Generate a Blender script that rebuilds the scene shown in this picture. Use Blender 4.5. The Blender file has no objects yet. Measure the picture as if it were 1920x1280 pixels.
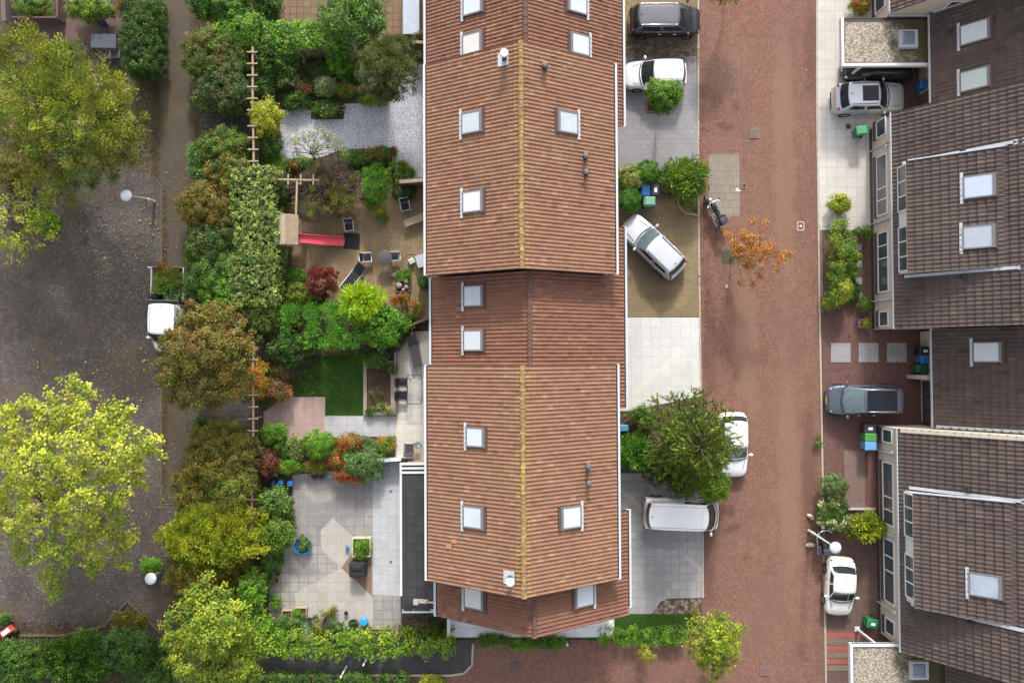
import bpy, bmesh, math, random
import numpy as np
from mathutils import Vector, Matrix

# ------------------------------------------------------------------ camera, sky, sun, exposure
SC = bpy.context.scene
COL = SC.collection
H, F = 48.0, 1488.0                       # drone height (m), focal length in px of the 1920 px frame
RC = Matrix.Rotation(-0.0055, 3, 'Z') @ Matrix.Rotation(math.radians(1.15), 3, 'X')
cam_d = bpy.data.cameras.new('drone_camera')
cam = bpy.data.objects.new('drone_camera', cam_d)
COL.objects.link(cam)
cam.location = (0, 0, H)
cam.rotation_euler = RC.to_euler()
cam_d.sensor_width = 36.0
cam_d.lens = 36.0 * F / 1920.0
cam_d.clip_end = 800
SC.camera = cam

SUN_EL = math.radians(30)
world = bpy.data.worlds.new('World')
SC.world = world
world.use_nodes = True
wn = world.node_tree
bg = wn.nodes['Background']
sky = wn.nodes.new('ShaderNodeTexSky')
sky.sky_type = 'NISHITA'
sky.sun_disc = False
sky.sun_elevation = SUN_EL
sky.sun_rotation = math.radians(4)
sky.air_density = 1.0
sky.dust_density = 3.0
sky.ozone_density = 0.6
hz = wn.nodes.new('ShaderNodeHueSaturation')      # thin high cloud: a paler, less blue sky
hz.inputs['Saturation'].default_value = 0.32
wn.links.new(sky.outputs[0], hz.inputs['Color'])
wn.links.new(hz.outputs[0], bg.inputs[0])
bg.inputs[1].default_value = 0.15
sun_d = bpy.data.lights.new('sun', 'SUN')
sun_d.energy = 1.75
sun_d.angle = math.radians(5.0)
sun_d.color = (1.0, 0.955, 0.89)
sun = bpy.data.objects.new('sun', sun_d)
COL.objects.link(sun)
ce = math.cos(SUN_EL)
sun.rotation_euler = Vector((-0.07 * ce, -ce, -math.sin(SUN_EL))).to_track_quat('-Z', 'Y').to_euler()
sun.location = (5, 40, 60)
SC.view_settings.view_transform = 'Standard'
SC.view_settings.look = 'None'
SC.view_settings.exposure = 1.18
SC.view_settings.gamma = 1.0
SC.render.engine = 'CYCLES'
SC.cycles.max_bounces = 5
SC.cycles.diffuse_bounces = 3
SC.cycles.transparent_max_bounces = 4

# ------------------------------------------------------------------ measuring from the survey picture
def ray(px, py):
    return RC @ Vector(((px - 960) / F, -(py - 640) / F, -1.0))
def P(px, py, z=0.0):
    """point at height z that the survey photograph shows at px, py"""
    d = ray(px, py)
    t = (z - H) / d.z
    return Vector((d.x * t, d.y * t, z))
def PP(px, py, o, n):
    """point on the plane (o, n)"""
    d = ray(px, py)
    c = Vector((0, 0, H))
    t = (o - c).dot(n) / d.dot(n)
    return c + d * t
M = 48.0 / 1488.0                         # metres per pixel at the ground

# ------------------------------------------------------------------ objects
ORG = {}
def link(o):
    COL.objects.link(o)
    return o
def tag(o, label=None, cat=None, group=None, kind=None):
    if label: o['label'] = label
    if cat: o['category'] = cat
    if group: o['group'] = group
    if kind: o['kind'] = kind
    return o
def thing(name, label, cat, loc=(0, 0, 0), rz=0.0, group=None):
    o = link(bpy.data.objects.new(name, None))
    o.location = loc
    o.rotation_euler = (0, 0, rz)
    o.empty_display_size = 0.2
    ORG[o.name] = Vector(loc)
    return tag(o, label, cat, group)
def copy_tree(o, parent=None):
    c = o.copy()
    COL.objects.link(c)
    if parent: c.parent = parent
    for ch in list(o.children):
        copy_tree(ch, c)
    return c
def set_origin_of(child, parent):
    ORG[child.name] = ORG.get(parent.name, Vector((0, 0, 0)))

class MB:
    def __init__(s):
        s.v, s.f, s.m = [], [], []
        s.mi = 0
    def add(s, vs, fs):
        b = len(s.v)
        s.v.extend([tuple(v) for v in vs])
        for f in fs:
            s.f.append(tuple(i + b for i in f))
            s.m.append(s.mi)
        return s
    def box(s, c, sz, rz=0.0, rot=None, taper=1.0):
        x, y, z = sz[0] / 2, sz[1] / 2, sz[2] / 2
        vs = []
        R = rot if rot is not None else Matrix.Rotation(rz, 3, 'Z')
        for dz in (-1, 1):
            k = taper if dz > 0 else 1.0
            for dx, dy in ((-1, -1), (1, -1), (1, 1), (-1, 1)):
                vs.append(Vector(c) + R @ Vector((dx * x * k, dy * y * k, dz * z)))
        return s.add(vs, [(3, 2, 1, 0), (4, 5, 6, 7), (0, 1, 5, 4), (1, 2, 6, 5), (2, 3, 7, 6), (3, 0, 4, 7)])
    def b2(s, x0, x1, y0, y1, z0, z1):
        return s.box(((x0 + x1) / 2, (y0 + y1) / 2, (z0 + z1) / 2), (abs(x1 - x0), abs(y1 - y0), abs(z1 - z0)))
    def bar(s, a, b, w, h=None):
        """square bar from a to b"""
        a, b = Vector(a), Vector(b)
        d = b - a
        L = d.length
        if L < 1e-6: return s
        q = d.to_track_quat('X', 'Z').to_matrix()
        return s.box((a + b) / 2, (L, w, h or w), rot=q)
    def tube(s, pts, rad, n=8, cap=True):
        pts = [Vector(p) for p in pts]
        if not hasattr(rad, '__len__'): rad = [rad] * len(pts)
        vs, fs = [], []
        up = Vector((0, 0, 1))
        for i, p in enumerate(pts):
            d = (pts[min(i + 1, len(pts) - 1)] - pts[max(i - 1, 0)]).normalized()
            a = d.cross(up)
            if a.length < 1e-3: a = d.cross(Vector((1, 0, 0)))
            a.normalize()
            b = a.cross(d)
            for k in range(n):
                t = 2 * math.pi * k / n
                vs.append(p + (a * math.cos(t) + b * math.sin(t)) * rad[i])
        for i in range(len(pts) - 1):
            for k in range(n):
                k2 = (k + 1) % n
                fs.append((i * n + k, i * n + k2, (i + 1) * n + k2, (i + 1) * n + k))
        if cap:
            fs.append(tuple(range(n)))
            fs.append(tuple(reversed(range((len(pts) - 1) * n, len(pts) * n))))
        return s.add(vs, fs)
    def cyl(s, c, r, h, n=20, r2=None):
        c = Vector(c)
        return s.lathe([(r, 0), (r if r2 is None else r2, h)], n, c)
    def lathe(s, prof, n=24, c=(0, 0, 0), sx=1.0, sy=1.0, caps=True):
        c = Vector(c)
        vs, fs = [], []
        for r, z in prof:
            for k in range(n):
                t = 2 * math.pi * k / n
                vs.append(c + Vector((r * math.cos(t) * sx, r * math.sin(t) * sy, z)))
        for i in range(len(prof) - 1):
            for k in range(n):
                k2 = (k + 1) % n
                fs.append((i * n + k, i * n + k2, (i + 1) * n + k2, (i + 1) * n + k))
        if caps:
            if prof[0][0] > 1e-6: fs.append(tuple(reversed(range(n))))
            if prof[-1][0] > 1e-6: fs.append(tuple(range((len(prof) - 1) * n, len(prof) * n)))
        return s.add(vs, fs)
    def ell(s, c, r, n=16, m=9, z0=-1.0):
        c = Vector(c)
        a0 = math.asin(max(-1, z0))
        prof = []
        for i in range(m + 1):
            a = a0 + (math.pi / 2 - a0) * i / m
            prof.append((max(math.cos(a), 1e-4), math.sin(a)))
        vs, fs = [], []
        for q, z in prof:
            for k in range(n):
                t = 2 * math.pi * k / n
                vs.append(c + Vector((q * math.cos(t) * r[0], q * math.sin(t) * r[1], z * r[2])))
        for i in range(m):
            for k in range(n):
                k2 = (k + 1) % n
                fs.append((i * n + k, i * n + k2, (i + 1) * n + k2, (i + 1) * n + k))
        return s.add(vs, fs)
    def prism(s, poly, z0, z1):
        n = len(poly)
        vs = [(p[0], p[1], z0) for p in poly] + [(p[0], p[1], z1) for p in poly]
        ar = sum(poly[i][0] * poly[(i + 1) % n][1] - poly[(i + 1) % n][0] * poly[i][1] for i in range(n))
        fs = [tuple(range(n, 2 * n)), tuple(reversed(range(n)))]
        for i in range(n):
            j = (i + 1) % n
            fs.append((i, j, n + j, n + i))
        if ar < 0: fs = [tuple(reversed(f)) for f in fs]
        return s.add(vs, fs)
    def loft(s, rings, close=True, caps=True):
        n = len(rings[0])
        vs = [p for r in rings for p in r]
        fs = []
        for i in range(len(rings) - 1):
            for k in range(n if close else n - 1):
                k2 = (k + 1) % n
                fs.append((i * n + k, i * n + k2, (i + 1) * n + k2, (i + 1) * n + k))
        if caps:
            fs.append(tuple(reversed(range(n))))
            fs.append(tuple(range((len(rings) - 1) * n, len(rings) * n)))
        return s.add(vs, fs)
    def build(s, name, mat, parent=None, smooth=False, bevel=0.0, subsurf=0, local=True, ang=None):
        """local: vertices are relative to the parent thing; else world coordinates"""
        me = bpy.data.meshes.new(name)
        vs = s.v
        if not local:
            o = ORG.get(parent.name, Vector((0, 0, 0))) if parent else Vector((0, 0, 0))
            vs = [(v[0] - o.x, v[1] - o.y, v[2] - o.z) for v in vs]
        me.from_pydata(vs, [], s.f)
        mats = mat if isinstance(mat, (list, tuple)) else [mat]
        for m_ in mats: me.materials.append(m_)
        if len(mats) > 1:
            me.polygons.foreach_set('material_index', s.m)
        if smooth:
            me.polygons.foreach_set('use_smooth', [True] * len(me.polygons))
            if ang: me.set_sharp_from_angle(angle=math.radians(ang))
        me.update()
        ob = link(bpy.data.objects.new(name, me))
        if parent:
            ob.parent = parent
            set_origin_of(ob, parent)
        if bevel:
            b = ob.modifiers.new('bevel', 'BEVEL')
            b.width = bevel
            b.segments = 2
            b.limit_method = 'ANGLE'
        if subsurf:
            u = ob.modifiers.new('sub', 'SUBSURF')
            u.levels = subsurf
            u.render_levels = subsurf
        return ob

# ------------------------------------------------------------------ materials
MATS = {}
class NT:
    def __init__(s, name, rough=0.8, metal=0.0, spec=0.4):
        s.mat = bpy.data.materials.new(name)
        s.mat.use_nodes = True
        s.t = s.mat.node_tree
        s.b = s.t.nodes['Principled BSDF']
        s.b.inputs['Roughness'].default_value = rough
        s.b.inputs['Metallic'].default_value = metal
        s.b.inputs['Specular IOR Level'].default_value = spec
        MATS[name] = s.mat
    def n(s, k, **kw):
        nd = s.t.nodes.new(k)
        for a, v in kw.items(): setattr(nd, a, v)
        return nd
    def set(s, sock, v):
        if hasattr(v, 'is_output') or hasattr(v, 'links'):
            s.t.links.new(v, sock)
        else:
            if isinstance(v, (tuple, list)) and len(v) == 3 and sock.type == 'RGBA': v = (*v, 1)
            sock.default_value = v
    def pos(s, rz=0.0, scale=None):
        g = s.n('ShaderNodeNewGeometry').outputs['Position']
        if rz or scale:
            m = s.n('ShaderNodeMapping')
            m.inputs['Rotation'].default_value = (0, 0, rz)
            if scale: m.inputs['Scale'].default_value = scale
            s.t.links.new(g, m.inputs[0])
            return m.outputs[0]
        return g
    def obj(s):
        return s.n('ShaderNodeTexCoord').outputs['Object']
    def noise(s, vec, scale, detail=4, rough=0.6, dist=0.0):
        q = s.n('ShaderNodeTexNoise')
        s.t.links.new(vec, q.inputs['Vector'])
        q.inputs['Scale'].default_value = scale
        q.inputs['Detail'].default_value = detail
        q.inputs['Roughness'].default_value = rough
        q.inputs['Distortion'].default_value = dist
        return q.outputs['Fac']
    def voro(s, vec, scale, out='Color', feature='F1'):
        q = s.n('ShaderNodeTexVoronoi', feature=feature)
        s.t.links.new(vec, q.inputs['Vector'])
        q.inputs['Scale'].default_value = scale
        return q.outputs[out]
    def math(s, op, a, b=0.0, c=0.0):
        q = s.n('ShaderNodeMath', operation=op)
        s.set(q.inputs[0], a); s.set(q.inputs[1], b); s.set(q.inputs[2], c)
        return q.outputs[0]
    def ramp(s, fac, stops):
        q = s.n('ShaderNodeValToRGB')
        e = q.color_ramp.elements
        while len(e) < len(stops): e.new(0.5)
        for i, (p, c) in enumerate(stops):
            e[i].position = p
            e[i].color = (*c, 1) if isinstance(c, (tuple, list)) else (c, c, c, 1)
        s.t.links.new(fac, q.inputs[0])
        return q.outputs[0]
    def mix(s, fac, a, b, mode='MIX'):
        q = s.n('ShaderNodeMix', data_type='RGBA', blend_type=mode)
        s.set(q.inputs[0], fac); s.set(q.inputs[6], a); s.set(q.inputs[7], b)
        return q.outputs[2]
    def attr(s, name):
        return s.n('ShaderNodeVertexColor', layer_name=name).outputs['Color']
    def sep(s, v):
        q = s.n('ShaderNodeSeparateXYZ')
        s.t.links.new(v, q.inputs[0])
        return q.outputs
    def col(s, c): s.set(s.b.inputs['Base Color'], c)
    def bump(s, h, strength=0.3, dist=0.02):
        q = s.n('ShaderNodeBump')
        q.inputs['Strength'].default_value = strength
        q.inputs['Distance'].default_value = dist
        s.set(q.inputs['Height'], h)
        s.t.links.new(q.outputs[0], s.b.inputs['Normal'])

def plain(name, c, rough=0.6, metal=0.0, spec=0.4, var=0.12, scale=6.0, coat=0.0):
    """a colour with a little dirt and unevenness of its own"""
    m = NT(name, rough, metal, spec)
    if var:
        nz = m.noise(m.obj(), scale, 5, 0.65)
        m.col(m.mix(nz, tuple(max(0, x * (1 - var * 1.5)) for x in c), tuple(min(1, x * (1 + var)) for x in c)))
        m.set(m.b.inputs['Roughness'], m.ramp(nz, [(0.2, max(0, rough - 0.08)), (0.8, min(1, rough + 0.1))]))
    else:
        m.col(c)
    if coat:
        m.b.inputs['Coat Weight'].default_value = coat
        m.b.inputs['Coat Roughness'].default_value = 0.04
    return m.mat

def herringbone(name, c1, c2, c3, joint, size=0.1, dirt=(0.10, 0.085, 0.07), rz=0.0, stain=None, damp=0.55):
    m = NT(name, 0.9)
    p = m.pos(rz, (1 / size, 1 / size, 1))
    xyz = m.sep(p)
    i = m.math('FLOOR', xyz[0]); j = m.math('FLOOR', xyz[1])
    k = m.math('FLOORED_MODULO', m.math('SUBTRACT', i, j), 4.0)
    k = m.math('ROUND', k)
    hor = m.math('LESS_THAN', k, 1.5)
    # brick id
    idx = m.math('SUBTRACT', i, m.math('MULTIPLY', hor, k))
    ver = m.math('SUBTRACT', 1.0, hor)
    idy = m.math('SUBTRACT', j, m.math('MULTIPLY', ver, m.math('SUBTRACT', 3.0, k)))
    cb = m.n('ShaderNodeCombineXYZ')
    m.set(cb.inputs[0], idx); m.set(cb.inputs[1], idy); m.set(cb.inputs[2], hor)
    wnz = m.n('ShaderNodeTexWhiteNoise', noise_dimensions='3D')
    m.t.links.new(cb.outputs[0], wnz.inputs[0])
    rnd = wnz.outputs['Value']
    u = m.math('SUBTRACT', xyz[0], idx); v = m.math('SUBTRACT', xyz[1], idy)
    lx = m.math('ADD', 1.0, hor); ly = m.math('ADD', 1.0, ver)
    ex = m.math('MINIMUM', u, m.math('SUBTRACT', lx, u))
    ey = m.math('MINIMUM', v, m.math('SUBTRACT', ly, v))
    e = m.math('MINIMUM', ex, ey)
    jn = m.math('LESS_THAN', e, 0.09)
    base = m.ramp(rnd, [(0.0, c1), (0.5, c2), (1.0, c3)])
    g = m.pos()
    big = m.noise(g, 0.16, 5, 0.6, 0.4)
    base = m.mix(m.ramp(big, [(0.38, 0.0), (0.72, damp)]), base, dirt)
    mid = m.noise(g, 1.3, 6, 0.7)
    base = m.mix(m.ramp(mid, [(0.45, 0.0), (0.8, 0.5)]), base, tuple(x * 0.62 for x in c1))
    if stain:
        st = m.noise(m.pos(0, (1, 0.35, 1)), 0.5, 4, 0.6)
        base = m.mix(m.ramp(st, [(0.50, 0.0), (0.68, 0.5)]), base, stain)
    base = m.mix(jn, base, joint)
    m.col(base)
    m.bump(m.math('SUBTRACT', mid, m.math('MULTIPLY', jn, 0.5)), 0.35, 0.01)
    return m.mat

def bricks(name, c1, c2, joint, w=0.6, h=0.3, rz=0.0, offset=0.0, mortar=0.012, stains=None, spread=0.5, rough=0.88, grain=14.0, moss=None, mosst=0.55, upright=False):
    m = NT(name, rough)
    p = m.pos(rz)
    if upright:                                      # courses that run along a wall
        q_ = m.sep(p)
        cb = m.n('ShaderNodeCombineXYZ')
        m.set(cb.inputs[0], m.math('ADD', q_[0], q_[1])); m.set(cb.inputs[1], q_[2])
        p = cb.outputs[0]
    b = m.n('ShaderNodeTexBrick', offset=offset, squash=1.0, offset_frequency=2)
    m.t.links.new(p, b.inputs['Vector'])
    m.set(b.inputs['Color1'], c1); m.set(b.inputs['Color2'], c2); m.set(b.inputs['Mortar'], joint)
    b.inputs['Scale'].default_value = 1.0
    b.inputs['Mortar Size'].default_value = mortar
    b.inputs['Mortar Smooth'].default_value = 0.3
    b.inputs['Bias'].default_value = 0.0
    b.inputs['Brick Width'].default_value = w
    b.inputs['Row Height'].default_value = h
    base = b.outputs['Color']
    g = m.pos()
    big = m.noise(g, 0.28, 5, 0.65, 0.5)
    if stains: base = m.mix(m.ramp(big, [(0.40, 0.0), (0.70, spread)]), base, stains)
    fine = m.noise(g, grain, 6, 0.75)
    base = m.mix(0.55, base, m.ramp(fine, [(0.25, 0.35), (0.75, 0.66)]), 'OVERLAY')
    mid = m.noise(g, 1.7, 5, 0.7)
    base = m.mix(m.ramp(mid, [(0.5, 0.0), (0.85, 0.45)]), base, tuple(x * 0.6 for x in c1))
    if moss:
        ms = m.noise(g, 0.7, 6, 0.75, 0.6)
        base = m.mix(m.ramp(ms, [(mosst, 0.0), (mosst + 0.13, 0.7)]), base, moss)
    m.col(base)
    m.bump(m.math('ADD', fine, m.math('MULTIPLY', b.outputs['Fac'], -1.0)), 0.3, 0.01)
    return m.mat

def soil(name, c1, c2, scale=5.0, leafy=None):
    m = NT(name, 0.95)
    g = m.pos()
    n1 = m.noise(g, scale, 7, 0.75)
    c = m.ramp(n1, [(0.3, c1), (0.7, c2)])
    if leafy:
        v = m.voro(g, 9.0, 'Color')
        s_ = m.sep(v)
        c = m.mix(m.math('GREATER_THAN', s_[0], 0.72), c, leafy)
    m.col(c)
    m.bump(n1, 0.8, 0.05)
    return m.mat

def gravel(name, cols, scale=22.0, moss=None, mossx=None):
    m = NT(name, 0.92)
    g = m.pos()
    v = m.voro(g, scale, 'Color')
    s_ = m.sep(v)
    c = m.ramp(s_[0], [(i / (len(cols) - 1), k) for i, k in enumerate(cols)])
    d = m.voro(g, scale, 'Distance')
    c = m.mix(m.ramp(d, [(0.35, 0.0), (0.75, 0.75)]), c, tuple(x * 0.3 for x in cols[0]))
    if moss:
        ms = m.noise(g, 0.9, 6, 0.75, 0.5)
        if mossx:                                    # more growth away from the open edge
            x = m.sep(g)[0]
            gr = m.math('MULTIPLY', m.math('SUBTRACT', x, mossx[0]), 1.0 / (mossx[1] - mossx[0]))
            ms = m.math('ADD', ms, m.math('MULTIPLY', m.math('SUBTRACT', gr, 0.42), 0.62))
        c = m.mix(m.ramp(ms, [(0.50, 0.0), (0.68, 0.92)]), c, moss)
    m.col(c)
    m.bump(m.math('MULTIPLY', d, -1.0), 0.7, 0.02)
    return m.mat

def spots(mat, lst, col, amt=0.7, rough=2.2):
    """stains and other patches of a shape of their own: (survey px, py, rx, ry, angle in degrees)"""
    q = NT.__new__(NT); q.mat = mat; q.t = mat.node_tree; q.b = q.t.nodes['Principled BSDF']
    old = q.b.inputs['Base Color'].links[0].from_socket
    g = q.pos()
    nz = q.noise(g, rough, 5, 0.7)
    tot = None
    for px, py, rx, ry, an in lst:
        c = P(px, py, 0)
        mp = q.n('ShaderNodeMapping', vector_type='TEXTURE')
        mp.inputs['Location'].default_value = (c.x, c.y, 0)
        mp.inputs['Rotation'].default_value = (0, 0, math.radians(an))
        mp.inputs['Scale'].default_value = (rx * M, ry * M, 1)
        q.t.links.new(g, mp.inputs[0])
        ln = q.n('ShaderNodeVectorMath', operation='LENGTH')
        q.t.links.new(mp.outputs[0], ln.inputs[0])
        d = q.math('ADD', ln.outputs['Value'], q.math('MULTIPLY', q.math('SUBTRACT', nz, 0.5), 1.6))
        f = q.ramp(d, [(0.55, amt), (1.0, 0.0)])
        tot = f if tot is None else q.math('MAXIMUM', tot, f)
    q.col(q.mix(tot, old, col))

def leaf_material(name, trans=0.35, rough=0.55):
    m = NT(name, rough, 0, 0.35)
    c = m.attr('Col')
    m.col(c)
    tr = m.n('ShaderNodeBsdfTranslucent')
    m.t.links.new(m.mix(1.0, c, (1.25, 1.3, 0.7), 'MULTIPLY'), tr.inputs[0])
    mx = m.n('ShaderNodeMixShader')
    mx.inputs[0].default_value = trans
    out = m.t.nodes['Material Output']
    m.t.links.new(m.b.outputs[0], mx.inputs[1])
    m.t.links.new(tr.outputs[0], mx.inputs[2])
    m.t.links.new(mx.outputs[0], out.inputs[0])
    return m.mat

def tile_material(name, c1, c2, c3, dark, lichen=None, weather=None):
    """c1..c3 by a random value per tile kept in the mesh; lichen grows in patches"""
    m = NT(name, 0.85, 0, 0.3)
    a = m.sep(m.attr('Tile'))          # x: random per tile, y: nearness of the ridge
    c = m.ramp(a[0], [(0.05, c1), (0.45, c2), (0.95, c3)])
    g = m.pos()
    mot = m.noise(g, 7.0, 6, 0.75)
    c = m.mix(m.ramp(mot, [(0.48, 0.0), (0.8, 0.6)]), c, dark)
    pal = m.noise(g, 0.45, 5, 0.7, 0.4)
    if weather:
        c = m.mix(m.ramp(pal, [(0.42, 0.0), (0.75, 0.7)]), c, weather)
        blot = m.noise(g, 0.9, 6, 0.75, 0.8)
        c = m.mix(m.ramp(blot, [(0.55, 0.0), (0.72, 0.55)]), c, dark)
        rusty = m.noise(m.pos(0, (0.35, 1.0, 1.0)), 1.6, 5, 0.7)
        c = m.mix(m.ramp(rusty, [(0.56, 0.0), (0.78, 0.5)]), c, c3)
    sp = m.noise(g, 16.0, 4, 0.8)
    c = m.mix(m.ramp(sp, [(0.66, 0.0), (0.76, 0.55)]), c, (0.55, 0.42, 0.30))
    if lichen:
        li = m.noise(g, 3.2, 7, 0.8, 0.6)
        f = m.math('ADD', li, m.math('MULTIPLY', m.math('SUBTRACT', a[1], 1.0), 0.55))
        c = m.mix(m.ramp(f, [(0.50, 0.0), (0.62, 0.85)]), c, lichen)
    m.col(c)
    m.bump(mot, 0.25, 0.01)
    return m.mat

LEAF = leaf_material('leaf')
LEAF_DENSE = leaf_material('conifer_leaf', 0.2, 0.65)
BARK = plain('bark', (0.11, 0.085, 0.06), 0.9, var=0.4, scale=9)
TWIG = plain('twig', (0.17, 0.13, 0.095), 0.9, var=0.4, scale=9)
PALEBARK = plain('pale_bark', (0.28, 0.24, 0.18), 0.9, var=0.35, scale=9)
WHITE = plain('white_paint', (0.60, 0.61, 0.63), 0.45, var=0.09, scale=3)
UPVC = plain('white_frame', (0.66, 0.67, 0.69), 0.35, var=0.04)
GUTTER = plain('gutter_zinc', (0.50, 0.525, 0.56), 0.45, var=0.1, scale=4)
LEAD = plain('lead_flashing', (0.46, 0.49, 0.53), 0.5, var=0.25, scale=5)
DARKMETAL = plain('dark_metal', (0.03, 0.03, 0.034), 0.4, var=0.2)
GREYFRAME = plain('grey_frame', (0.16, 0.15, 0.155), 0.5, var=0.15)
BROWNTRIM = plain('brown_trim', (0.085, 0.055, 0.05), 0.7, var=0.2)
RENDER = plain('cream_wall', (0.50, 0.435, 0.36), 0.9, var=0.12, scale=2.5)
BRICKW = bricks('red_brick_wall', (0.25, 0.10, 0.06), (0.32, 0.14, 0.085), (0.35, 0.32, 0.28), 0.21, 0.065, offset=0.5, upright=True)
CONC = plain('concrete', (0.45, 0.44, 0.42), 0.9, var=0.2, scale=4)
KERB = plain('kerb_concrete', (0.42, 0.37, 0.31), 0.9, var=0.3, scale=2.5)
BLACKRUB = plain('black_rubber', (0.018, 0.018, 0.02), 0.75, var=0.3)
TYRE = plain('tyre', (0.02, 0.02, 0.02), 0.85, var=0.2)
RIM = plain('alloy', (0.45, 0.46, 0.48), 0.3, 0.8, var=0.1)
CHROME = plain('chrome', (0.7, 0.7, 0.72), 0.15, 1.0, var=0.05)
CARGLASS = plain('car_glass', (0.018, 0.026, 0.030), 0.06, 0.0, 0.9, var=0.0)
PALEGLASS = plain('tinted_windscreen', (0.10, 0.14, 0.15), 0.08, 0.0, 0.9, var=0.3, scale=3)
WINGLASS = plain('window_glass', (0.06, 0.075, 0.085), 0.05, 0.0, 0.8, var=0.3, scale=1.5)
PALEPANE = plain('skylight_pane', (0.50, 0.535, 0.575), 0.12, 0.0, 0.6, var=0.06, scale=2)  # pale, nearly even pane colour, lighter than the other glass
GLASSDOME = plain('dome_pane', (0.17, 0.19, 0.24), 0.15, 0.0, 0.6, var=0.2, scale=1.5)
REDLAMP = plain('red_lens', (0.35, 0.012, 0.015), 0.2, var=0.1)
HEADLAMP = plain('clear_lens', (0.55, 0.57, 0.58), 0.1, var=0.2, scale=12)
WOOD = plain('weathered_wood', (0.36, 0.28, 0.19), 0.85, var=0.3, scale=5)
PALEWOOD = plain('pale_wood', (0.34, 0.265, 0.175), 0.85, var=0.25, scale=5)
DARKWOOD = plain('dark_wood', (0.12, 0.075, 0.06), 0.85, var=0.35, scale=5)
FABRIC = plain('black_sling', (0.022, 0.022, 0.03), 0.8, var=0.2)
GREYFAB = plain('dark_grey_sling', (0.06, 0.052, 0.055), 0.8, var=0.2)
TERRA = plain('terracotta', (0.34, 0.13, 0.06), 0.85, var=0.2)
BLUEP = plain('blue_plastic', (0.035, 0.16, 0.42), 0.4, var=0.12)
BLUEGL = plain('blue_glaze', (0.03, 0.30, 0.62), 0.25, var=0.15)
GREENP = plain('green_plastic', (0.025, 0.17, 0.07), 0.45, var=0.12)
PALEGREENP = plain('faded_green_plastic', (0.16, 0.36, 0.25), 0.55, var=0.15)
DARKP = plain('anthracite_plastic', (0.045, 0.045, 0.06), 0.5, var=0.12)
REDP = plain('pink_red_plastic', (0.62, 0.07, 0.10), 0.35, var=0.15, scale=3)
STONE = plain('pale_stone', (0.42, 0.37, 0.33), 0.9, var=0.35, scale=7)
# ------------------------------------------------------------------ ground, street, paths, patios
SOIL = soil('garden_soil', (0.040, 0.028, 0.020), (0.095, 0.068, 0.045), 4.0, (0.10, 0.075, 0.04))
M_STREET = herringbone('red_brick_street', (0.130, 0.054, 0.041), (0.168, 0.074, 0.054), (0.215, 0.102, 0.074), (0.215, 0.130, 0.093), 0.10,
                       dirt=(0.172, 0.110, 0.070), stain=(0.115, 0.058, 0.052), damp=0.5)
M_PARK = herringbone('dark_brick_parking', (0.054, 0.044, 0.041), (0.076, 0.062, 0.057), (0.125, 0.106, 0.096), (0.030, 0.025, 0.022), 0.11,
                     dirt=(0.090, 0.064, 0.043), rz=0.78, stain=(0.045, 0.037, 0.042), damp=0.7)
M_PATH = bricks('brown_brick_path', (0.070, 0.054, 0.043), (0.096, 0.075, 0.060), (0.04, 0.034, 0.024), 0.22, 0.105, 1.5708, 0.5, 0.012, (0.062, 0.046, 0.024), 0.75, moss=(0.085, 0.070, 0.026), mosst=0.5)
M_BAYPALE = herringbone('paler_brick_bay', (0.075, 0.064, 0.058), (0.100, 0.087, 0.078), (0.165, 0.148, 0.132), (0.040, 0.033, 0.028), 0.13, dirt=(0.075, 0.06, 0.045), rz=0.70, stain=(0.055, 0.046, 0.046), damp=0.8)
M_SLABDARK = bricks('dark_slabs', (0.075, 0.065, 0.060), (0.10, 0.088, 0.078), (0.03, 0.026, 0.02), 0.5, 0.35, 0, 0.5, 0.02, (0.06, 0.045, 0.032), 0.6)
M_ASPH = bricks('dark_tile_path', (0.062, 0.056, 0.060), (0.080, 0.073, 0.077), (0.035, 0.03, 0.03), 0.45, 0.3, 0, 0.5, 0.012, (0.05, 0.045, 0.045), 0.6)
M_PAVE = bricks('pale_concrete_pavement', (0.50, 0.475, 0.44), (0.56, 0.53, 0.495), (0.33, 0.30, 0.27), 0.6, 0.6, 0, 0.0, 0.012, (0.42, 0.385, 0.345), 0.6)
M_DRIVE_TAN = bricks('tan_brick_drive', (0.215, 0.160, 0.088), (0.285, 0.215, 0.125), (0.105, 0.08, 0.045), 0.2, 0.1, 0.0, 0.5, 0.012, (0.150, 0.105, 0.065), 0.7, moss=(0.27, 0.205, 0.085), mosst=0.5)
M_YARD = bricks('tan_brick_yard', (0.25, 0.18, 0.098), (0.34, 0.25, 0.15), (0.12, 0.085, 0.05), 0.2, 0.1, 1.5708, 0.5, 0.012, (0.18, 0.115, 0.07), 0.65, moss=(0.31, 0.24, 0.10), mosst=0.52)
M_DRIVE_GREY = bricks('grey_slab_drive', (0.255, 0.247, 0.255), (0.295, 0.285, 0.290), (0.16, 0.155, 0.16), 0.45, 0.3, 0, 0.5, 0.01, (0.20, 0.195, 0.21), 0.7)
M_DRIVE_WHITE = bricks('white_slab_drive', (0.535, 0.53, 0.515), (0.585, 0.575, 0.555), (0.37, 0.36, 0.345), 0.6, 0.6, 0, 0.0, 0.012, (0.47, 0.455, 0.43), 0.6)
M_DRIVE_SLAB = bricks('grey_square_slabs', (0.315, 0.302, 0.295), (0.375, 0.36, 0.35), (0.18, 0.17, 0.17), 0.5, 0.5, 0, 0.0, 0.015, (0.25, 0.24, 0.25), 0.65)
M_PATIO_WHITE = bricks('cream_patio_slabs', (0.55, 0.515, 0.45), (0.61, 0.575, 0.505), (0.40, 0.375, 0.33), 0.5, 0.5, 0, 0.0, 0.012, (0.47, 0.43, 0.33), 0.5)
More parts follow.
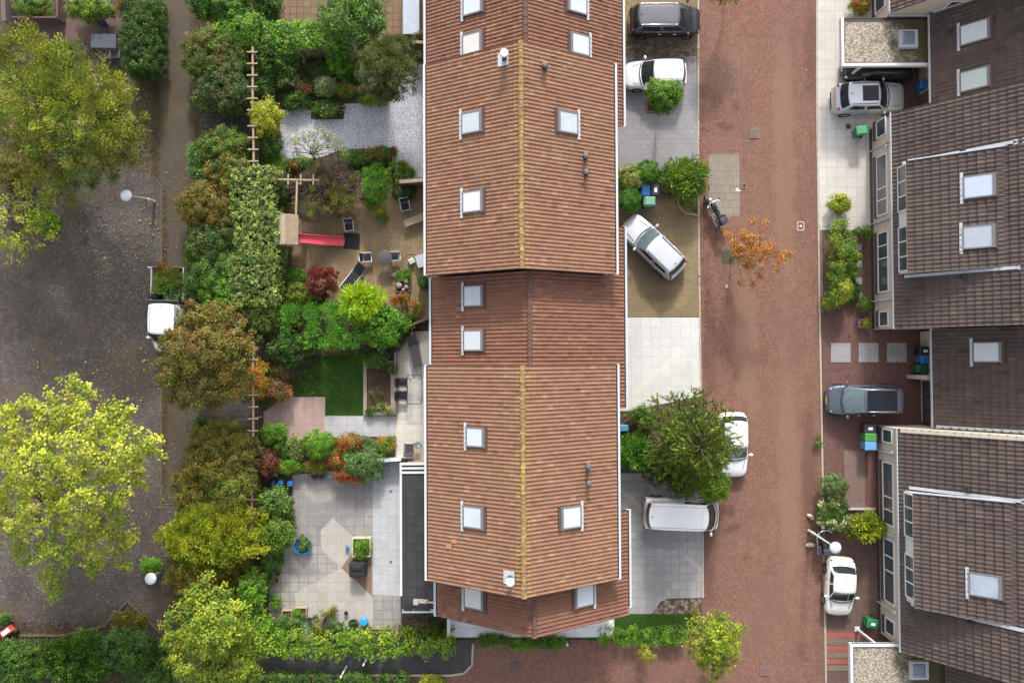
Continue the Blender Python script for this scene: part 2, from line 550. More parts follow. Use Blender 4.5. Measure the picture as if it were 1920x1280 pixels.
M_PATIO_GREY = bricks('grey_path_slabs', (0.40, 0.405, 0.42), (0.45, 0.45, 0.465), (0.28, 0.28, 0.29), 0.5, 0.5, 0, 0.0, 0.012, (0.34, 0.345, 0.36), 0.5)
M_PATIO_PINK = bricks('pink_patio_slabs', (0.385, 0.265, 0.235), (0.44, 0.315, 0.28), (0.29, 0.19, 0.17), 0.5, 0.5, 0, 0.0, 0.015, (0.33, 0.245, 0.21), 0.6)
M_PATIO_OLD = bricks('weathered_patio_slabs', (0.285, 0.265, 0.245), (0.36, 0.335, 0.31), (0.15, 0.135, 0.12), 0.56, 0.56, 0, 0.0, 0.022, (0.215, 0.20, 0.20), 0.8, moss=(0.19, 0.18, 0.12), mosst=0.58)
M_PATIO_PALE = bricks('pale_diamond_slabs', (0.335, 0.31, 0.275), (0.39, 0.36, 0.325), (0.24, 0.215, 0.19), 0.56, 0.56, 0, 0.0, 0.012, (0.39, 0.36, 0.325), 0.6)
M_TERR = bricks('terracotta_slabs', (0.165, 0.105, 0.066), (0.215, 0.135, 0.088), (0.09, 0.06, 0.04), 0.42, 0.42, 0, 0.0, 0.03, (0.17, 0.125, 0.06), 0.75, moss=(0.12, 0.10, 0.035), mosst=0.5)
M_CHIP = gravel('blue_grey_chippings', [(0.40, 0.41, 0.46), (0.56, 0.57, 0.62), (0.70, 0.71, 0.75)], 20.0)
M_BROWNBR = bricks('dark_red_brick_drive', (0.145, 0.068, 0.056), (0.19, 0.092, 0.074), (0.075, 0.045, 0.04), 0.21, 0.105, 1.5708, 0.5, 0.012, (0.115, 0.062, 0.056), 0.7)
M_MOSAIC = bricks('brown_block_drive', (0.115, 0.066, 0.056), (0.175, 0.092, 0.072), (0.07, 0.045, 0.04), 0.42, 0.42, 0, 0.0, 0.012, (0.115, 0.098, 0.085), 0.6)
M_REDSTRIPE = bricks('red_block_strip', (0.30, 0.092, 0.066), (0.35, 0.115, 0.083), (0.15, 0.06, 0.05), 0.5, 0.42, 0, 0.0, 0.012, (0.24, 0.09, 0.07), 0.5)
M_TANSTRIPE = bricks('tan_block_strip', (0.175, 0.135, 0.105), (0.215, 0.165, 0.13), (0.11, 0.08, 0.06), 0.42, 0.42, 0, 0.0, 0.012, (0.155, 0.115, 0.095), 0.5)
M_GREYSLAB = bricks('single_grey_slabs', (0.29, 0.275, 0.28), (0.34, 0.32, 0.32), (0.2, 0.18, 0.18), 1.2, 0.6, 0, 0.0, 0.01, (0.24, 0.225, 0.24), 0.5)
M_BAY = bricks('grey_parking_bay', (0.215, 0.185, 0.155), (0.25, 0.215, 0.185), (0.15, 0.115, 0.095), 0.45, 0.45, 0, 0.5, 0.018, (0.205, 0.185, 0.125), 0.6)
M_EDGEBRICK = bricks('red_border_bricks', (0.19, 0.088, 0.066), (0.24, 0.118, 0.088), (0.12, 0.068, 0.052), 0.21, 0.105, 0, 0.5, 0.012, (0.18, 0.105, 0.078), 0.5)
M_PAVERS = bricks('loose_brick_bed', (0.25, 0.14, 0.095), (0.33, 0.21, 0.155), (0.10, 0.07, 0.05), 0.21, 0.1, 0.6, 0.5, 0.02, (0.21, 0.155, 0.10), 0.6)
def lawn_material():
    m = NT('lawn_green', 0.95)
    g = m.pos()
    a = m.noise(g, 26.0, 6, 0.8); b = m.noise(g, 1.1, 5, 0.65)
    c = m.mix(a, (0.018, 0.060, 0.007), (0.052, 0.140, 0.014))
    c = m.mix(m.ramp(b, [(0.4, 0.0), (0.75, 0.5)]), c, (0.055, 0.085, 0.014))
    m.col(m.mix(m.ramp(m.noise(g, 3.0, 5, 0.7), [(0.55, 0.0), (0.75, 0.45)]), c, (0.085, 0.11, 0.025))); m.bump(a, 1.0, 0.04)
    return m.mat
M_LAWN = lawn_material()

def dusty(mat, col, scale, lo, hi, amt):
    """pale grit lying in drifts on the bricks"""
    t = mat.node_tree; b = t.nodes['Principled BSDF']
    old = b.inputs['Base Color'].links[0].from_socket
    q = NT.__new__(NT); q.t = t; q.mat = mat; q.b = b
    g = q.pos()
    d = q.noise(g, scale, 6, 0.7, 0.5); sp = q.noise(g, 13.0, 3, 0.8)
    f = q.math('MULTIPLY', q.ramp(d, [(lo, 0.0), (hi, 1.0)]), q.ramp(sp, [(0.5, 0.0), (0.62, amt)]))
    q.col(q.mix(f, old, col))
spots(M_STREET, [(1368, 958, 16, 14, 0), (1372, 990, 20, 9, 20), (1385, 700, 10, 20, 0), (1350, 190, 9, 9, 0), (1380, 200, 8, 12, 10), (1352, 235, 12, 8, 0), (1365, 240, 14, 6, 0), (1398, 1045, 5, 4, 0), (1345, 150, 40, 55, 0)], (0.075, 0.045, 0.038), 0.6)  # spots near the top are the street tree's cast shadow painted in; lower ones oil
spots(M_STREET, [(1470, 300, 26, 330, 0), (1400, 640, 30, 200, 2), (1480, 900, 24, 260, 1)], (0.225, 0.132, 0.090), 0.55, 0.8)
spots(M_STREET, [(1518, 900, 16, 200, 0), (1328, 1050, 16, 110, 0), (1330, 640, 16, 160, 0), (1520, 100, 16, 100, 0)], (0.105, 0.050, 0.042), 0.55, 0.9)
spots(M_DRIVE_TAN, [(1235, 500, 46, 62, 25), (1200, 400, 40, 22, 0), (1240, 555, 40, 16, 0)], (0.105, 0.080, 0.062), 0.5)  # oil patch, and a darker patch below the silver car
spots(M_DRIVE_SLAB, [(1195, 945, 60, 7, -43), (1300, 1055, 34, 6, -40)], (0.44, 0.40, 0.345), 0.7)
spots(M_DRIVE_SLAB, [(1240, 1010, 60, 24, 0), (1200, 910, 50, 16, 0), (1230, 1090, 30, 40, 0)], (0.20, 0.195, 0.20), 0.55)  # darker patches around the van
spots(M_DRIVE_WHITE, [(1240, 690, 110, 5, 42)], (0.60, 0.57, 0.51), 0.5)
spots(M_DRIVE_WHITE, [(1190, 640, 16, 40, 0), (1290, 700, 12, 40, 0)], (0.44, 0.425, 0.40), 0.4)
spots(M_PATIO_OLD, [(640, 940, 46, 40, 0), (590, 900, 40, 10, 0), (570, 1070, 34, 14, 0), (610, 1000, 20, 40, 0)], (0.165, 0.155, 0.155), 0.55)
spots(M_PATIO_OLD, [(600, 925, 34, 20, 0), (660, 1090, 60, 20, 40)], (0.40, 0.37, 0.33), 0.5)
spots(M_PATIO_WHITE, [(790, 845, 30, 14, 0), (760, 660, 14, 22, 0)], (0.44, 0.42, 0.27), 0.5)
spots(M_PARK, [(155, 455, 16, 10, 30), (95, 590, 10, 9, 0), (73, 686, 7, 9, 0), (250, 540, 8, 7, 0)], (0.022, 0.022, 0.014), 0.9)
spots(M_PARK, [(60, 460, 110, 70, 0), (120, 640, 90, 60, 30), (240, 690, 70, 60, 0), (60, 740, 80, 30, 0)], (0.085, 0.062, 0.040), 0.6, 1.0)
spots(M_PARK, [(150, 1182, 160, 12, 0), (20, 1150, 40, 30, -30), (285, 1130, 30, 40, 0), (60, 420, 80, 60, 0)], (0.075, 0.048, 0.034), 0.85, 1.2)
spots(M_PATH, [(292, 180, 12, 260, 0), (366, 200, 12, 260, 0), (310, 650, 9, 340, 0), (366, 560, 12, 160, 0)], (0.052, 0.038, 0.018), 0.85, 1.0)
dusty(M_PARK, (0.27, 0.245, 0.225), 0.22, 0.42, 0.64, 0.8)
dusty(M_PATH, (0.21, 0.175, 0.125), 0.35, 0.45, 0.7, 0.5)
ZL = [0.004]
REG = [0]
def region():
    REG[0] += 1
    ZL[0] = 0.004 + 0.0008 * REG[0]
def sheet(name, mat, poly, label=None, z=None, dz=0.004):
    """a flat paved or planted area, outlined in survey pixels"""
    if z is None:
        z = ZL[0]; ZL[0] += dz
    pts = [P(x, y, z) for x, y in poly]
    me = bpy.data.meshes.new(name)
    me.from_pydata([tuple(p) for p in pts], [], [tuple(range(len(pts)))])
    me.update()
    bm = bmesh.new(); bm.from_mesh(me)
    bmesh.ops.recalc_face_normals(bm, faces=bm.faces)
    for f in bm.faces:
        if f.normal.z < 0: f.normal_flip()
    bm.to_mesh(me); bm.free()
    me.materials.append(mat)
    o = link(bpy.data.objects.new(name, me))
    o['kind'] = 'structure'
    return o
g_ = MB(); g_.add([(-250, -250, 0), (250, -250, 0), (250, 250, 0), (-250, 250, 0)], [(0, 1, 2, 3)])
tag(g_.build('ground', SOIL), kind='structure')

sheet('street', M_STREET, [(1308, -700), (1530, -700), (1530, 200), (1535, 560), (1541, 900), (1556, 1900), (835, 1900), (835, 1268), (872, 1262), (886, 1246), (888, 1200), (1290, 1198), (1316, 1150), (1312, 700)])
sheet('street_border', M_EDGEBRICK, [(1310, 258), (1392, 258), (1392, 428), (1312, 428)])
sheet('parking_bay', M_BAY, [(1329, 289), (1386, 289), (1387, 405), (1330, 405)])
sheet('street_border', M_EDGEBRICK, [(1318, 742), (1392, 742), (1394, 930), (1318, 930)])
region()
sheet('path', M_PATH, [(285, -700), (372, -700), (374, 300), (374, 760), (352, 948), (303, 945), (303, 350), (285, 320)])
sheet('parking_lot', M_PARK, [(-900, 320), (262, 320), (283, 318), (303, 350), (303, 945), (352, 945), (335, 1010), (312, 1060), (302, 1186), (240, 1126), (196, 1172), (120, 1190), (36, 1190), (0, 1160), (-900, 1160)])
sheet('parking_bay', M_BAYPALE, [(92, 490), (178, 452), (262, 548), (178, 622)])
sheet('parking_bay', M_BAYPALE, [(28, 560), (72, 545), (170, 660), (120, 700)])
sheet('path', M_SLABDARK, [(374, 213), (478, 213), (478, 256), (374, 256)])
sheet('path', M_SLABDARK, [(374, 752), (478, 752), (478, 800), (366, 800)])
sheet('path', M_ASPH, [(440, 1264), (440, 1198), (886, 1198), (885, 1246), (870, 1261), (846, 1265)])
region()
sheet('pavement', M_PAVE, [(1532, -700), (1900, -700), (1900, 226), (1680, 226), (1680, 431), (1537, 431), (1532, 200)])
sheet('driveway', M_MOSAIC, [(1683, 128), (1800, 128), (1800, 224), (1690, 224)])
sheet('garden_bed', soil('front_bed_soil', (0.085, 0.050, 0.034), (0.150, 0.098, 0.068), 3.0), [(1537, 431), (1680, 431), (1680, 586), (1540, 586)])
sheet('driveway', M_BROWNBR, [(1541, 586), (1830, 586), (1830, 830), (1690, 830), (1690, 1012), (1546, 1012)])
sheet('driveway', M_MOSAIC, [(1547, 1012), (1700, 1012), (1720, 1900), (1556, 1900)])
for i, y in enumerate((1185, 1210, 1234)):
    sheet('driveway_strip', M_REDSTRIPE, [(1549, y), (1640, y), (1640, y + 11), (1549, y + 11)])
    sheet('driveway_strip', M_TANSTRIPE, [(1549, y + 12), (1640, y + 12), (1640, y + 23), (1549, y + 23)])
region()
sheet('patio', bricks('brown_back_yard', (0.135, 0.085, 0.075), (0.17, 0.11, 0.09), (0.06, 0.04, 0.035), 0.21, 0.105, 0, 0.5, 0.012, (0.12, 0.085, 0.075), 0.6), [(30, 34), (228, 34), (228, 130), (20, 120)])
sheet('patio', M_TERR, [(528, -60), (614, -60), (614, 48), (528, 46)])
sheet('patio', M_TERR, [(712, -60), (830, -60), (830, 78), (712, 64)])
sheet('patio', M_CHIP, [(520, 205), (583, 205), (583, 224), (645, 224), (645, 195), (735, 190), (770, 120), (840, 120), (840, 338), (748, 338), (735, 300), (735, 277), (640, 280), (600, 296), (524, 298), (520, 250)])
sheet('patio', M_YARD, [(525, 350), (840, 338), (840, 600), (560, 600), (525, 540)])
region()
sheet('lawn', M_LAWN, [(604, 668), (682, 664), (682, 779), (608, 779), (608, 745), (530, 745), (560, 704)])
sheet('patio', M_PATIO_PINK, [(494, 772), (532, 744), (609, 744), (609, 822), (520, 830), (494, 802)])
sheet('garden_path', M_PATIO_GREY, [(609, 779), (742, 779), (742, 817), (609, 820)])
sheet('patio', M_PATIO_WHITE, [(742, 660), (775, 622), (840, 618), (840, 866), (742, 858)])
sheet('patio', M_PATIO_OLD, [(548, 890), (600, 884), (752, 866), (752, 1180), (503, 1180), (505, 1090), (548, 1000)])
sheet('patio', M_PATIO_PALE, [(624, 971), (661, 1004), (663, 1030), (640, 1064), (602, 1030), (601, 994)])
sheet('patio', M_PATIO_PALE, [(552, 1112), (640, 1064), (700, 1120), (700, 1178), (560, 1160)])
sheet('garden_path', M_PATIO_GREY, [(699, 866), (756, 866), (756, 1118), (699, 1114)])
sheet('garden_bed', M_PAVERS, [(640, 1064), (664, 1036), (697, 1036), (697, 1114)])
region()
sheet('driveway', M_DRIVE_TAN, [(1100, -700), (1308, -700), (1308, 78), (1100, 78)])
sheet('garden_bed', soil('dry_bed_soil', (0.105, 0.080, 0.068), (0.185, 0.145, 0.12), 8.0), [(1100, 79), (1306, 79), (1306, 107), (1100, 110)])
sheet('driveway', M_DRIVE_GREY, [(1100, 110), (1306, 106), (1309, 320), (1100, 320)])
sheet('driveway', M_DRIVE_TAN, [(1100, 366), (1240, 366), (1270, 380), (1311, 404), (1312, 594), (1100, 594)])
sheet('driveway', M_DRIVE_WHITE, [(1100, 595), (1312, 595), (1314, 742), (1180, 770), (1100, 772)])
sheet('driveway', M_DRIVE_SLAB, [(1100, 885), (1316, 888), (1316, 1120), (1250, 1122), (1225, 1150), (1100, 1150)])
sheet('garden_bed', gravel('cobble_bed', [(0.10, 0.065, 0.05), (0.20, 0.15, 0.12), (0.30, 0.25, 0.21)], 5.0), [(1240, 1126), (1316, 1119), (1312, 1150), (1222, 1150)])
sheet('lawn', M_LAWN, [(1100, 1150), (1312, 1150), (1288, 1200), (1100, 1200)])
sheet('patio', bricks('white_side_slabs', (0.70, 0.71, 0.73), (0.74, 0.75, 0.77), (0.35, 0.36, 0.38), 2.2, 0.6, 0, 0.3, 0.015, (0.50, 0.515, 0.54), 0.5), [(838, 1100), (1152, 1100), (1152, 1194), (838, 1194)])
region()
ZL[0] += 0.012
sheet('street_patch', soil('tree_pit_soil', (0.045, 0.042, 0.025), (0.10, 0.085, 0.05), 9.0), [(1353, 469), (1378, 469), (1378, 494), (1353, 494)])
ZL[0] += 0.02
for x0 in (1558, 1610, 1663):
    sheet('driveway_slab', M_GREYSLAB, [(x0, 643), (x0 + 37, 643), (x0 + 37, 679), (x0, 679)])
sheet('driveway_slab', bricks('brown_concrete_slabs', (0.185, 0.125, 0.105), (0.215, 0.145, 0.12), (0.12, 0.08, 0.07), 1.1, 1.1, 0, 0.0, 0.012, (0.15, 0.105, 0.092), 0.6), [(1582, 844), (1622, 844), (1622, 952), (1584, 952)])
for y in (457, 488, 520, 549):
    sheet('stepping_slab', M_GREYSLAB, [(1602, y), (1616, y), (1616, y + 13), (1602, y + 13)])

ZL[0] = 0.05
def kerb(pts, w=0.12, h=0.05, mat=None, name='kerb'):
    b = MB()
    q = [P(x, y, 0) for x, y in pts]
    for a, c in zip(q[:-1], q[1:]):
        n_ = max(1, int((c - a).length / 1.0))
        for i in range(n_):
            p0 = a.lerp(c, i / n_); p1 = a.lerp(c, (i + 1) / n_ - 0.006 / (c - a).length)
            p0.z = p1.z = h / 2 - 0.03
            b.bar(p0, p1, w, h + 0.10)
    return tag(b.build(name, mat or KERB), kind='structure')
kerb([(1531, -300), (1531, 200), (1536, 560), (1542, 900), (1549, 1330)], 0.11, 0.05, plain('light_kerb', (0.42, 0.36, 0.29), 0.9, var=0.35, scale=3))
kerb([(1309, -300), (1309, 320), (1312, 600), (1314, 742)], 0.10, 0.03)
kerb([(1317, 890), (1318, 1120)], 0.10, 0.03)
kerb([(303, 350), (303, 945), (352, 945)], 0.06, 0.015, plain('mossy_kerb', (0.14, 0.115, 0.06), 0.9, var=0.4, scale=3))
kerb([(262, 320), (278, 318), (303, 350)], 0.07, 0.02, plain('dirty_kerb', (0.12, 0.10, 0.07), 0.9, var=0.4, scale=3))
kerb([(302, 1186), (240, 1126), (196, 1172), (120, 1190), (36, 1190)], 0.12, 0.06, plain('brown_kerb', (0.15, 0.105, 0.075), 0.9, var=0.4, scale=3))
kerb([(470, 1265), (846, 1265), (870, 1261), (885, 1246), (887, 1204)], 0.12, 0.05)
kerb([(1270, 374), (1272, 388), (1284, 400), (1308, 405)], 0.09, 0.14, plain('bed_edging', (0.36, 0.29, 0.20), 0.9, var=0.3, scale=3), 'bed_edging')
kerb([(1232, 368), (1270, 372)], 0.09, 0.14, DARKWOOD, 'bed_edging')
kerb([(1538, 431), (1541, 586)], 0.10, 0.08, plain('front_edging', (0.2, 0.165, 0.14), 0.9, var=0.3, scale=3), 'bed_edging')
kerb([(1584, 953), (1640, 953)], 0.12, 0.14, CONC, 'bed_edging')
kerb([(609, 744), (609, 779)], 0.05, 0.02, CONC, 'lawn_edging')

# ------------------------------------------------------------------ covers and marks let into the paving
ZC = 0.045
def cover(px, py, w, h, label, frame=KERB, face=None, group=None):
    z = ZC
    p = P(px, py, 0)
    t = thing('drain_cover', label, 'drain cover', (p.x, p.y, 0), 0, group)
    a = MB(); a.box((0, 0, z), (w, h, 0.012)); a.build('cover_frame', frame, t)
    b = MB(); b.box((0, 0, z + 0.006), (w * 0.82, h * 0.82, 0.012))
    for i in range(4):
        b.box((0, (i - 1.5) * h * 0.18, z + 0.014), (w * 0.7, h * 0.06, 0.006))
    b.build('cover_plate', face or DARKMETAL, t)
    return t
IRON = plain('worn_iron', (0.15, 0.115, 0.10), 0.6, var=0.3)
cover(1414, 250, 0.55, 0.62, 'square iron inspection cover let into the red brick street', plain('iron_frame', (0.22, 0.15, 0.12), 0.7), IRON)
cover(1395, 348, 0.20, 0.28, 'small dark drain cover beside the grey parking bay', KERB, DARKMETAL)
cover(1362, 537, 0.16, 0.2, 'tiny pale square cover in the street below the orange tree', CONC, plain('pale_cover', (0.3, 0.34, 0.32), 0.7))
cover(1433, 1257, 0.55, 0.55, 'square dark cover in the street right of the yellow green street tree', plain('brown_frame', (0.2, 0.12, 0.1), 0.7), plain('dull_iron', (0.16, 0.1, 0.1), 0.6))
cover(1590, 238, 0.33, 0.33, 'square brown grating in the pale pavement beside the silver car', KERB, BROWNTRIM)
cover(733, 920, 0.17, 0.2, 'upper of two small drain gratings in the grey slab strip', CONC, GREYFRAME)
cover(733, 1052, 0.17, 0.2, 'lower of two small drain gratings in the grey slab strip', CONC, GREYFRAME)
p = P(966, 1250, 0)
t = thing('manhole_cover', 'round dark manhole cover in the bricks below the end house', 'manhole cover', (p.x, p.y, 0))
b = MB(); b.cyl((0, 0, 0.03), 0.30, 0.014, 28); b.build('cover_frame', plain('round_frame', (0.13, 0.085, 0.08), 0.7), t)
b = MB(); b.cyl((0, 0, 0.032), 0.25, 0.018, 28); b.build('cover_plate', plain('round_plate', (0.10, 0.075, 0.08), 0.6), t)
# white dashed square with a mark in the middle, painted on the street
z = 0.03
p = P(1501, 424, 0)
t = thing('painted_square', 'white dashed square with a small mark inside painted on the street', 'road marking', (p.x, p.y, 0))
PAINT = plain('road_paint', (0.62, 0.58, 0.54), 0.8, var=0.2, scale=14)
b = MB()
for sx in (-1, 1):
    for k in (-1, 0, 1):
        b.box((sx * 0.19, k * 0.15, z), (0.06, 0.10, 0.006))
        b.box((k * 0.13, sx * 0.25, z), (0.09, 0.06, 0.006))
b.build('dashes', PAINT, t)
b = MB(); b.box((0, 0, z), (0.12, 0.14, 0.006)); b.build('centre_mark', PAINT, t)
# the letter P painted at the bay, read from the street side
p = P(1383, 356, 0)
t = thing('parking_letter', 'white letter P painted at the edge of the grey parking bay', 'road marking', (p.x, p.y, 0))
b = MB()
n_ = 14
for i in range(n_):
    a0 = 2 * math.pi * i / n_; a1 = 2 * math.pi * (i + 1) / n_
    r0, r1 = 0.045, 0.10
    q = [(-0.03 + r * math.cos(a), r * math.sin(a), z) for r, a in ((r0, a0), (r1, a0), (r1, a1), (r0, a1))]
    b.add(q, [(0, 1, 2, 3)])
b.add([(0.055, -0.095, z), (0.17, -0.095, z), (0.17, -0.04, z), (0.055, -0.04, z)], [(0, 1, 2, 3)])
b.build('letter', plain('letter_paint', (0.8, 0.78, 0.78), 0.7, var=0.05), t)
# ------------------------------------------------------------------ tiled roofs
M_TILE_RED = tile_material('orange_brown_tiles', (0.155, 0.076, 0.048), (0.218, 0.111, 0.070), (0.30, 0.166, 0.110), (0.115, 0.052, 0.037), (0.29, 0.22, 0.05), (0.225, 0.135, 0.075))
M_TILE_OLD = tile_material('dull_red_tiles', (0.135, 0.062, 0.042), (0.185, 0.088, 0.056), (0.25, 0.128, 0.080), (0.10, 0.046, 0.034), (0.30, 0.22, 0.05), (0.19, 0.085, 0.062))
M_TILE_DARK = tile_material('dark_brown_tiles', (0.050, 0.038, 0.036), (0.078, 0.058, 0.052), (0.115, 0.088, 0.074), (0.044, 0.033, 0.033), None, (0.105, 0.080, 0.064))
M_RIDGE_Y = None
def ridge_material(name, base, li, amount):
    m = NT(name, 0.9)
    g = m.pos()
    a = m.noise(g, 3.5, 7, 0.8, 0.5)
    c = m.mix(m.noise(g, 9, 5, 0.7), tuple(x * 0.7 for x in base), base)
    c = m.mix(m.ramp(a, [(amount, 0.0), (amount + 0.10, 0.95)]), c, li)
    w = m.noise(g, 6.0, 6, 0.8)
    c = m.mix(m.ramp(w, [(0.58, 0.0), (0.66, 0.7)]), c, (0.48, 0.43, 0.35))
    m.col(c); m.bump(a, 0.5, 0.02)
    return m.mat
M_RIDGE_Y = ridge_material('lichen_ridge', (0.26, 0.15, 0.075), (0.40, 0.31, 0.07), 0.50)
M_RIDGE_B = ridge_material('brown_ridge', (0.13, 0.068, 0.05), (0.26, 0.19, 0.10), 0.60)
TRNG = np.random.default_rng(5)

def tile_slope(name, mat, o, u, v, S, L, parent, tw=0.2, th=0.33, amp=0.045, lift=0.05, power=1.15, lichen=(0, 0), seg=6):
    """o: eave corner, u: up the slope, v: along the eave; each course is a strip of rolls lying over the one below"""
    o, u, v = Vector(o), Vector(u).normalized(), Vector(v).normalized()
    n = u.cross(v)
    if n.z < 0: n = -n
    nc = max(1, round(S / th)); th = S / nc
    nv = max(1, round(L / tw)); tw = L / nv
    N = nv * seg + 1
    t = np.arange(N) / seg
    ph = (t % 1.0)
    prof = amp * (0.5 + 0.5 * np.cos(2 * np.pi * ph)) ** power
    O = np.array(o); U = np.array(u); V = np.array(v); W = np.array(n)
    verts, faces, cols = [], [], []
    base = 0
    hist = np.clip(TRNG.normal(.45, .09, (nc, nv)), .2, .7)
    odd = TRNG.random((nc, nv)); hist[odd < .035] = 0.02; hist[odd > .97] = .95
    for c in range(nc):
        s0, s1 = c * th - 0.035, (c + 1) * th
        jit = np.repeat(TRNG.normal(0, 0.003, nv), seg); jit = np.append(jit, jit[-1])
        r0 = O + np.outer(t * tw, V) + U * s0 + np.outer(prof + lift + jit, W)
        r1 = O + np.outer(t * tw, V) + U * s1 + np.outer(prof + jit, W)
        rb = O + np.outer(t * tw, V) + U * s0 + np.outer(prof * 0 - 0.005, W)
        verts += [rb, r0, r1]
        k = np.arange(N - 1)
        tile = np.minimum((k / seg).astype(int), nv - 1)
        rnd = hist[c][tile]
        y = np.full(N - 1, ((c + 0.5) / nc))
        for a, bb in ((0, N), (N, 2 * N)):
            f = np.stack([base + a + k, base + a + k + 1, base + bb + k + 1, base + bb + k], 1)
            faces.append(f)
            cols.append(np.stack([rnd, y, y * 0, y * 0 + 1], 1))
        base += 3 * N
    V_ = np.concatenate(verts); F_ = np.concatenate(faces); C_ = np.concatenate(cols)
    if lichen != (0, 0):
        C_[:, 1] = lichen[0] + (lichen[1] - lichen[0]) * np.clip((C_[:, 1] - 0.45) / 0.55, 0, 1) ** 2.0
    else:
        C_[:, 1] = 0
    # consistent outward winding
    fn = np.cross(V_[F_[-1][1]] - V_[F_[-1][0]], V_[F_[-1][3]] - V_[F_[-1][0]])
    if fn.dot(W) < 0: F_ = F_[:, ::-1]
    org = ORG.get(parent.name, Vector((0, 0, 0)))
    V_ = V_ - np.array(org)
    me = bpy.data.meshes.new(name)
    me.from_pydata(V_.tolist(), [], F_.tolist())
    ca = me.color_attributes.new('Tile', 'FLOAT_COLOR', 'CORNER')
    ca.data.foreach_set('color', np.repeat(C_, 4, axis=0).ravel().astype(np.float32))
    me.materials.append(mat)
    me.polygons.foreach_set('use_smooth', [True] * len(me.polygons))
    me.update()
    me.set_sharp_from_angle(angle=math.radians(40))
    ob = link(bpy.data.objects.new(name, me))
    ob.parent = parent
    set_origin_of(ob, parent)
    return ob

def ridge_caps(mat, a, b, parent, r=0.13, step=0.42, name='ridge_tiles'):
    a, b = Vector(a), Vector(b)
    L = (b - a).length
    n = max(1, round(L / step))
    d = (b - a).normalized()
    side = d.cross(Vector((0, 0, 1))).normalized()
    m = MB()
    for i in range(n):
        p0 = a + d * (i * L / n - 0.02); p1 = a + d * ((i + 1) * L / n)
        rr = r * (1 + 0.06 * (TRNG.random() - 0.5))
        rings = []
        for p, k in ((p0, 1.12), (p0 + d * 0.07, 1.08), (p0 + d * 0.08, 0.97), (p1, 0.95)):
            ring = []
            for q in range(9):
                an = math.pi * (q / 8)
                ring.append(p + side * (math.cos(an) * rr * k) + Vector((0, 0, 1)) * (math.sin(an) * rr * 0.85 * k - 0.03))
            rings.append(ring)
        m.loft(rings, close=False, caps=False)
    return m.build(name, mat, parent, local=False, smooth=True, ang=40)

def gutter(x, y0, y1, z, side, parent, w=0.13, name='gutter'):
    """box gutter along y; side -1 or 1 is the outward x direction"""
    m = MB()
    xo = x + side * w
    m.b2(x, xo, y0, y1, z - 0.12, z - 0.10)
    lip = 0.11 if w > 0.11 else 0.055
    m.b2(xo - side * 0.0, xo + side * lip, y0, y1, z - 0.12, z + 0.02)
    m.b2(x - side * 0.02, x, y0, y1, z - 0.12, z - 0.02)
    for yy in (y0, y1):
        m.b2(x, xo + side * lip, yy - 0.012, yy + 0.012, z - 0.121, z + 0.021)
    g = m.build(name, GUTTER, parent, local=False)
    m = MB(); m.b2(x + side * 0.005, xo - side * 0.005, y0 + 0.02, y1 - 0.02, z - 0.095, z - 0.085)
    m.build('gutter_bed', DARKMETAL, g, local=False)
    return g

def skylight(parent, c, u, v, wv, wu, pane_mat, apron=True, apron_mat=None, group=None):
    """roof window at c on the slope; u up the slope, v along it"""
    u, v = Vector(u).normalized(), Vector(v).normalized()
    n = u.cross(v)
    if n.z < 0: n = -n
    R = Matrix((u, v, n)).transposed()
    if R.determinant() < 0: R = Matrix((u, -v, n)).transposed()
    c = Vector(c) + n * 0.05
    a = MB()
    t = 0.075
    def bx(m, du, dv, dn, su, sv, sn):
        m.box(c + u * du + v * dv + n * dn, (su, sv, sn), rot=R)
    bx(a, wu / 2 - t, 0, 0.03, t * 2, wv, 0.12)
    bx(a, -wu / 2 + t / 2, 0, 0.02, t, wv, 0.10)
    for s in (-1, 1):
        bx(a, -t / 2, s * (wv / 2 - t / 2), 0.02, wu - 3 * t, t, 0.10)
    f = a.build('skylight', GREYFRAME, parent, local=False)
    a = MB(); bx(a, -t / 2, 0, 0.045, wu - 3 * t, wv - 2 * t, 0.02)
    a.build('pane', pane_mat, f, local=False)
    a = MB(); bx(a, wu / 2 + 0.06, 0, 0.0, 0.12, wv + 0.16, 0.07)
    a.build('upper_flashing', BROWNTRIM, f, local=False)
    if apron:
        a = MB()
        k = 11
        w = (wv + 0.42) / k
        for i in range(k):
            bx(a, -wu / 2 - 0.075, -(wv + 0.42) / 2 + (i + 0.5) * w, 0.012 * (i % 2), 0.15, w * 0.98, 0.03)
        a.build('apron_flashing', apron_mat or LEAD, f, local=False)
    return f

def window(parent, x, y0, y1, z0, z1, side, splits=(), frame=UPVC, name='window', sill=True, glass=None):
    """a window in a wall facing the -x (side -1) or +x direction"""
    m = MB()
    t = 0.07
    d = 0.05
    xa, xb = x + side * 0.003, x + side * (0.003 + d)
    lo, hi = min(y0, y1), max(y0, y1)
    m.b2(xa, xb, lo, hi, z0, z0 + t); m.b2(xa, xb, lo, hi, z1 - t, z1)
    ys = [lo] + [lo + (hi - lo) * s for s in splits] + [hi]
    for i, q in enumerate(ys):
        c = q + (t / 2 if i == 0 else (-t / 2 if i == len(ys) - 1 else 0))
        m.b2(xa, xb, c - t / 2, c + t / 2, z0 + t, z1 - t)
    f = m.build(name, frame, parent, local=False)
    for a, b_ in zip(ys[:-1], ys[1:]):
        q = MB(); q.b2(x + side * 0.006, x + side * 0.022, a + t / 2, b_ - t / 2, z0 + t, z1 - t)
        q.build('pane', glass or WINGLASS, f, local=False)
    if sill:
        q = MB(); q.b2(x, x + side * 0.11, lo - 0.04, hi + 0.04, z0 - 0.26, z0 - 0.003)
        q.build('sill', BROWNTRIM, f, local=False)
    return f

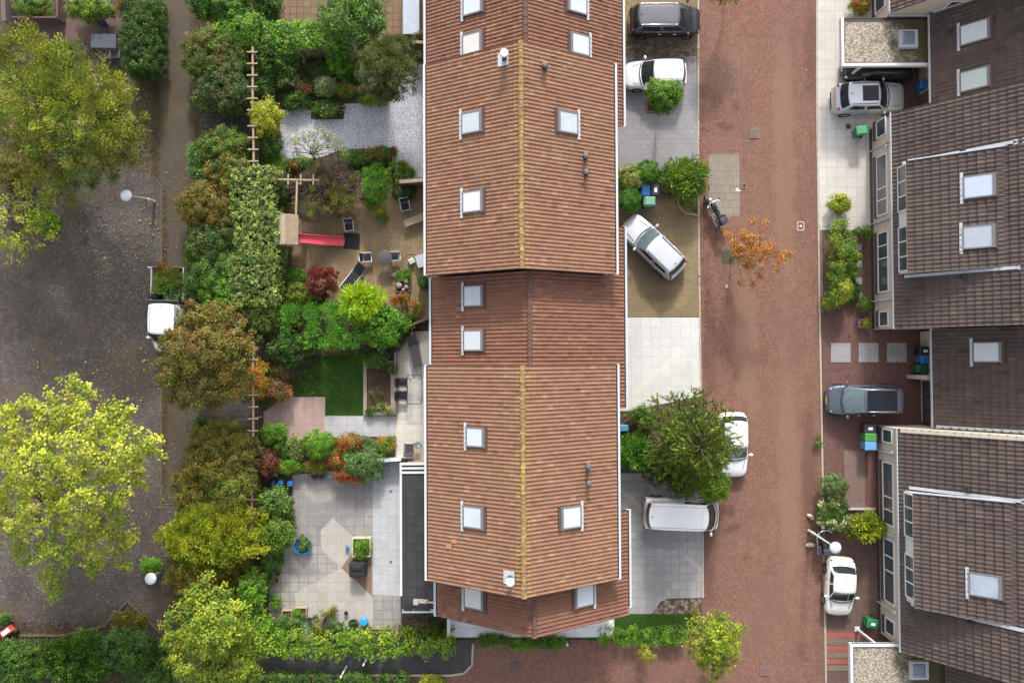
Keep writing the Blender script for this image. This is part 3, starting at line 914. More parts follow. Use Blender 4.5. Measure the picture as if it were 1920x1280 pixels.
def door(parent, x, y0, y1, z0, z1, side, mat, name='door'):
    m = MB(); m.b2(x, x + side * 0.05, y0, y1, z0, z1)
    d = m.build(name, mat, parent, local=False)
    m = MB(); m.b2(x + side * 0.05, x + side * 0.10, y1 - 0.16, y1 - 0.10, 1.0, 1.12)
    m.build('handle', CHROME, d, local=False)
    return d

# ------------------------------------------------------------------ the terrace with red roofs
def red_house(label, x0, x1, y0, y1, ze, zr, tiles, ridge, gx0=None, gx1=None, canopy=None, rlo=0.0, yellow=0.0):
    """eaves at x0, x1; gables at y0 < y1"""
    xm = (x0 + x1) / 2
    t = thing('terrace_house', label, 'house', (xm, (y0 + y1) / 2, 0), 0, 'red roofed terrace houses')
    ins = 0.32
    wx0, wx1, wy0, wy1 = x0 + ins, x1 - ins, y0 + 0.14, y1 - 0.14
    sl = (zr - ze) / (xm - x0)
    # walls with gables, one closed body
    m = MB()
    zt = ze - 0.16 + sl * ins
    zk = zr - 0.20
    prof = [(wx0, 0), (wx1, 0), (wx1, zt), (xm, zk), (wx0, zt)]
    vs = [(px_, wy0, pz_) for px_, pz_ in prof] + [(px_, wy1, pz_) for px_, pz_ in prof]
    m.add(vs, [(4, 3, 2, 1, 0)[::-1], (5, 6, 7, 8, 9)[::-1], (0, 5, 6, 1)[::-1], (1, 6, 7, 2)[::-1], (2, 7, 8, 3)[::-1], (3, 8, 9, 4)[::-1], (4, 9, 5, 0)[::-1]])
    m.build('wall', BRICKW, t, local=False)
    # roof: deck with two tiled slopes
    m = MB()
    dk = 0.11
    prof = [(x0 + 0.03, ze - dk), (xm, zr - dk), (x1 - 0.03, ze - dk), (x1 - 0.03, ze - 0.012), (xm, zr - 0.012), (x0 + 0.03, ze - 0.012)]
    vs = [(a, y0 + 0.012, b_) for a, b_ in prof] + [(a, y1 - 0.012, b_) for a, b_ in prof]
    fs = [(0, 1, 4, 5), (1, 2, 3, 4), (11, 10, 7, 6), (10, 9, 8, 7)]
    for i in range(6):
        j = (i + 1) % 6
        fs.append((j, i, i + 6, j + 6))
    m.add(vs, fs)
    rf = m.build('roof', BROWNTRIM, t, local=False)
    S = math.hypot(xm - x0, zr - ze)
    for sx, xe in ((1, x0), (-1, x1)):
        u = Vector((sx * (xm - x0), 0, zr - ze))
        tile_slope('tiled_slope', tiles, (xe, y0, ze), u, (0, 1, 0), S - 0.03, y1 - y0, rf, lichen=(rlo, yellow))
    ridge_caps(ridge, (xm, y0 - 0.01, zr + 0.03), (xm, y1 + 0.01, zr + 0.03), rf)
    # barge boards
    for yy in (y0 - 0.02, y1 + 0.02):
        m = MB()
        for xe in (x0, x1):
            m.bar((xe, yy, ze - 0.04), (xm, yy, zr - 0.04), 0.035, 0.13)
        m.build('verge_board', BROWNTRIM, t, local=False)
    ga = gx0 or (y0, y1); gb = gx1 or (y0, y1)
    gutter(x0 - 0.01, ga[0], ga[1], ze - 0.02, -1, t)
    gutter(x1 + 0.01, gb[0], gb[1], ze - 0.02, 1, t)
    if canopy:                              # low eave that runs on in front of the neighbour
        for (ya, yb, depth) in canopy:
            u = Vector((-(xm - x0), 0, zr - ze)).normalized()
            tile_slope('canopy_slope', tiles, (x1, ya, ze), u, (0, 1, 0), depth, yb - ya, t, lichen=(0, 0))
            m = MB()
            a = Vector((x1, 0, ze)) + u * depth
            pr = [(x1 - 0.02, ze - 0.12), (x1 - 0.02, ze - 0.015), (a.x, a.z - 0.015), (a.x, a.z - 0.12)]
            vs = [(p_[0], ya + 0.01, p_[1]) for p_ in pr] + [(p_[0], yb - 0.01, p_[1]) for p_ in pr]
            m.add(vs, [(0, 1, 2, 3), (7, 6, 5, 4), (1, 0, 4, 5), (2, 1, 5, 6), (3, 2, 6, 7), (0, 3, 7, 4)])
            m.build('canopy_deck', BROWNTRIM, t, local=False)
    # street and garden fronts
    w = wy1 - wy0
    nb = max(1, round(w / 5.6))
    for k in range(nb):
        a = wy0 + w * k / nb; d_ = w / nb
        for sx, xx in ((-1, wx0), (1, wx1)):
            window(t, xx, a + d_ * 0.50, a + d_ * 0.90, 0.9, 2.2, sx, (0.5,))
            door(t, xx, a + d_ * 0.12, a + d_ * 0.12 + 0.95, 0.02, 2.1, sx, DARKWOOD)
            if ze > 4: window(t, xx, a + d_ * 0.18, a + d_ * 0.8, 3.1, ze - 0.7, sx, (0.33, 0.66))
    t['_'] = 0
    del t['_']
    return dict(t=t, x0=x0, x1=x1, xm=xm, ze=ze, zr=zr, y0=y0, y1=y1)

ZT, RT = 6.3, 9.4        # taller houses: eave, ridge
ZS, RS = 4.9, 8.25       # lower houses
Y_ = lambda py, z: P(960, py, z).y
tx0 = (P(803, 320, ZT).x + P(804, 880, ZT).x) / 2
tx1 = (P(1150, 320, ZT).x + P(1154, 880, ZT).x) / 2
sx0 = P(813, 600, ZS).x
sx1 = P(1168, 600, ZS).x
yA0, yA1 = Y_(511, ZT + 1), Y_(103, ZT + 1.3)
yB0, yB1 = Y_(1100, ZT + 1.3), Y_(684, ZT + 1)
yE0 = Y_(1172, ZS + 1.6)
house_top = red_house('low red tiled house at the upper end of the terrace, two pairs of skylights', sx0 - 0.25, sx1, yA1 + 0.03, yA1 + 10.5, ZS, RS, M_TILE_OLD, M_RIDGE_B,
                      gx1=(P(1168, 237, ZS).y, yA1 + 10.5), canopy=[(P(1168, 237, ZS).y, yA1 + 0.02, 1.0)])
house_a = red_house('tall red tiled house with a round white flue and three skylights', tx0, tx1, yA0, yA1, ZT, RT, M_TILE_RED, M_RIDGE_Y, rlo=0.55, yellow=1.05)
house_mid = red_house('low red tiled middle house with two skylights on one slope', sx0, sx1, yB1 + 0.03, yA0 - 0.03, ZS, RS, M_TILE_OLD, M_RIDGE_B,
                      gx1=(P(1170, 765, ZS).y, P(1170, 425, ZS).y), canopy=[(P(1170, 765, ZS).y, yB1 + 0.02, 1.0), (yA0 - 0.02, P(1170, 425, ZS).y, 1.0)])
house_b = red_house('tall red tiled house with twin flues and a white flue at its lower gable', tx0, tx1, yB0, yB1, ZT, RT, M_TILE_RED, M_RIDGE_Y, rlo=0.55, yellow=1.05)
house_end = red_house('low red tiled end house beside the bottom hedge, a skylight on each slope', sx0 + 0.2, sx1 + 0.1, yE0, yB0 - 0.03, ZS, RS, M_TILE_OLD, M_RIDGE_B,
                      gx1=(yE0 + 0.4, P(1172, 955, ZS).y), canopy=[(yB0 - 0.02, P(1172, 955, ZS).y, 1.0)])

def on_roof(h, px, py):
    sgn = 1 if px < 980 else -1
    xe = h['x0'] if sgn > 0 else h['x1']
    u = Vector((sgn * (h['xm'] - h['x0']), 0, h['zr'] - h['ze'])).normalized()
    v = Vector((0, 1, 0))
    n = u.cross(v)
    if n.z < 0: n = -n
    return PP(px, py, Vector((xe, 0, h['ze'])) + n * 0.05, n), u, v, n
PALEPANE2 = plain('skylight_pane_greyer', (0.43, 0.47, 0.51), 0.12, 0, 0.6, var=0.2, scale=2.5)
PALEPANE3 = plain('skylight_pane_cloudy', (0.47, 0.52, 0.57), 0.10, 0, 0.6, var=0.18, scale=1.3)
PALEPANE4 = plain('skylight_pane_cream', (0.54, 0.54, 0.52), 0.12, 0, 0.6, var=0.08, scale=2)
for h, px, py, pm in ((house_top, 888, 8, PALEPANE), (house_top, 887, 82, PALEPANE4), (house_top, 1081, 6, PALEPANE3), (house_top, 1086, 84, PALEPANE),
                      (house_a, 886, 230, PALEPANE2), (house_a, 1063, 230, PALEPANE2), (house_a, 888, 378, plain('lilac_pane', (0.56, 0.55, 0.66), 0.12, 0, 0.6, var=0.05)),
                      (house_mid, 889, 555, PALEPANE3), (house_mid, 889, 638, PALEPANE),
                      (house_b, 893, 819, PALEPANE), (house_b, 889, 969, PALEPANE3), (house_b, 1069, 969, PALEPANE),
                      (house_end, 890, 1121, PALEPANE4), (house_end, 1094, 1116, PALEPANE)):
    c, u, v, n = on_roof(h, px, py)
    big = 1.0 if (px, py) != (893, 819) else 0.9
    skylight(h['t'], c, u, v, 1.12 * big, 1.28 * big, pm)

def flue(h, px, py, kind):
    c, u, v, n = on_roof(h, px, py)
    if kind == 'white':
        m = MB(); R = Matrix((u, v, n)).transposed()
        if R.determinant() < 0: R = Matrix((u, -v, n)).transposed()
        for i in range(5): m.box(c + v * (-0.26 + 0.13 * i) + n * 0.03, (0.62, 0.12, 0.03 + 0.012 * (i % 2)), rot=R)
        b = m.build('flue_flashing', LEAD, h['t'], local=False)
        m = MB(); m.cyl(c + u * 0.05, 0.13, 0.75, 18); f = m.build('flue_pipe', DARKMETAL, h['t'], local=False, smooth=True, ang=40)
        m = MB(); m.lathe([(0.20, 0), (0.215, 0.03), (0.215, 0.09), (0.19, 0.13), (0.10, 0.15), (0.001, 0.155)], 24, c + u * 0.05 + Vector((0, 0, 0.75)))
        m.build('flue_cap', WHITE, f, local=False, smooth=True, ang=40)
    else:
        m = MB(); m.lathe([(0.15, -0.05), (0.13, 0.12), (0.10, 0.14), (0.10, 0.42)], 16, c)
        f = m.build('vent_pipe', DARKMETAL, h['t'], local=False, smooth=True, ang=40)
        m = MB(); m.lathe([(0.13, 0.40), (0.15, 0.42), (0.15, 0.50), (0.11, 0.55), (0.001, 0.565)], 16, c)
        m.build('vent_cap', plain('vent_grey', (0.12, 0.12, 0.14), 0.5) if 'vent_grey' not in MATS else MATS['vent_grey'], f, local=False, smooth=True, ang=40)
flue(house_a, 944, 112, 'white'); flue(house_b, 955, 1082, 'white')
flue(house_a, 1021, 128, 'vent'); flue(house_a, 1097, 296, 'vent'); flue(house_a, 1098, 326, 'vent')
flue(house_b, 1102, 872, 'vent'); flue(house_b, 1103, 903, 'vent')
# two replaced tiles on the lower house
for px, py in ((852, 1014), (842, 1024)):
    c, u, v, n = on_roof(house_b, px, py)
    m = MB(); R = Matrix((u, v, n)).transposed(); m.box(c + n * 0.03, (0.33, 0.2, 0.02), rot=R if R.determinant() > 0 else Matrix((u, -v, n)).transposed())
    m.build('replacement_tile', plain('new_tile', (0.40, 0.20, 0.10), 0.8) if 'new_tile' not in MATS else MATS['new_tile'], house_b['t'], local=False)
# ------------------------------------------------------------------ the row with dark roofs on the right
EZ = 3.2
def roof_block(label, xe, ze, y0, y1, slope, xr, facade, group='dark roofed houses'):
    """single-pitch view: eave at xe facing the street, ridge at xr, plain rear slope"""
    t = thing('brown_roofed_house', label, 'house', (xe + 0.5, (y0 + y1) / 2, 0), 0, group)
    zr = ze + (xr - xe) * slope
    xb = 2 * xr - xe
    m = MB()
    wx1 = xb - 0.3
    zt = ze - 0.14 + (facade - xe) * slope
    prof = [(facade, 0), (wx1, 0), (wx1, zt), (xr, zr - 0.2), (facade, zt)]
    vs = [(a, y0 + 0.06, b_) for a, b_ in prof] + [(a, y1 - 0.06, b_) for a, b_ in prof]
    m.add(vs, [(0, 1, 2, 3, 4), (9, 8, 7, 6, 5), (1, 0, 5, 6), (2, 1, 6, 7), (3, 2, 7, 8), (4, 3, 8, 9), (0, 4, 9, 5)])
    m.build('wall', RENDER, t, local=False)
    m = MB()
    dk = 0.12
    prof = [(xe + 0.03, ze - dk), (xr, zr - dk), (xb - 0.03, ze - dk), (xb - 0.03, ze - 0.015), (xr, zr - 0.015), (xe + 0.03, ze - 0.015)]
    vs = [(a, y0 + 0.012, b_) for a, b_ in prof] + [(a, y1 - 0.012, b_) for a, b_ in prof]
    fs = [(0, 1, 4, 5), (1, 2, 3, 4), (11, 10, 7, 6), (10, 9, 8, 7)]
    for i in range(6):
        j = (i + 1) % 6
        fs.append((j, i, i + 6, j + 6))
    m.add(vs, fs)
    rf = m.build('roof', BROWNTRIM, t, local=False)
    S = math.hypot(xr - xe, zr - ze)
    tile_slope('tiled_slope', M_TILE_DARK, (xe, y0, ze), (xr - xe, 0, zr - ze), (0, 1, 0), S - 0.02, y1 - y0, rf, tw=0.23, th=0.43, amp=0.042, lift=0.09)
    tile_slope('tiled_slope', M_TILE_DARK, (xb, y0, ze), (-(xr - xe), 0, zr - ze), (0, 1, 0), S - 0.02, y1 - y0, rf, tw=0.23, th=0.43, amp=0.042, lift=0.09, seg=4)
    ridge_caps(M_RIDGE_B, (xr, y0, zr + 0.03), (xr, y1, zr + 0.03), rf)
    return dict(t=t, xe=xe, ze=ze, y0=y0, y1=y1, slope=slope, xr=xr, zr=zr, facade=facade)

def downpipe(h, px, py):
    """px, py: where the pipe meets the ground"""
    p = P(px, py, 0)
    x = h['facade'] - 0.05
    m = MB(); m.tube([(x, p.y, 0.02), (x, p.y, h['ze'] - 0.14)], 0.045, 8)
    m.build('downpipe', CONC if px % 2 else WHITE, h['t'], local=False)
def wall_lamp(h, py, z):
    m = MB(); m.lathe([(0.05, -0.1), (0.09, 0), (0.05, 0.1)], 12, (h['facade'] - 0.1, P(1640, py, z).y, z))
    m.build('wall_lamp', WHITE, h['t'], local=False, smooth=True)

def dormer(h, y0, y1, x0, z0, slope):
    """raised part of the roof over a strip of windows; returns its plane"""
    t = h['t']
    # where it dies into the main roof
    xm = (z0 - h['ze'] - slope * x0 + h['slope'] * h['xe']) / (h['slope'] - slope)
    zm = z0 + (xm - x0) * slope
    m = MB()
    zb = h['ze'] + 0.04
    xb = h['xe'] + 0.10
    xf = x0 + 0.10
    pr = [(xf, zb), (xf, z0 - 0.13), (xm, zm - 0.13), (xm, zm - 0.4), (xb + 0.2, zb)]
    vs = [(a, y0 + 0.06, b_) for a, b_ in pr] + [(a, y1 - 0.06, b_) for a, b_ in pr]
    n = len(pr)
    m.add(vs, [tuple(reversed(range(n))), tuple(range(n, 2 * n))] + [(i, (i + 1) % n, n + (i + 1) % n, n + i) for i in range(n)])
    m.build('dormer_wall', WHITE, t, local=False)
    S = math.hypot(xm - x0, zm - z0)
    m = MB()
    pr = [(x0 + 0.02, z0 - 0.13), (x0 + 0.02, z0 - 0.012), (xm, zm - 0.012), (xm, zm - 0.13)]
    vs = [(a, y0 + 0.012, b_) for a, b_ in pr] + [(a, y1 - 0.012, b_) for a, b_ in pr]
    m.add(vs, [(0, 3, 2, 1), (4, 5, 6, 7)] + [(i, (i + 1) % 4, 4 + (i + 1) % 4, 4 + i) for i in range(4)])
    dk = m.build('dormer_roof', BROWNTRIM, t, local=False)
    tile_slope('tiled_slope', M_TILE_DARK, (x0, y0, z0), (xm - x0, 0, zm - z0), (0, 1, 0), S - 0.02, y1 - y0, dk, tw=0.23, th=0.43, amp=0.042, lift=0.09)
    for yy in (y0 - 0.09, y1 + 0.13):
        m = MB()
        k = 12
        for i in range(k):
            xa = h['xe'] + 0.25 + (xm + 0.1 - h['xe'] - 0.25) * i / k; xc = h['xe'] + 0.25 + (xm + 0.1 - h['xe'] - 0.25) * (i + 1) / k
            f = lambda q: h['ze'] + (q - h['xe']) * h['slope'] + 0.19
            m.bar((xa, yy, f(xa) + 0.006 * (i % 2)), (xc, yy, f(xc) + 0.006 * (i % 2)), 0.16, 0.05)
        m.bar((xm + 0.05, yy, zm + 0.12), (xm + 0.62, yy, zm + 0.12 + 0.57 * h['slope']), 0.26, 0.05)
        m.build('lead_flashing', LEAD, t, local=False)
    m = MB(); m.bar((x0 + .02, y1 + .03, z0 + .06), (xm, y1 + .03, zm + .06), .07, .16); m.build('verge_trim', LEAD, t, local=False)
    return dict(o=Vector((x0, 0, z0)), u=Vector((xm - x0, 0, zm - z0)).normalized(), x=xf)

def sky_plane(t, o, u, px, py, wv, wu, pm):
    v = Vector((0, 1, 0))
    n = u.cross(v)
    if n.z < 0: n = -n
    c = PP(px, py, o + n * 0.05, n)
    skylight(t, c, u, v, wv, wu, pm)

def yy(py, z=1.5, px=1650): return P(px, py, z).y

# house with the pale drive
fx2 = (P(1632, 300, 0).x + P(1634, 560, 0).x) / 2
ex2 = fx2 - 0.10
SL = 1.235
h2 = roof_block('dark tiled house with a raised dormer strip holding two skylights', ex2, EZ, P(1686, 616, EZ).y, P(1680, 211, EZ).y, SL, ex2 + 5.6, fx2)
gutter(ex2 - 0.01, h2['y0'], h2['y1'], EZ - 0.02, -1, h2['t'], w=0.10)
d2 = dormer(h2, P(1705, 512, 4.7).y, P(1705, 302, 4.7).y, ex2 + 0.02, 4.65, 0.84)
for y0, y1, z0, z1, sp in ((257, 224, 0.95, 2.15, ()), (404, 291, 0.9, 2.2, (0.26, 0.45)), (548, 435, 0.9, 2.2, (0.56, 0.77)), (612, 583, 0.95, 2.1, ())):
    window(h2['t'], fx2, yy(y0), yy(y1), z0, z1, -1, sp)
for y0, y1, sp in ((396, 310, (0.33, 0.65)), (509, 424, (0.33, 0.66))):
    window(h2['t'], d2['x'], yy(y0, 4, 1692), yy(y1, 4, 1692), 3.40, 4.45, -1, sp, name='dormer_window', sill=False)
for py in (286, 422, 566): downpipe(h2, 1631 + py % 2, py)
wall_lamp(h2, 274, 2.3)
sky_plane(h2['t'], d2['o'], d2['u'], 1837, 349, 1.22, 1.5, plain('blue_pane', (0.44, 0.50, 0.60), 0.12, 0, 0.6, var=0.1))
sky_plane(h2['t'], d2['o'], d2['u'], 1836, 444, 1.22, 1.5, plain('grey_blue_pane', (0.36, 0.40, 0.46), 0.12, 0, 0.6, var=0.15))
m = MB(); m.lathe([(0.10, 0), (0.09, 0.3), (0.12, 0.32), (0.10, 0.4)], 12, PP(1802, 520, Vector((ex2, 0, EZ)), Vector((-SL, 0, 1)).normalized()))
m.build('vent_pipe', DARKMETAL, h2['t'], local=False)
m = MB(); m.lathe([(0.10, 0), (0.09, 0.3), (0.12, 0.32), (0.10, 0.4)], 12, PP(1800, 283, Vector((ex2, 0, EZ)), Vector((-SL, 0, 1)).normalized()))
m.build('vent_pipe', DARKMETAL, h2['t'], local=False)
m = MB(); m.b2(fx2 - 0.03, fx2 - 0.002, h2['y0'] + 0.1, h2['y1'] - 0.1, 0.02, 0.35)
m.build('plinth', BROWNTRIM, h2['t'], local=False)

# set-back houses with garage fronts
ex1 = P(1749, 160, 3.0).x
h1 = roof_block('set back dark tiled house behind the gravel roofed carport, two white skylights', ex1, 3.0, h2['y1'] + 0.02, P(1755, 28, 3.0).y, SL, ex1 + 5.4, ex1 + 0.75)
gutter(ex1 - 0.01, h1['y0'], h1['y1'], 2.98, -1, h1['t'], w=0.10)
sky_plane(h1['t'], Vector((ex1, 0, 3.0)), Vector((1, 0, SL)).normalized(), 1829, 61, 1.15, 1.55, PALEPANE)
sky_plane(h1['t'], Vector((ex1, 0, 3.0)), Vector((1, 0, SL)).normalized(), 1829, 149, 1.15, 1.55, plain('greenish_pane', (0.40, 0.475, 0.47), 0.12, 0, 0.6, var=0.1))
door(h1['t'], ex1 + 0.75, P(1740, 205, 1).y, P(1740, 170, 1).y, 0.02, 2.2, -1, DARKWOOD)
ex3 = P(1752, 700, 3.0).x
h3y0 = P(1760, 801, 3.0).y
h3 = roof_block('set back dark tiled house above the black glazed garage front, single white skylight', ex3, 3.0, h3y0, h2['y0'] - 0.02, SL, ex3 + 5.4, ex3 + 0.75)
gutter(ex3 - 0.01, h3['y0'], h3['y1'], 2.98, -1, h3['t'], w=0.10)
sky_plane(h3['t'], Vector((ex3, 0, 3.0)), Vector((1, 0, SL)).normalized(), 1852, 660, 1.12, 1.45, PALEPANE)
window(h3['t'], ex3 + 0.75, P(1740, 796, 1).y, P(1740, 715, 1).y, 0.3, 2.3, -1, (0.33, 0.66), frame=DARKMETAL, name='garage_window', sill=False)
m = MB(); q = P(1735, 707, 1.5); m.b2(ex3 - 0.1, ex3 + 0.76, q.y - 0.12, q.y + 0.12, 0.02, 2.3)
m.build('fin_wall', RENDER, h3['t'], local=False)
m = MB()
for i in range(13):
    xa = ex3 + i * 0.42; xc = xa + 0.43
    m.bar((xa, h3y0 + 0.06, 3.12 + (xa - ex3) * SL), (xc, h3y0 + 0.06, 3.12 + (xc - ex3) * SL), 0.16, 0.05)
m.build('lead_flashing', LEAD, h3['t'], local=False)

# lower house
fx4 = (P(1640, 850, 0).x + P(1648, 1130, 0).x) / 2
ex4 = fx4 - 0.10
h4 = roof_block('dark tiled house beside the small white car, one skylight in its long dormer strip', ex4, EZ, P(1697, 1222, EZ).y, h3y0 - 0.03, SL, ex4 + 5.6, fx4)
gutter(ex4 - 0.01, h4['y0'], h4['y1'], EZ - 0.02, -1, h4['t'], w=0.10)
m = MB(); yv = h4['y1'] - 0.10
for i in range(13):
    xa = ex4 + i * 0.43; xc = xa + 0.43
    m.bar((xa, yv, EZ + 0.12 + (xa - ex4) * SL), (xc, yv, EZ + 0.12 + (xc - ex4) * SL), 0.22, 0.07)
m.build('verge_coping', RENDER, h4['t'], local=False)
d4 = dormer(h4, P(1717, 1140, 4.7).y, P(1717, 924, 4.7).y, ex4 + 0.02, 4.65, 0.84)
for y0, y1, z0, z1, sp in ((830, 804, 0.95, 2.15, ()), (984, 866, 0.9, 2.2, (0.24, 0.45)), (1130, 1010, 0.9, 2.2, (0.5, 0.73)), (1190, 1160, 0.95, 2.1, ())):
    window(h4['t'], fx4, yy(y0), yy(y1), z0, z1, -1, sp)
for y0, y1, sp in ((1008, 925, (0.36, 0.68)), (1122, 1040, (0.36, 0.68))):
    window(h4['t'], d4['x'], yy(y0, 4, 1700), yy(y1, 4, 1700), 3.40, 4.45, -1, sp, name='dormer_window', sill=False)
for py in (842, 990, 1126): downpipe(h4, 1639 + py % 2, py)
wall_lamp(h4, 848, 2.3); wall_lamp(h4, 1148, 2.3)
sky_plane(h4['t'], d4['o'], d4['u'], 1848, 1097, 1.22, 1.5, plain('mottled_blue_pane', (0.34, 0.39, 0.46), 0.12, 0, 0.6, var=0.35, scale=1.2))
for px, py in ((1810, 915), (1815, 1163)):
    m = MB(); m.lathe([(0.10, 0), (0.09, 0.3), (0.12, 0.32), (0.10, 0.4)], 12, PP(px, py, Vector((ex4, 0, EZ)), Vector((-SL, 0, 1)).normalized()))
    m.build('vent_pipe', DARKMETAL, h4['t'], local=False)
m = MB(); m.b2(fx4 - 0.03, fx4 - 0.002, h4['y0'] + 0.1, h4['y1'] - 0.1, 0.02, 0.35)
m.build('plinth', BROWNTRIM, h4['t'], local=False)

# bottom set-back house (only its roof corner shows)
ex5 = P(1776, 1262, 3.0).x
h5 = roof_block('set back dark tiled house at the bottom right behind the gravel roofed carport', ex5, 3.0, h4['y0'] - 6.0, h4['y0'] - 0.04, SL, ex5 + 5.4, ex5 + 0.75)

# top right house: cream gable wall facing down the street
fx0 = P(1628, 15, 0).x
ex0 = fx0 - 0.10
y0b = P(1705, 29, 2.6).y
h0 = roof_block('cream walled house at the top right, its gable above the gravel carport', ex0, EZ, y0b - 0.05, y0b + 9.0, SL, ex0 + 5.6, fx0)
gutter(ex0 - 0.01, h0['y0'], h0['y1'], EZ - 0.02, -1, h0['t'], w=0.10)
window(h0['t'], fx0, yy(22, 1.5), yy(-30, 1.5), 0.95, 2.2, -1, (0.6,))
q = PP(1788, 8, Vector((0, y0b + 0.06, 0)), Vector((0, -1, 0)))
m = MB(); m.b2(q.x - 0.45, q.x + 0.45, y0b - 0.06, y0b - 0.02, q.z - 0.5, q.z + 0.6)
f = m.build('gable_window', UPVC, h0['t'], local=False)
m = MB(); m.b2(q.x - 0.36, q.x + 0.36, y0b - 0.075, y0b - 0.062, q.z - 0.42, q.z + 0.52)
m.build('pane', WINGLASS, f, local=False)
m = MB()
for i in range(12):
    xa = ex1 + i * 0.4; xc = xa + 0.41
    m.bar((xa, y0b - 0.07, 3.14 + (xa - ex1) * SL), (xc, y0b - 0.07, 3.14 + (xc - ex1) * SL), 0.12, 0.06)
m.bar((P(1668, 29, 2.7).x, y0b - 0.07, 2.72), (ex1, y0b - 0.07, 2.72), 0.1, 0.06)
m.build('lead_flashing', LEAD, h0['t'], local=False)

# flat roofed carports covered with gravel
M_GRAVEL = gravel('roof_gravel', [(0.24, 0.20, 0.145), (0.40, 0.35, 0.28), (0.53, 0.48, 0.41)], 15.0, (0.060, 0.050, 0.018), (P(1585, 80, 2.6).x, P(1755, 80, 2.6).x))
def carport(label, x0, x1, y0, y1, z, posts, sides, domes):
    t = thing('carport', label, 'carport', ((x0 + x1) / 2, (y0 + y1) / 2, 0), 0, 'gravel roofed carports')
    m = MB(); m.b2(x0 + 0.1, x1, y0 + 0.1, y1, z - 0.18, z - 0.03); r = m.build('roof_deck', DARKMETAL, t, local=False)
    m = MB(); m.b2(x0 + 0.22, x1 - 0.04, y0 + 0.2, y1 - 0.2, z - 0.03, z + 0.0); m.build('gravel', M_GRAVEL, r, local=False)
    m = MB()
    k = 0.16
    m.b2(x0, x0 + k, y0, y1, z - 0.24, z + 0.05)
    if 'low' in sides: m.b2(x0 + k, x1, y0, y0 + k, z - 0.24, z + 0.049)
    if 'high' in sides: m.b2(x0 + k, x1, y1 - k, y1, z - 0.24, z + 0.049)
    m.build('fascia', WHITE, t, local=False)
    m = MB()
    m.b2(x0 + k, x0 + k + 0.06, y0 + k, y1 - k, z - 0.02, z + 0.03)
    m.b2(x0 + k + 0.06, x1, y0 + k, y0 + k + 0.06, z - 0.02, z + 0.03)
    m.b2(x0 + k + 0.06, x1, y1 - k - 0.06, y1 - k, z - 0.02, z + 0.03)
    m.build('upstand', BROWNTRIM, t, local=False)
    for px, py in posts:
        p = P(px, py, 0)
        m = MB(); m.b2(p.x - 0.055, p.x + 0.055, p.y - 0.055, p.y + 0.055, 0.03, z - 0.24); m.b2(p.x - 0.14, p.x + 0.14, p.y - 0.14, p.y + 0.14, 0.0, 0.12)
        m.build('post', WHITE, t, local=False)
    for px, py in domes:
        p = P(px, py, z + 0.2)
        m = MB(); m.box((p.x, p.y, z + 0.10), (1.08, 1.08, 0.22), taper=0.92); d = m.build('roof_light', plain('dome_kerb', (0.42, 0.42, 0.44), 0.6), t, local=False)
        m = MB(); m.box((p.x - 0.06, p.y + 0.02, z + 0.235), (0.74, 0.8, 0.06), taper=0.7); m.build('pane', GLASSDOME, d, local=False, bevel=0.015)
    return t
zc = 2.6
carport('gravel topped carport with a square roof light, black car beneath', P(1577, 80, zc).x, ex1 + 0.08, P(1660, 124, zc).y, y0b - 0.12, zc, [(1588, 147)], ('low',), [(1705, 72)])
carport('gravel topped carport at the bottom right with a brown roof light', P(1594, 1250, zc).x, ex5 + 0.1, P(1660, 1420, zc).y, P(1650, 1206, zc).y, zc, [(1606, 1178)], ('high',), [(1725, 1257)])
# ------------------------------------------------------------------ vehicles
def paint(name, c, metal=0.0, rough=0.32):
    m = NT(name, rough, metal, 0.5)
    nz = m.noise(m.obj(), 2.5, 4, 0.6)
    m.col(m.mix(nz, tuple(x * 0.93 for x in c), c))
    m.b.inputs['Coat Weight'].default_value = 0.6
    m.b.inputs['Coat Roughness'].default_value = 0.06
    return m.mat
P_WHITE = paint('white_car_paint', (0.80, 0.805, 0.815))
P_SILVER = paint('silver_car_paint', (0.50, 0.51, 0.545), 0.35)
P_SILVER2 = paint('pale_silver_paint', (0.60, 0.62, 0.66), 0.25)
P_GREY = paint('dark_grey_paint', (0.045, 0.043, 0.052), 0.4)
P_BLUEGREY = paint('slate_blue_paint', (0.095, 0.112, 0.145), 0.4)
P_BLACK = paint('black_paint', (0.014, 0.014, 0.016), 0.1)
P_IVORY = paint('ivory_car_paint', (0.74, 0.73, 0.67))
PLATE_Y = plain('yellow_plate', (0.65, 0.42, 0.04), 0.5, var=0.1)
GAP = plain('panel_gap', (0.02, 0.02, 0.022), 0.7, var=0)

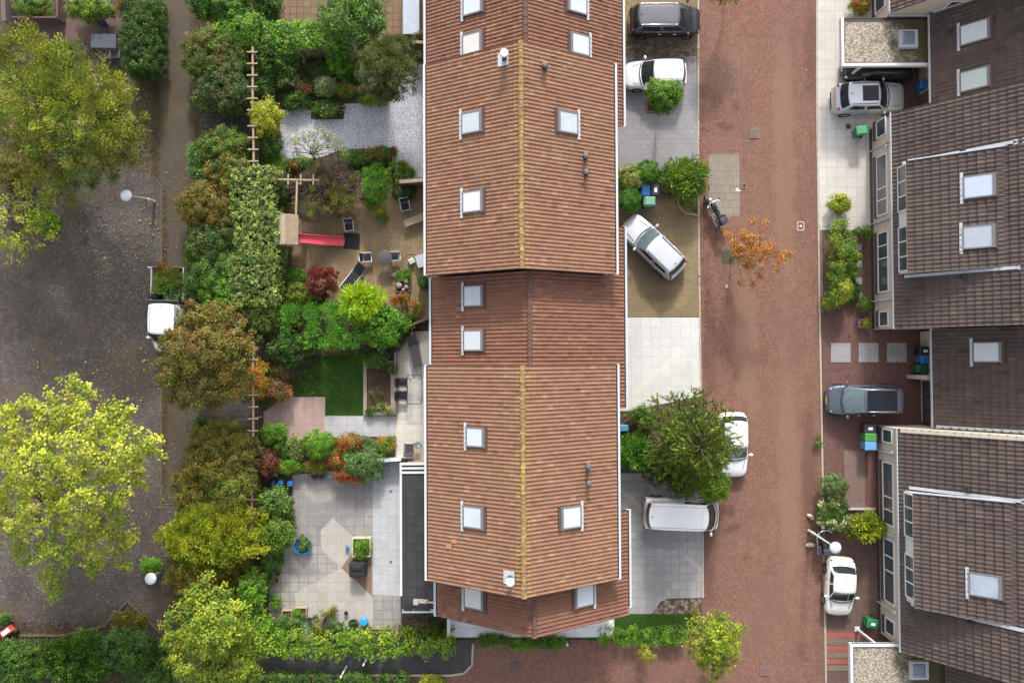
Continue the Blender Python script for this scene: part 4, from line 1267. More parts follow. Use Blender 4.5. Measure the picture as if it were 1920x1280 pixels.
def make_car(name, label, cat, px, py, yaw, pm, L=4.4, W=1.78, Hh=1.48, belt=0.92, hood=0.82, xa=0.29, xar=0.10, xbr=-0.40, xb=-0.47,
             nose=0.60, tail=0.80, zref=0.9, roof='none', roofmat=None, rails=False, van=False, rear_glass=True, side=True, plate='rear', wr=0.80, wsmat=None, bonnet_gap=True, taillow=0.0):
    """yaw 0 points +x; xa.. are fractions of the length from the middle: windscreen foot, roof front, roof rear, rear glass foot"""
    c = P(px, py, zref); c.z = 0
    t = thing(name, label, cat, c, yaw)
    h = L / 2
    zb = 0.20
    def ring(x, w, zt, crown):
        half = [(w * 0.80, zb), (w * 0.95, zb + 0.06), (w * 1.0, zb + 0.30 * (zt - zb)), (w * 1.0, zb + 0.55 * (zt - zb)), (w * 0.975, zb + 0.80 * (zt - zb)), (w * 0.93, zt - 0.03), (w * 0.84, zt), (w * 0.45, zt + crown * 0.8), (0.0, zt + crown)]
        pts = [(x, -y, z) for y, z in half] + [(x, y, z) for y, z in reversed(half[:-1])]
        return pts
    w = W / 2
    if van:
        st = [(h, .70, nose * 0.9, .0), (h - .06, .86, nose + .05, .02), (h - .22, .95, hood - .06, .03), (h - .5, .985, hood, .03), (xa * L, 1, belt, .02), (0, 1, belt + .02, .02), (-h + .3, 1, belt + .02, .02), (-h + .06, .985, belt, .02), (-h, .95, belt - .06, .0)]
    else:
        st = [(h, .52, nose - .10, .0), (h - .05, .70, nose, .015), (h - .16, .86, nose + .08, .03), (h - .38, .955, hood - .06, .04), (h - .75, .99, hood, .045), (xa * L, 1, belt - .02, .04), (xa * L * 0.3, 1, belt + .02, .03), (xb * L * 0.6, 1, belt + .04, .03), (-h + .5, .985, belt + .05, .03), (-h + .22, .93, belt + .02 - taillow, .03), (-h + .07, .82, tail, .02), (-h, .66, tail - .14, .0)]
    m = MB()
    m.loft([ring(x, w * f, zt, cr) for x, f, zt, cr in st])
    body = m.build('body', pm, t, smooth=True, subsurf=2)
    # greenhouse: rounded outline swept from the belt to the roof
    wb = w * 0.915; wt = w * wr
    nF, nS = 9, 13
    def outline(xf, xr_, b, z):
        xm_, a = (xf + xr_) / 2, (xf - xr_) / 2
        pts = []
        for i in range(nF):
            y = -1 + 2 * i / (nF - 1)
            pts.append((xm_ + a * (1 - 0.10 * abs(y) ** 2.4), b * 0.90 * y, z))
        for i in range(nS):
            x = 1 - 2 * (i + 0.5) / nS
            pts.append((xm_ + a * 0.90 * x, b * (1 - 0.045 * x * x), z))
        for i in range(nF):
            y = 1 - 2 * i / (nF - 1)
            pts.append((xm_ - a * (1 - 0.08 * abs(y) ** 2.4), b * 0.90 * y, z))
        for i in range(nS):
            x = -1 + 2 * (i + 0.5) / nS
            pts.append((xm_ + a * 0.90 * x, -b * (1 - 0.045 * x * x), z))
        return pts
    zb0, zt0 = belt - 0.05, Hh - 0.06
    def lv(k):
        e = k
        xf = xa * L + (xar * L - xa * L) * e
        xr_ = xb * L + (xbr * L - xb * L) * e
        b = wb + (wt - wb) * (e ** 1.15)
        return outline(xf, xr_, b, zb0 + (zt0 - zb0) * (1 - (1 - e) ** 1.12))
    ks = [0, .15, .35, .55, .75, .9, 1.0]
    rings = [lv(k) for k in ks]
    top = rings[-1]
    cx = sum(p[0] for p in top) / len(top)
    def cap(s, z): return [(cx + (p[0] - cx) * s, p[1] * s, z) for p in top]
    rings += [cap(.965, zt0 + .028), cap(.90, zt0 + .045), cap(.6, zt0 + .06), cap(.2, zt0 + .066)]
    m = MB(); m.loft(rings)
    m.build('cabin', roofmat or pm, t, smooth=True)
    def glass(name, idx, k0, k1, mat=CARGLASS, off=0.012, par=None):
        m = MB(); rr = []
        for k in np.linspace(k0, k1, 6):
            r = lv(k); row = []
            for i in idx:
                p = Vector(r[i])
                d = Vector((p.x - cx, p.y, 0))
                n_ = len(r)
                a_, b_ = Vector(r[(i - 1) % n_]), Vector(r[(i + 1) % n_])
                tg = (b_ - a_).normalized()
                nn = Vector((-tg.y, tg.x, 0))
                if nn.dot(d) < 0: nn = -nn
                row.append(p + (nn + Vector((0, 0, 0.75))).normalized() * off)
            rr.append(row)
        m.loft(rr, close=False, caps=False)
        return m.build(name, mat, par or t, smooth=True)
    glass('windscreen', range(0, nF), .06, .95, wsmat or CARGLASS)
    if rear_glass:
        glass('rear_window', range(nF + nS, 2 * nF + nS), .22 if not van else .3, .93)
    if side:
        cut = 6
        last = nS - 2 if not van else 4
        for base in (nF, 2 * nF + nS):
            rng_ = list(range(base, base + nS))
            if base != nF: rng_ = rng_[::-1]
            glass('side_window', rng_[0:cut], .22, .88)
            if not van:
                glass('side_window', rng_[cut:last + 1], .22, .88)
    # roof seams, shut lines
    for s in (-1, 1):
        m = MB()
        xs = np.linspace(xar * L - .12, xbr * L + .12, 9)
        prev = None
        for x in xs:
            p_ = (x, s * wt * .80, Hh - .004 - .012 * abs(x / L) )
            if prev: m.bar(prev, p_, .014, .008)
            prev = p_
        m.build('roof_seam', GAP, t)
        if not van:
            m = MB(); prev = None
            for i in range(6):
                f_ = i / 5
                p_ = ((h - .50) + (xa * L + .05 - h + .50) * f_, s * w * (.60 + .12 * f_), hood + .012 + (belt - hood) * f_ * .8)
                if prev: m.bar(prev, p_, .016, .02)
                prev = p_
            m.build('bonnet_gap', GAP, t)
    if van:
        for i in range(5):
            m = MB(); x = xar * L - .35 - i * .62
            if x < xbr * L + .2: break
            m.box((x, 0, Hh + .004), (.035, wt * 1.45, .016)); m.build('roof_rib', pm, t, bevel=.006)
    # roof details
    zr = Hh + 0.002
    if roof == 'panorama':
        m = MB()
        x0, x1 = (xar * L) - 0.12, (xbr * L) + 0.45
        for z_, s in ((zr - 0.012, 1.0), (zr + 0.010, 0.97)):
            pass
        m.box(((x0 + x1) / 2, 0, zr - 0.004), (abs(x0 - x1), wt * 1.55, 0.03)); m.build('sunroof', plain('sunroof_glass', (0.010, 0.011, 0.016), 0.12, 0, 0.4, var=0) if 'sunroof_glass' not in MATS else MATS['sunroof_glass'], t, bevel=0.012)
    if roof == 'sunroof':
        m = MB(); x0 = xar * L - 0.18
        m.box((x0 - 0.42, 0, zr - 0.002), (0.95, wt * 1.25, 0.03))
        m.build('sunroof', plain('sunroof_glass', (0.010, 0.011, 0.016), 0.12, 0, 0.4, var=0) if 'sunroof_glass' not in MATS else MATS['sunroof_glass'], t, bevel=0.012)
    if rails:
        for s in (-1, 1):
            m = MB(); xs = [xar * L - 0.15, xar * L - 0.3, xbr * L + 0.3, xbr * L + 0.15]
            m.tube([(xs[0], s * wt * .88, Hh - .06), (xs[1], s * wt * .88, Hh + .02), (xs[2], s * wt * .88, Hh + .02), (xs[3], s * wt * .88, Hh - .06)], 0.018, 6)
            m.build('roof_rail', CHROME if rails == 'chrome' else DARKMETAL, t, smooth=True)
    m = MB(); xa_ = xbr * L + 0.22
    m.tube([(xa_, 0, Hh - 0.01), (xa_ - 0.14, 0, Hh + 0.08)], [0.025, 0.008], 6); m.build('aerial', DARKMETAL, t)
    # bonnet shut line and wiper strip
    if bonnet_gap:
        m = MB()
        prev = None
        for i in range(9):
            y = -1 + 2 * i / 8
            x = (xa * L + 0.06) - 0.16 * y * y
            p = (x, y * w * 0.86, belt + 0.02 + 0.018 * (1 - y * y) - (0.03 if abs(y) > .9 else 0))
            if prev: m.bar(prev, p, 0.05, 0.02)
            prev = p
        m.build('scuttle', GAP, t)
        for s in (-1, 1):
            m = MB(); m.bar((xa * L + 0.02, s * 0.30, belt + 0.06), (xa * L - 0.30, s * 0.30 - 0.36, belt + 0.30), 0.018, 0.012)
            m.build('wiper', GAP, t)
    # wheels
    wx = (h - 0.82, -h + 0.80)
    for x in wx:
        for s in (-1, 1):
            m = MB(); R = Matrix.Rotation(math.pi / 2, 3, 'X')
            def disc(mb, r0, r1, y0_, y1_):
                n_ = 24; vs = []
                for yv, r in ((y0_, r0), (y0_, r1), (y1_, r1), (y1_, r0)):
                    for k in range(n_):
                        a = 2 * math.pi * k / n_
                        vs.append((x + r * math.cos(a), s * yv, 0.32 + r * math.sin(a)))
                fs = []
                for q in range(4):
                    q2 = (q + 1) % 4
                    for k in range(n_):
                        k2 = (k + 1) % n_
                        fs.append((q * n_ + k, q * n_ + k2, q2 * n_ + k2, q2 * n_ + k))
                mb.add(vs, fs)
            disc(m, 0.20, 0.32, w - 0.17, w + 0.022)
            wh = m.build('wheel', TYRE, t, smooth=True, ang=40)
            m = MB(); disc(m, 0.02, 0.205, w - 0.12, w + 0.012)
            m.build('rim', RIM, wh, smooth=True, ang=40)
    # lamps, mirrors, plates, handles
    for s in (-1, 1):
        m = MB(); m.ell((h - 0.36, s * w * 0.72, nose + (0.045 if not van else .0)), (0.22, 0.13, 0.075), 12, 8); m.build('headlight', HEADLAMP, t, smooth=True)
        m = MB()
        if van: m.box((-h + 0.01, s * (w - 0.09), 0.95), (0.06, 0.12, 0.42))
        else: m.ell((-h + 0.20, s * w * 0.76, tail - 0.0), (0.075, 0.10, 0.075), 12, 8)
        m.build('taillight', REDLAMP, t, smooth=not van)
        m = MB(); m.ell((xa * L - 0.28, s * (w + 0.10), belt + 0.08), (0.085, 0.125, 0.075), 12, 8)
        m.tube([(xa * L - 0.26, s * (w - 0.06), belt + 0.03), (xa * L - 0.28, s * (w + 0.06), belt + 0.06)], 0.025, 6)
        m.build('wing_mirror', pm, t, smooth=True)
        for xx in ((xa * L - 0.95), (xa * L - 1.85)):
            m = MB(); m.tube([(xx, s * (w + 0.012), belt - 0.16), (xx - 0.18, s * (w + 0.012), belt - 0.16)], 0.016, 6)
            m.build('door_handle', pm if not rails == 'chrome' else CHROME, t)
            m = MB(); m.b2(xx - 0.26, xx - 0.248, s * (w + 0.0) - 0.006, s * w + 0.006, 0.35, belt - 0.08); m.build('door_gap', GAP, t)
    for s, xx in ((1, h - 0.01), (-1, -h + 0.01)):
        m = MB(); m.box((xx, 0, 0.52 if s > 0 else tail - 0.20), (0.03, 0.50, 0.11)); m.build('number_plate', PLATE_Y, t)
        m = MB(); m.b2(xx - 0.04 * s, xx + 0.005 * s, -w * .55, w * .55, 0.24, 0.40); m.build('lower_grille', GAP, t)
    return t
PI = math.pi
R_ = math.radians
make_car('parked_car', 'dark grey people carrier with glossy windows on the tan drive at the top', 'car', 1248, 36, 0.0, P_GREY, L=4.35, W=1.80, Hh=1.62, belt=1.02, hood=0.95, xa=0.36, xar=0.165, xbr=-0.40, xb=-0.475, roofmat=paint('grey_roof_paint', (0.15, 0.147, 0.165), 0.4), rails='chrome', nose=.68, tail=.95)
make_car('parked_car', 'white hatchback half under the round ball tree on the grey drive', 'car', 1230, 138, PI, P_WHITE, L=3.75, W=1.66, Hh=1.50, xa=0.25, xar=0.05, xbr=-0.41, xb=-0.48, tail=.9)
make_car('parked_car', 'silver estate car parked aslant on the tan brick drive', 'car', 1226, 461, R_(135.5) , P_SILVER2, L=4.45, W=1.75, Hh=1.48, xa=0.22, xar=0.055, xbr=-0.40, xb=-0.475, rails='dark', wsmat=PALEGLASS, tail=.9)
make_car('parked_car', 'white car on the street half covered by the spiky tree', 'car', 1377, 834, -PI / 2, P_WHITE, L=3.85, W=1.70, Hh=1.44, xa=0.22, xar=0.03, xbr=-0.37, xb=-0.47, tail=.82)
make_car('white_van', 'white panel van with two rear windows on the grey slab drive', 'van', 1281, 966, R_(-2.5), P_WHITE, L=4.5, W=1.84, Hh=1.92, belt=1.18, hood=0.98, xa=0.43, xar=0.295, xbr=-0.470, xb=-0.497, nose=.62, tail=1.0, zref=1.2, van=True, wr=.84)
make_car('parked_car', 'silver off road car with a large glass roof on the pale pavement', 'car', 1632, 182, R_(1.0), P_SILVER, L=4.3, W=1.82, Hh=1.62, belt=1.00, hood=0.95, xa=0.235, xar=0.07, xbr=-0.36, xb=-0.46, roof='sunroof', rails='dark', nose=.72, tail=.98, roofmat=P_SILVER2)
make_car('parked_car', 'black car standing in the dark under the upper carport', 'car', 1650, 122, PI, P_BLACK, L=4.3, W=1.76, Hh=1.45)
make_car('parked_car', 'slate blue people carrier with a black glass roof on the dark red bricks', 'car', 1624, 750, PI - R_(0.5), P_BLUEGREY, L=4.45, W=1.82, Hh=1.62, belt=1.02, hood=0.93, xa=0.33, xar=0.08, xbr=-0.44, xb=-0.485, roof='panorama', nose=.68, tail=.95, wsmat=PALEGLASS, rails='chrome')
make_car('parked_car', 'small ivory white car with red tail lamps below the street lamp', 'car', 1578, 1101, -PI / 2 - R_(4), P_IVORY, L=3.45, W=1.66, Hh=1.42, xa=0.235, xar=0.06, xbr=-0.26, xb=-0.40, hood=.84, tail=.80, taillow=.06)

# white pick-up with an open bed full of cuttings, facing down the car park
def pickup():
    c = P(311, 590, 0.9); c.z = 0
    t = make_car('pickup_truck', 'white pick up with a load of cuttings under the bronze tree', 'pick up', 308, 614, -PI / 2 - R_(1), P_WHITE, L=2.86, W=1.75, Hh=1.86, belt=1.12, hood=0.92, xa=0.304, xar=0.143, xbr=-0.485, xb=-0.497, nose=.6, tail=.95, zref=1.3, van=True, rear_glass=False, wr=.88)
    m = MB()
    x0, x1 = -3.57, -1.52
    m.b2(x0, x1, -0.92, 0.92, 0.55, 0.66)
    m.build('load_bed', DARKMETAL, t)
    for s in (-1, 1):
        m = MB(); m.b2(x0, x1, s * 0.95 - 0.03, s * 0.95 + 0.03, 0.55, 1.06); m.build('side_board', UPVC, t)
    m = MB(); m.b2(x0 - 0.05, x0, -0.92, 0.92, 0.55, 1.04); m.build('tailgate', plain('grey_board', (0.2, 0.2, 0.21), 0.6), t)
    m = MB()
    for y in (-0.95, 0.95): m.tube([(-1.55, y, 1.0), (-1.55, y, 1.72)], 0.05, 8)
    m.tube([(-1.55, -1.05, 1.75), (-1.55, 1.05, 1.75)], 0.06, 8)
    m.b2(-1.58, -1.52, -0.92, 0.92, 0.66, 1.2)
    m.build('head_board', DARKP, t)
    m = MB(); m.tube([(x0 + 0.05, -0.95, 1.05), (x0 + 0.05, -0.95, 1.5), (x0 + 0.05, -0.72, 1.5)], 0.03, 6); m.build('ladder_rack', UPVC, t)
    return t
PICK = pickup()
q = P(289, 555, 0.9)
m = MB(); m.ell((0, 0, 0), (0.34, 0.32, 0.24), 14, 9); ob = m.build('rubbish_bag', BLACKRUB, None, smooth=True)
ob.location = (q.x, q.y, 0.88); tag(ob, 'dark round bag lying in the open bed of the white pick up', 'bag')

# small red and white machine at the edge of the lower left shrubs
p = P(9, 1186, 0.5)
t = thing('ride_on_mower', 'small orange red garden machine with white panels at the left edge', 'mower', (p.x, p.y, 0), R_(38))
REDM = plain('orange_red_paint', (0.42, 0.075, 0.04), 0.4)
m = MB(); m.box((0, 0, 0.42), (1.05, 0.52, 0.34), taper=0.85); m.build('body', REDM, t, bevel=0.06)
m = MB(); m.box((0.22, 0, 0.62), (0.34, 0.26, 0.05)); m.box((-0.05, 0, 0.62), (0.12, 0.26, 0.05)); m.build('deck_panel', UPVC, t)
m = MB(); m.box((-0.34, 0, 0.66), (0.28, 0.30, 0.10)); m.build('seat', BLACKRUB, t, bevel=0.03)
for x in (-0.34, 0.34):
    for s in (-1, 1):
        m = MB(); m.tube([(x, s * 0.26, 0.2), (x, s * 0.36, 0.2)], 0.2, 16); m.build('wheel', TYRE, t, smooth=True, ang=40)

# ------------------------------------------------------------------ motorcycles
def motorcycle(label, px, py, yaw, pannier=True):
    c = P(px, py, 0.5); c.z = 0
    t = thing('motorcycle', label, 'motorcycle', c, yaw)
    for x, r in ((0.76, 0.31), (-0.70, 0.31)):
        m = MB()
        n_ = 26
        rings = []
        for i in range(n_ + 1):
            a = 2 * math.pi * i / n_
            cx_, cz_ = x + (r - 0.07) * math.cos(a), 0.31 + (r - 0.07) * math.sin(a)
            rings.append([(cx_ + 0.07 * math.cos(b) * math.cos(a), 0.065 * math.sin(b), cz_ + 0.07 * math.cos(b) * math.sin(a)) for b in [2 * math.pi * k / 8 for k in range(8)]])
        m.loft(rings, caps=False)
        wv = m.build('wheel', TYRE, t, smooth=True)
        m = MB()
        for k in range(6):
            a = math.pi * k / 6
            m.bar((x - .24 * math.cos(a), 0, .31 - .24 * math.sin(a)), (x + .24 * math.cos(a), 0, .31 + .24 * math.sin(a)), .025)
        m.build('spokes', RIM, wv)
    m = MB(); m.ell((0.22, 0, 0.86), (0.32, 0.17, 0.16), 16, 10); m.build('tank', P_BLACK, t, smooth=True)
    m = MB(); m.ell((-0.22, 0, 0.80), (0.36, 0.16, 0.08), 16, 8); m.ell((-0.58, 0, 0.86), (0.24, 0.14, 0.08), 14, 8); m.build('seat', BLACKRUB, t, smooth=True)
    m = MB(); m.box((0.12, 0, 0.45), (0.42, 0.36, 0.36)); m.build('engine', RIM, t, bevel=0.05)
    m = MB()
    for s in (-1, 1): m.tube([(0.76, s * 0.11, 0.31), (0.52, s * 0.11, 0.98)], 0.028, 8)
    m.build('fork', CHROME, t, smooth=True)
    m = MB(); m.tube([(0.30, -0.42, 1.05), (0.42, -0.30, 1.08), (0.50, 0, 1.02), (0.42, 0.30, 1.08), (0.30, 0.42, 1.05)], 0.02, 8); m.build('handlebar', CHROME, t, smooth=True)
    m = MB(); m.ell((0.66, 0, 0.90), (0.12, 0.12, 0.12), 14, 8); m.build('headlight', HEADLAMP, t, smooth=True)
    for s in (-1, 1):
        m = MB(); m.tube([(0.40, s * 0.33, 1.07), (0.46, s * 0.42, 1.24)], 0.012, 6); m.ell((0.46, s * 0.43, 1.26), (0.03, 0.075, 0.05), 10, 6); m.build('mirror', DARKMETAL, t, smooth=True)
        m = MB(); m.tube([(0.1, s * 0.2, 0.3), (-0.35, s * 0.22, 0.30), (-0.95, s * 0.24, 0.40)], 0.045, 8); m.build('exhaust', CHROME, t, smooth=True)
    m = MB()
    for xc in (0.76, -0.70):
        n_ = 10; rings = []
        for i in range(n_ + 1):
            a = math.pi * (0.12 + 0.76 * i / n_)
            rings.append([(xc + 0.35 * math.cos(a), y, 0.31 + 0.35 * math.sin(a)) for y in (-0.085, 0, 0.085)])
        m.loft(rings, close=False, caps=False)
    m.build('mudguard', P_BLACK, t, smooth=True)
    if pannier:
        for s in (-1, 1):
            m = MB(); m.box((-0.72, s * 0.30, 0.62), (0.52, 0.20, 0.34)); m.build('pannier', DARKP, t, bevel=0.05)
            m = MB(); m.bar((-0.95, s * 0.42, 0.70), (-0.48, s * 0.42, 0.70), 0.03); m.build('pannier_rail', CHROME, t)
        m = MB(); m.box((-0.82, 0, 0.98), (0.40, 0.40, 0.26)); m.build('top_case', DARKP, t, bevel=0.06)
    return t
motorcycle('black touring motorcycle with panniers parked beside the grey bay', 1339, 395, R_(121))
motorcycle('black motorcycle standing under the street lamp by the white flowered shrub', 1541, 1006, R_(96))
# ------------------------------------------------------------------ bins
LBL = plain('bin_sticker', (0.75, 0.75, 0.78), 0.6, var=0)
def wheelie(label, px, py, yaw, mat, lid=None, sticker=False, group=None, s=1.0):
    c = P(px, py, 1.0); c.z = 0.03
    t = thing('wheelie_bin', label, 'bin', c, yaw, group)
    w, d, h = 0.50 * s, 0.62 * s, 1.0 * s
    m = MB(); m.loft([[(-d * .40, -w * .42, .06), (d * .38, -w * .42, .06), (d * .38, w * .42, .06), (-d * .40, w * .42, .06)],
                      [(-d * .44, -w * .48, h * .7), (d * .47, -w * .48, h * .7), (d * .47, w * .48, h * .7), (-d * .44, w * .48, h * .7)],
                      [(-d * .46, -w * .5, h * .93), (d * .52, -w * .5, h * .93), (d * .52, w * .5, h * .93), (-d * .46, w * .5, h * .93)]])
    m.build('bin_body', mat, t, bevel=0.02)
    m = MB(); m.loft([[(-d * .50, -w * .53, h * .935), (d * .56, -w * .53, h * .935), (d * .56, w * .53, h * .935), (-d * .50, w * .53, h * .935)],
                      [(-d * .50, -w * .53, h * .985), (d * .56, -w * .53, h * .96), (d * .56, w * .53, h * .96), (-d * .50, w * .53, h * .985)],
                      [(-d * .38, -w * .42, h * 1.05), (d * .44, -w * .42, h * 1.02), (d * .44, w * .42, h * 1.02), (-d * .38, w * .42, h * 1.05)]])
    l = m.build('lid', lid or mat, t, bevel=0.015)
    if sticker:
        m = MB(); m.box((0.02, 0, h * 1.047), (0.26, 0.16, 0.012)); m.build('sticker', LBL, l)
    m = MB(); m.tube([(-d * .56, -w * .4, h * .95), (-d * .56, w * .4, h * .95)], 0.02, 8); m.build('handle', mat, t)
    for sy in (-1, 1):
        m = MB(); m.tube([(-d * .40, sy * w * .40, .10), (-d * .40, sy * w * .52, .10)], 0.10, 14); m.build('wheel', TYRE, t, smooth=True, ang=40)
    return t
wheelie('bright blue wheelie bin between the hedge balls and the silver estate car', 1211, 357, R_(-90), BLUEP)
wheelie('anthracite wheelie bin with a white sticker in front of the dark ball shrub', 1229, 356, R_(-90), DARKP, sticker=True)
wheelie('faded pale green wheelie bin in front of a blue and an anthracite bin', 1218, 377, R_(0), PALEGREENP)
wheelie('green wheelie bin beside the cream wall and square brown grating', 1617, 244, R_(187), GREENP, plain('light_green_lid', (0.09, 0.32, 0.15), 0.5))
wheelie('blue wheelie bin in the corner behind the silver off road car', 1736, 158, R_(180), BLUEP)
wheelie('black wheelie bin with a white sticker by the garage front', 1735, 658, R_(180), plain('near_black_plastic', (0.02, 0.02, 0.03), 0.5), sticker=True)
wheelie('blue wheelie bin squeezed between a black and a green one by the garage', 1738, 673, R_(180), BLUEP)
wheelie('dark green wheelie bin next to the short fin wall of the garage', 1730, 691, R_(180), plain('deep_green_plastic', (0.02, 0.11, 0.045), 0.5))
wheelie('black wheelie bin below the slate blue car, topmost of three', 1632, 803, R_(180), DARKP, sticker=True)
wheelie('green wheelie bin between a black and a light blue one below the slate blue car', 1633, 820, R_(180), plain('leaf_green_plastic', (0.07, 0.26, 0.06), 0.45))
wheelie('light blue wheelie bin, lowest of three at the corner of the lower house', 1633, 836, R_(180), plain('light_blue_plastic', (0.13, 0.33, 0.60), 0.45))
wheelie('bright green wheelie bin with a sticker beside the lower carport post', 1637, 1169, R_(172), GREENP, sticker=True)
wheelie('teal blue wheelie bin tucked behind the shrubs by the white slab drive', 1171, 803, R_(180), plain('teal_plastic', (0.07, 0.25, 0.38), 0.5), s=.75)

# ------------------------------------------------------------------ street lamps
def street_lamp(label, hx, hy, bx, by, z=4.1):
    b = P(bx, by, 0); hd = P(hx, hy, z)
    t = thing('street_lamp', label, 'street lamp', (b.x, b.y, 0), 0, 'round headed street lamps')
    d = hd - b
    m = MB(); m.tube([(0, 0, 0), (0, 0, 0.9), (0.0, 0.0, 0.95), (d.x * .9, d.y * .9, z - 0.12), (d.x, d.y, z - 0.05)], [0.085, 0.085, 0.06, 0.045, 0.04], 12)
    m.build('pole', plain('grey_green_pole', (0.42, 0.45, 0.42), 0.5) if 'grey_green_pole' not in MATS else MATS['grey_green_pole'], t, smooth=True, ang=50)
    m = MB(); m.lathe([(0.06, -0.12), (0.20, -0.05), (0.30, 0.0), (0.325, 0.03), (0.315, 0.07), (0.24, 0.115), (0.10, 0.135), (0.001, 0.14)], 32, d)
    m.build('lamp_hood', plain('lamp_hood_white', (0.50, 0.52, 0.55), 0.4, var=0.05) if 'lamp_hood_white' not in MATS else MATS['lamp_hood_white'], t, smooth=True, ang=60)
street_lamp('street lamp with a round white head over the dark car park', 237, 367, 290, 379)
street_lamp('street lamp half buried in yellow green shrubs, lower left', 283, 1084, 302, 1070)
street_lamp('street lamp with a round white head above the parked motorcycle', 1566, 1026, 1516, 994)
# white bollards on the dark path
def bollard(label, px, py):
    p = P(px, py, 0)
    t = thing('bollard', label, 'bollard', (p.x, p.y, 0), 0, 'bollards on the dark path')
    m = MB(); m.lathe([(0.05, 0), (0.05, 1.7), (0.03, 1.73), (0.001, 1.735)], 14); m.build('post', WHITE, t, smooth=True, ang=40)
    m = MB(); m.lathe([(0.053, 1.35), (0.053, 1.5)], 14); m.build('band', REDLAMP, t, smooth=True)
def pole_flat(name, label, cat, a, b, z, r, mat):
    A, B = P(*a, z), P(*b, z)
    m = MB(); m.tube([A, B], r, 8); o = m.build(name, mat, None, smooth=True, ang=40, local=True)
    return tag(o, label, cat)
bollard('white bollard at the hedge side of the dark path', 691, 1226)
bollard('white bollard at the lower edge of the dark path', 650, 1248)
for k, (px, py) in enumerate(((867, 1196), (889, 1196), (1019, 1198), (1062, 1199), (1083, 1196), (1107, 1198))):
    p = P(px, py, 0)
    lab = ['brown post of the low rail left of the end house', 'brown post beside the corner of the white side slabs', 'short brown post in the plants below the gable tip',
           'white post standing among the low green plants', 'brown post right of the white post below the gable', 'brown post nearest the grass strip below the gable'][k]
    t = thing('garden_post', lab, 'post', (p.x, p.y, 0), 0, 'posts along the gable strip')
    m = MB(); m.box((0, 0, 0.4), (0.09, 0.09, 0.8)); m.build('post', WHITE if k == 3 else DARKWOOD, t)
    m = MB(); m.box((0, 0, 0.82), (0.13, 0.13, 0.04)); m.build('cap', WHITE if k == 3 else DARKWOOD, t)

# ------------------------------------------------------------------ trellis and garden fences
def trellis(label, pts, spacing, mat=PALEWOOD, z=1.9, cw=0.62, n=None):
    a, b = P(*pts[0], z), P(*pts[1], z)
    t = thing('trellis_fence', label, 'fence', ((a.x + b.x) / 2, (a.y + b.y) / 2, 0), 0, 'wooden trellis fences')
    d = (b - a); L = d.length; d.normalize()
    s = Vector((-d.y, d.x, 0))
    m = MB(); m.bar(a, b, 0.10, 0.10); m.build('top_rail', mat, t, local=False)
    k = max(2, round(L / spacing))
    for i in range(k):
        c = a + d * (L * (i + 0.5) / k)
        m = MB(); m.bar(c - s * cw / 2 + Vector((0, 0, .085)), c + s * cw / 2 + Vector((0, 0, .085)), 0.075, 0.07); m.build('crosspiece', mat, t, local=False)
        if i % 3 == 0:
            m = MB(); m.b2(c.x - .05, c.x + .05, c.y - .05, c.y + .05, 0, z - .05); m.build('post', mat, t, local=False)
    m = MB()
    for zz in (0.5, 1.1, 1.6): m.bar((a.x, a.y, zz), (b.x, b.y, zz), 0.03, 0.08)
    m.build('side_rail', DARKWOOD, t, local=False)
trellis('pale trellis along the top garden hedge, crosspieces on a beam', ((474, 88), (474, 218)), 0.70)
trellis('pale trellis below the yellow shrub and beside the brown shrub', ((475, 226), (476, 314)), 0.70)
trellis('pale trellis with an orange shrub growing over it', ((475, 640), (475, 818)), 0.73)
trellis('dark purple brown trellis beside the weathered patio', ((474, 868), (471, 1030)), 0.78, DARKWOOD)
trellis('short pale trellis leading from the speckled hedge to the bare shrub', ((506, 336), (600, 338)), 0.72)
def wallbar(name, label, cat, a, b, w, z0, z1, mat, capmat=None):
    A, B = P(*a, z1), P(*b, z1)
    t = thing(name, label, cat, ((A.x + B.x) / 2, (A.y + B.y) / 2, 0))
    m = MB(); m.bar((A.x, A.y, (z0 + z1) / 2), (B.x, B.y, (z0 + z1) / 2), w, z1 - z0); m.build('panel', mat, t, local=False)
    m = MB(); m.bar((A.x, A.y, z1 + 0.02), (B.x, B.y, z1 + 0.02), w + 0.05, 0.045); m.build('coping', capmat or mat, t, local=False)
    return t
wallbar('garden_fence', 'brown plank fence between the chippings and the tan yard', 'fence', (749, 341), (800, 337), 0.16, 0, 1.7, DARKWOOD, WOOD)
wallbar('garden_fence', 'dark fence hidden behind the top garden hedge', 'fence', (560, 93), (640, 93), 0.1, 0, 1.6, DARKWOOD)
wallbar('garden_fence', 'dark wooden fence between the tan yard and the cream patio', 'fence', (724, 628), (803, 596), 0.10, 0, 0.7, DARKWOOD)
wallbar('garden_fence', 'dark fence edging the cream patio by the laurel', 'fence', (742, 660), (775, 622), 0.1, 0, 0.5, DARKWOOD)
wallbar('garden_fence', 'brown fence with a wooden edge between planting bed and cream patio', 'fence', (741, 660), (741, 776), 0.08, 0, 0.35, DARKWOOD, WOOD)
wallbar('garden_wall', 'low white wall above the grey slab strip', 'wall', (706, 863), (752, 861), 0.14, 0, 0.9, WHITE)
wallbar('garden_fence', 'dark purple fence behind the pots at the bottom of the patio', 'fence', (600, 1178), (604, 1162), 0.08, 0, 1.5, DARKWOOD)
wallbar('garden_fence', 'plank fence below the top terracotta patio by the house', 'fence', (772, 79), (802, 80), 0.12, 0, 1.5, DARKWOOD, WOOD)
wallbar('garden_fence', 'brown slatted fence in the top left garden', 'fence', (22, 33), (108, 33), 0.04, 0, .9, DARKWOOD)
wallbar('garden_fence', 'brown upright fence around the corner of the top left bed', 'fence', (108, -5), (108, 31), 0.04, 0, .9, DARKWOOD)
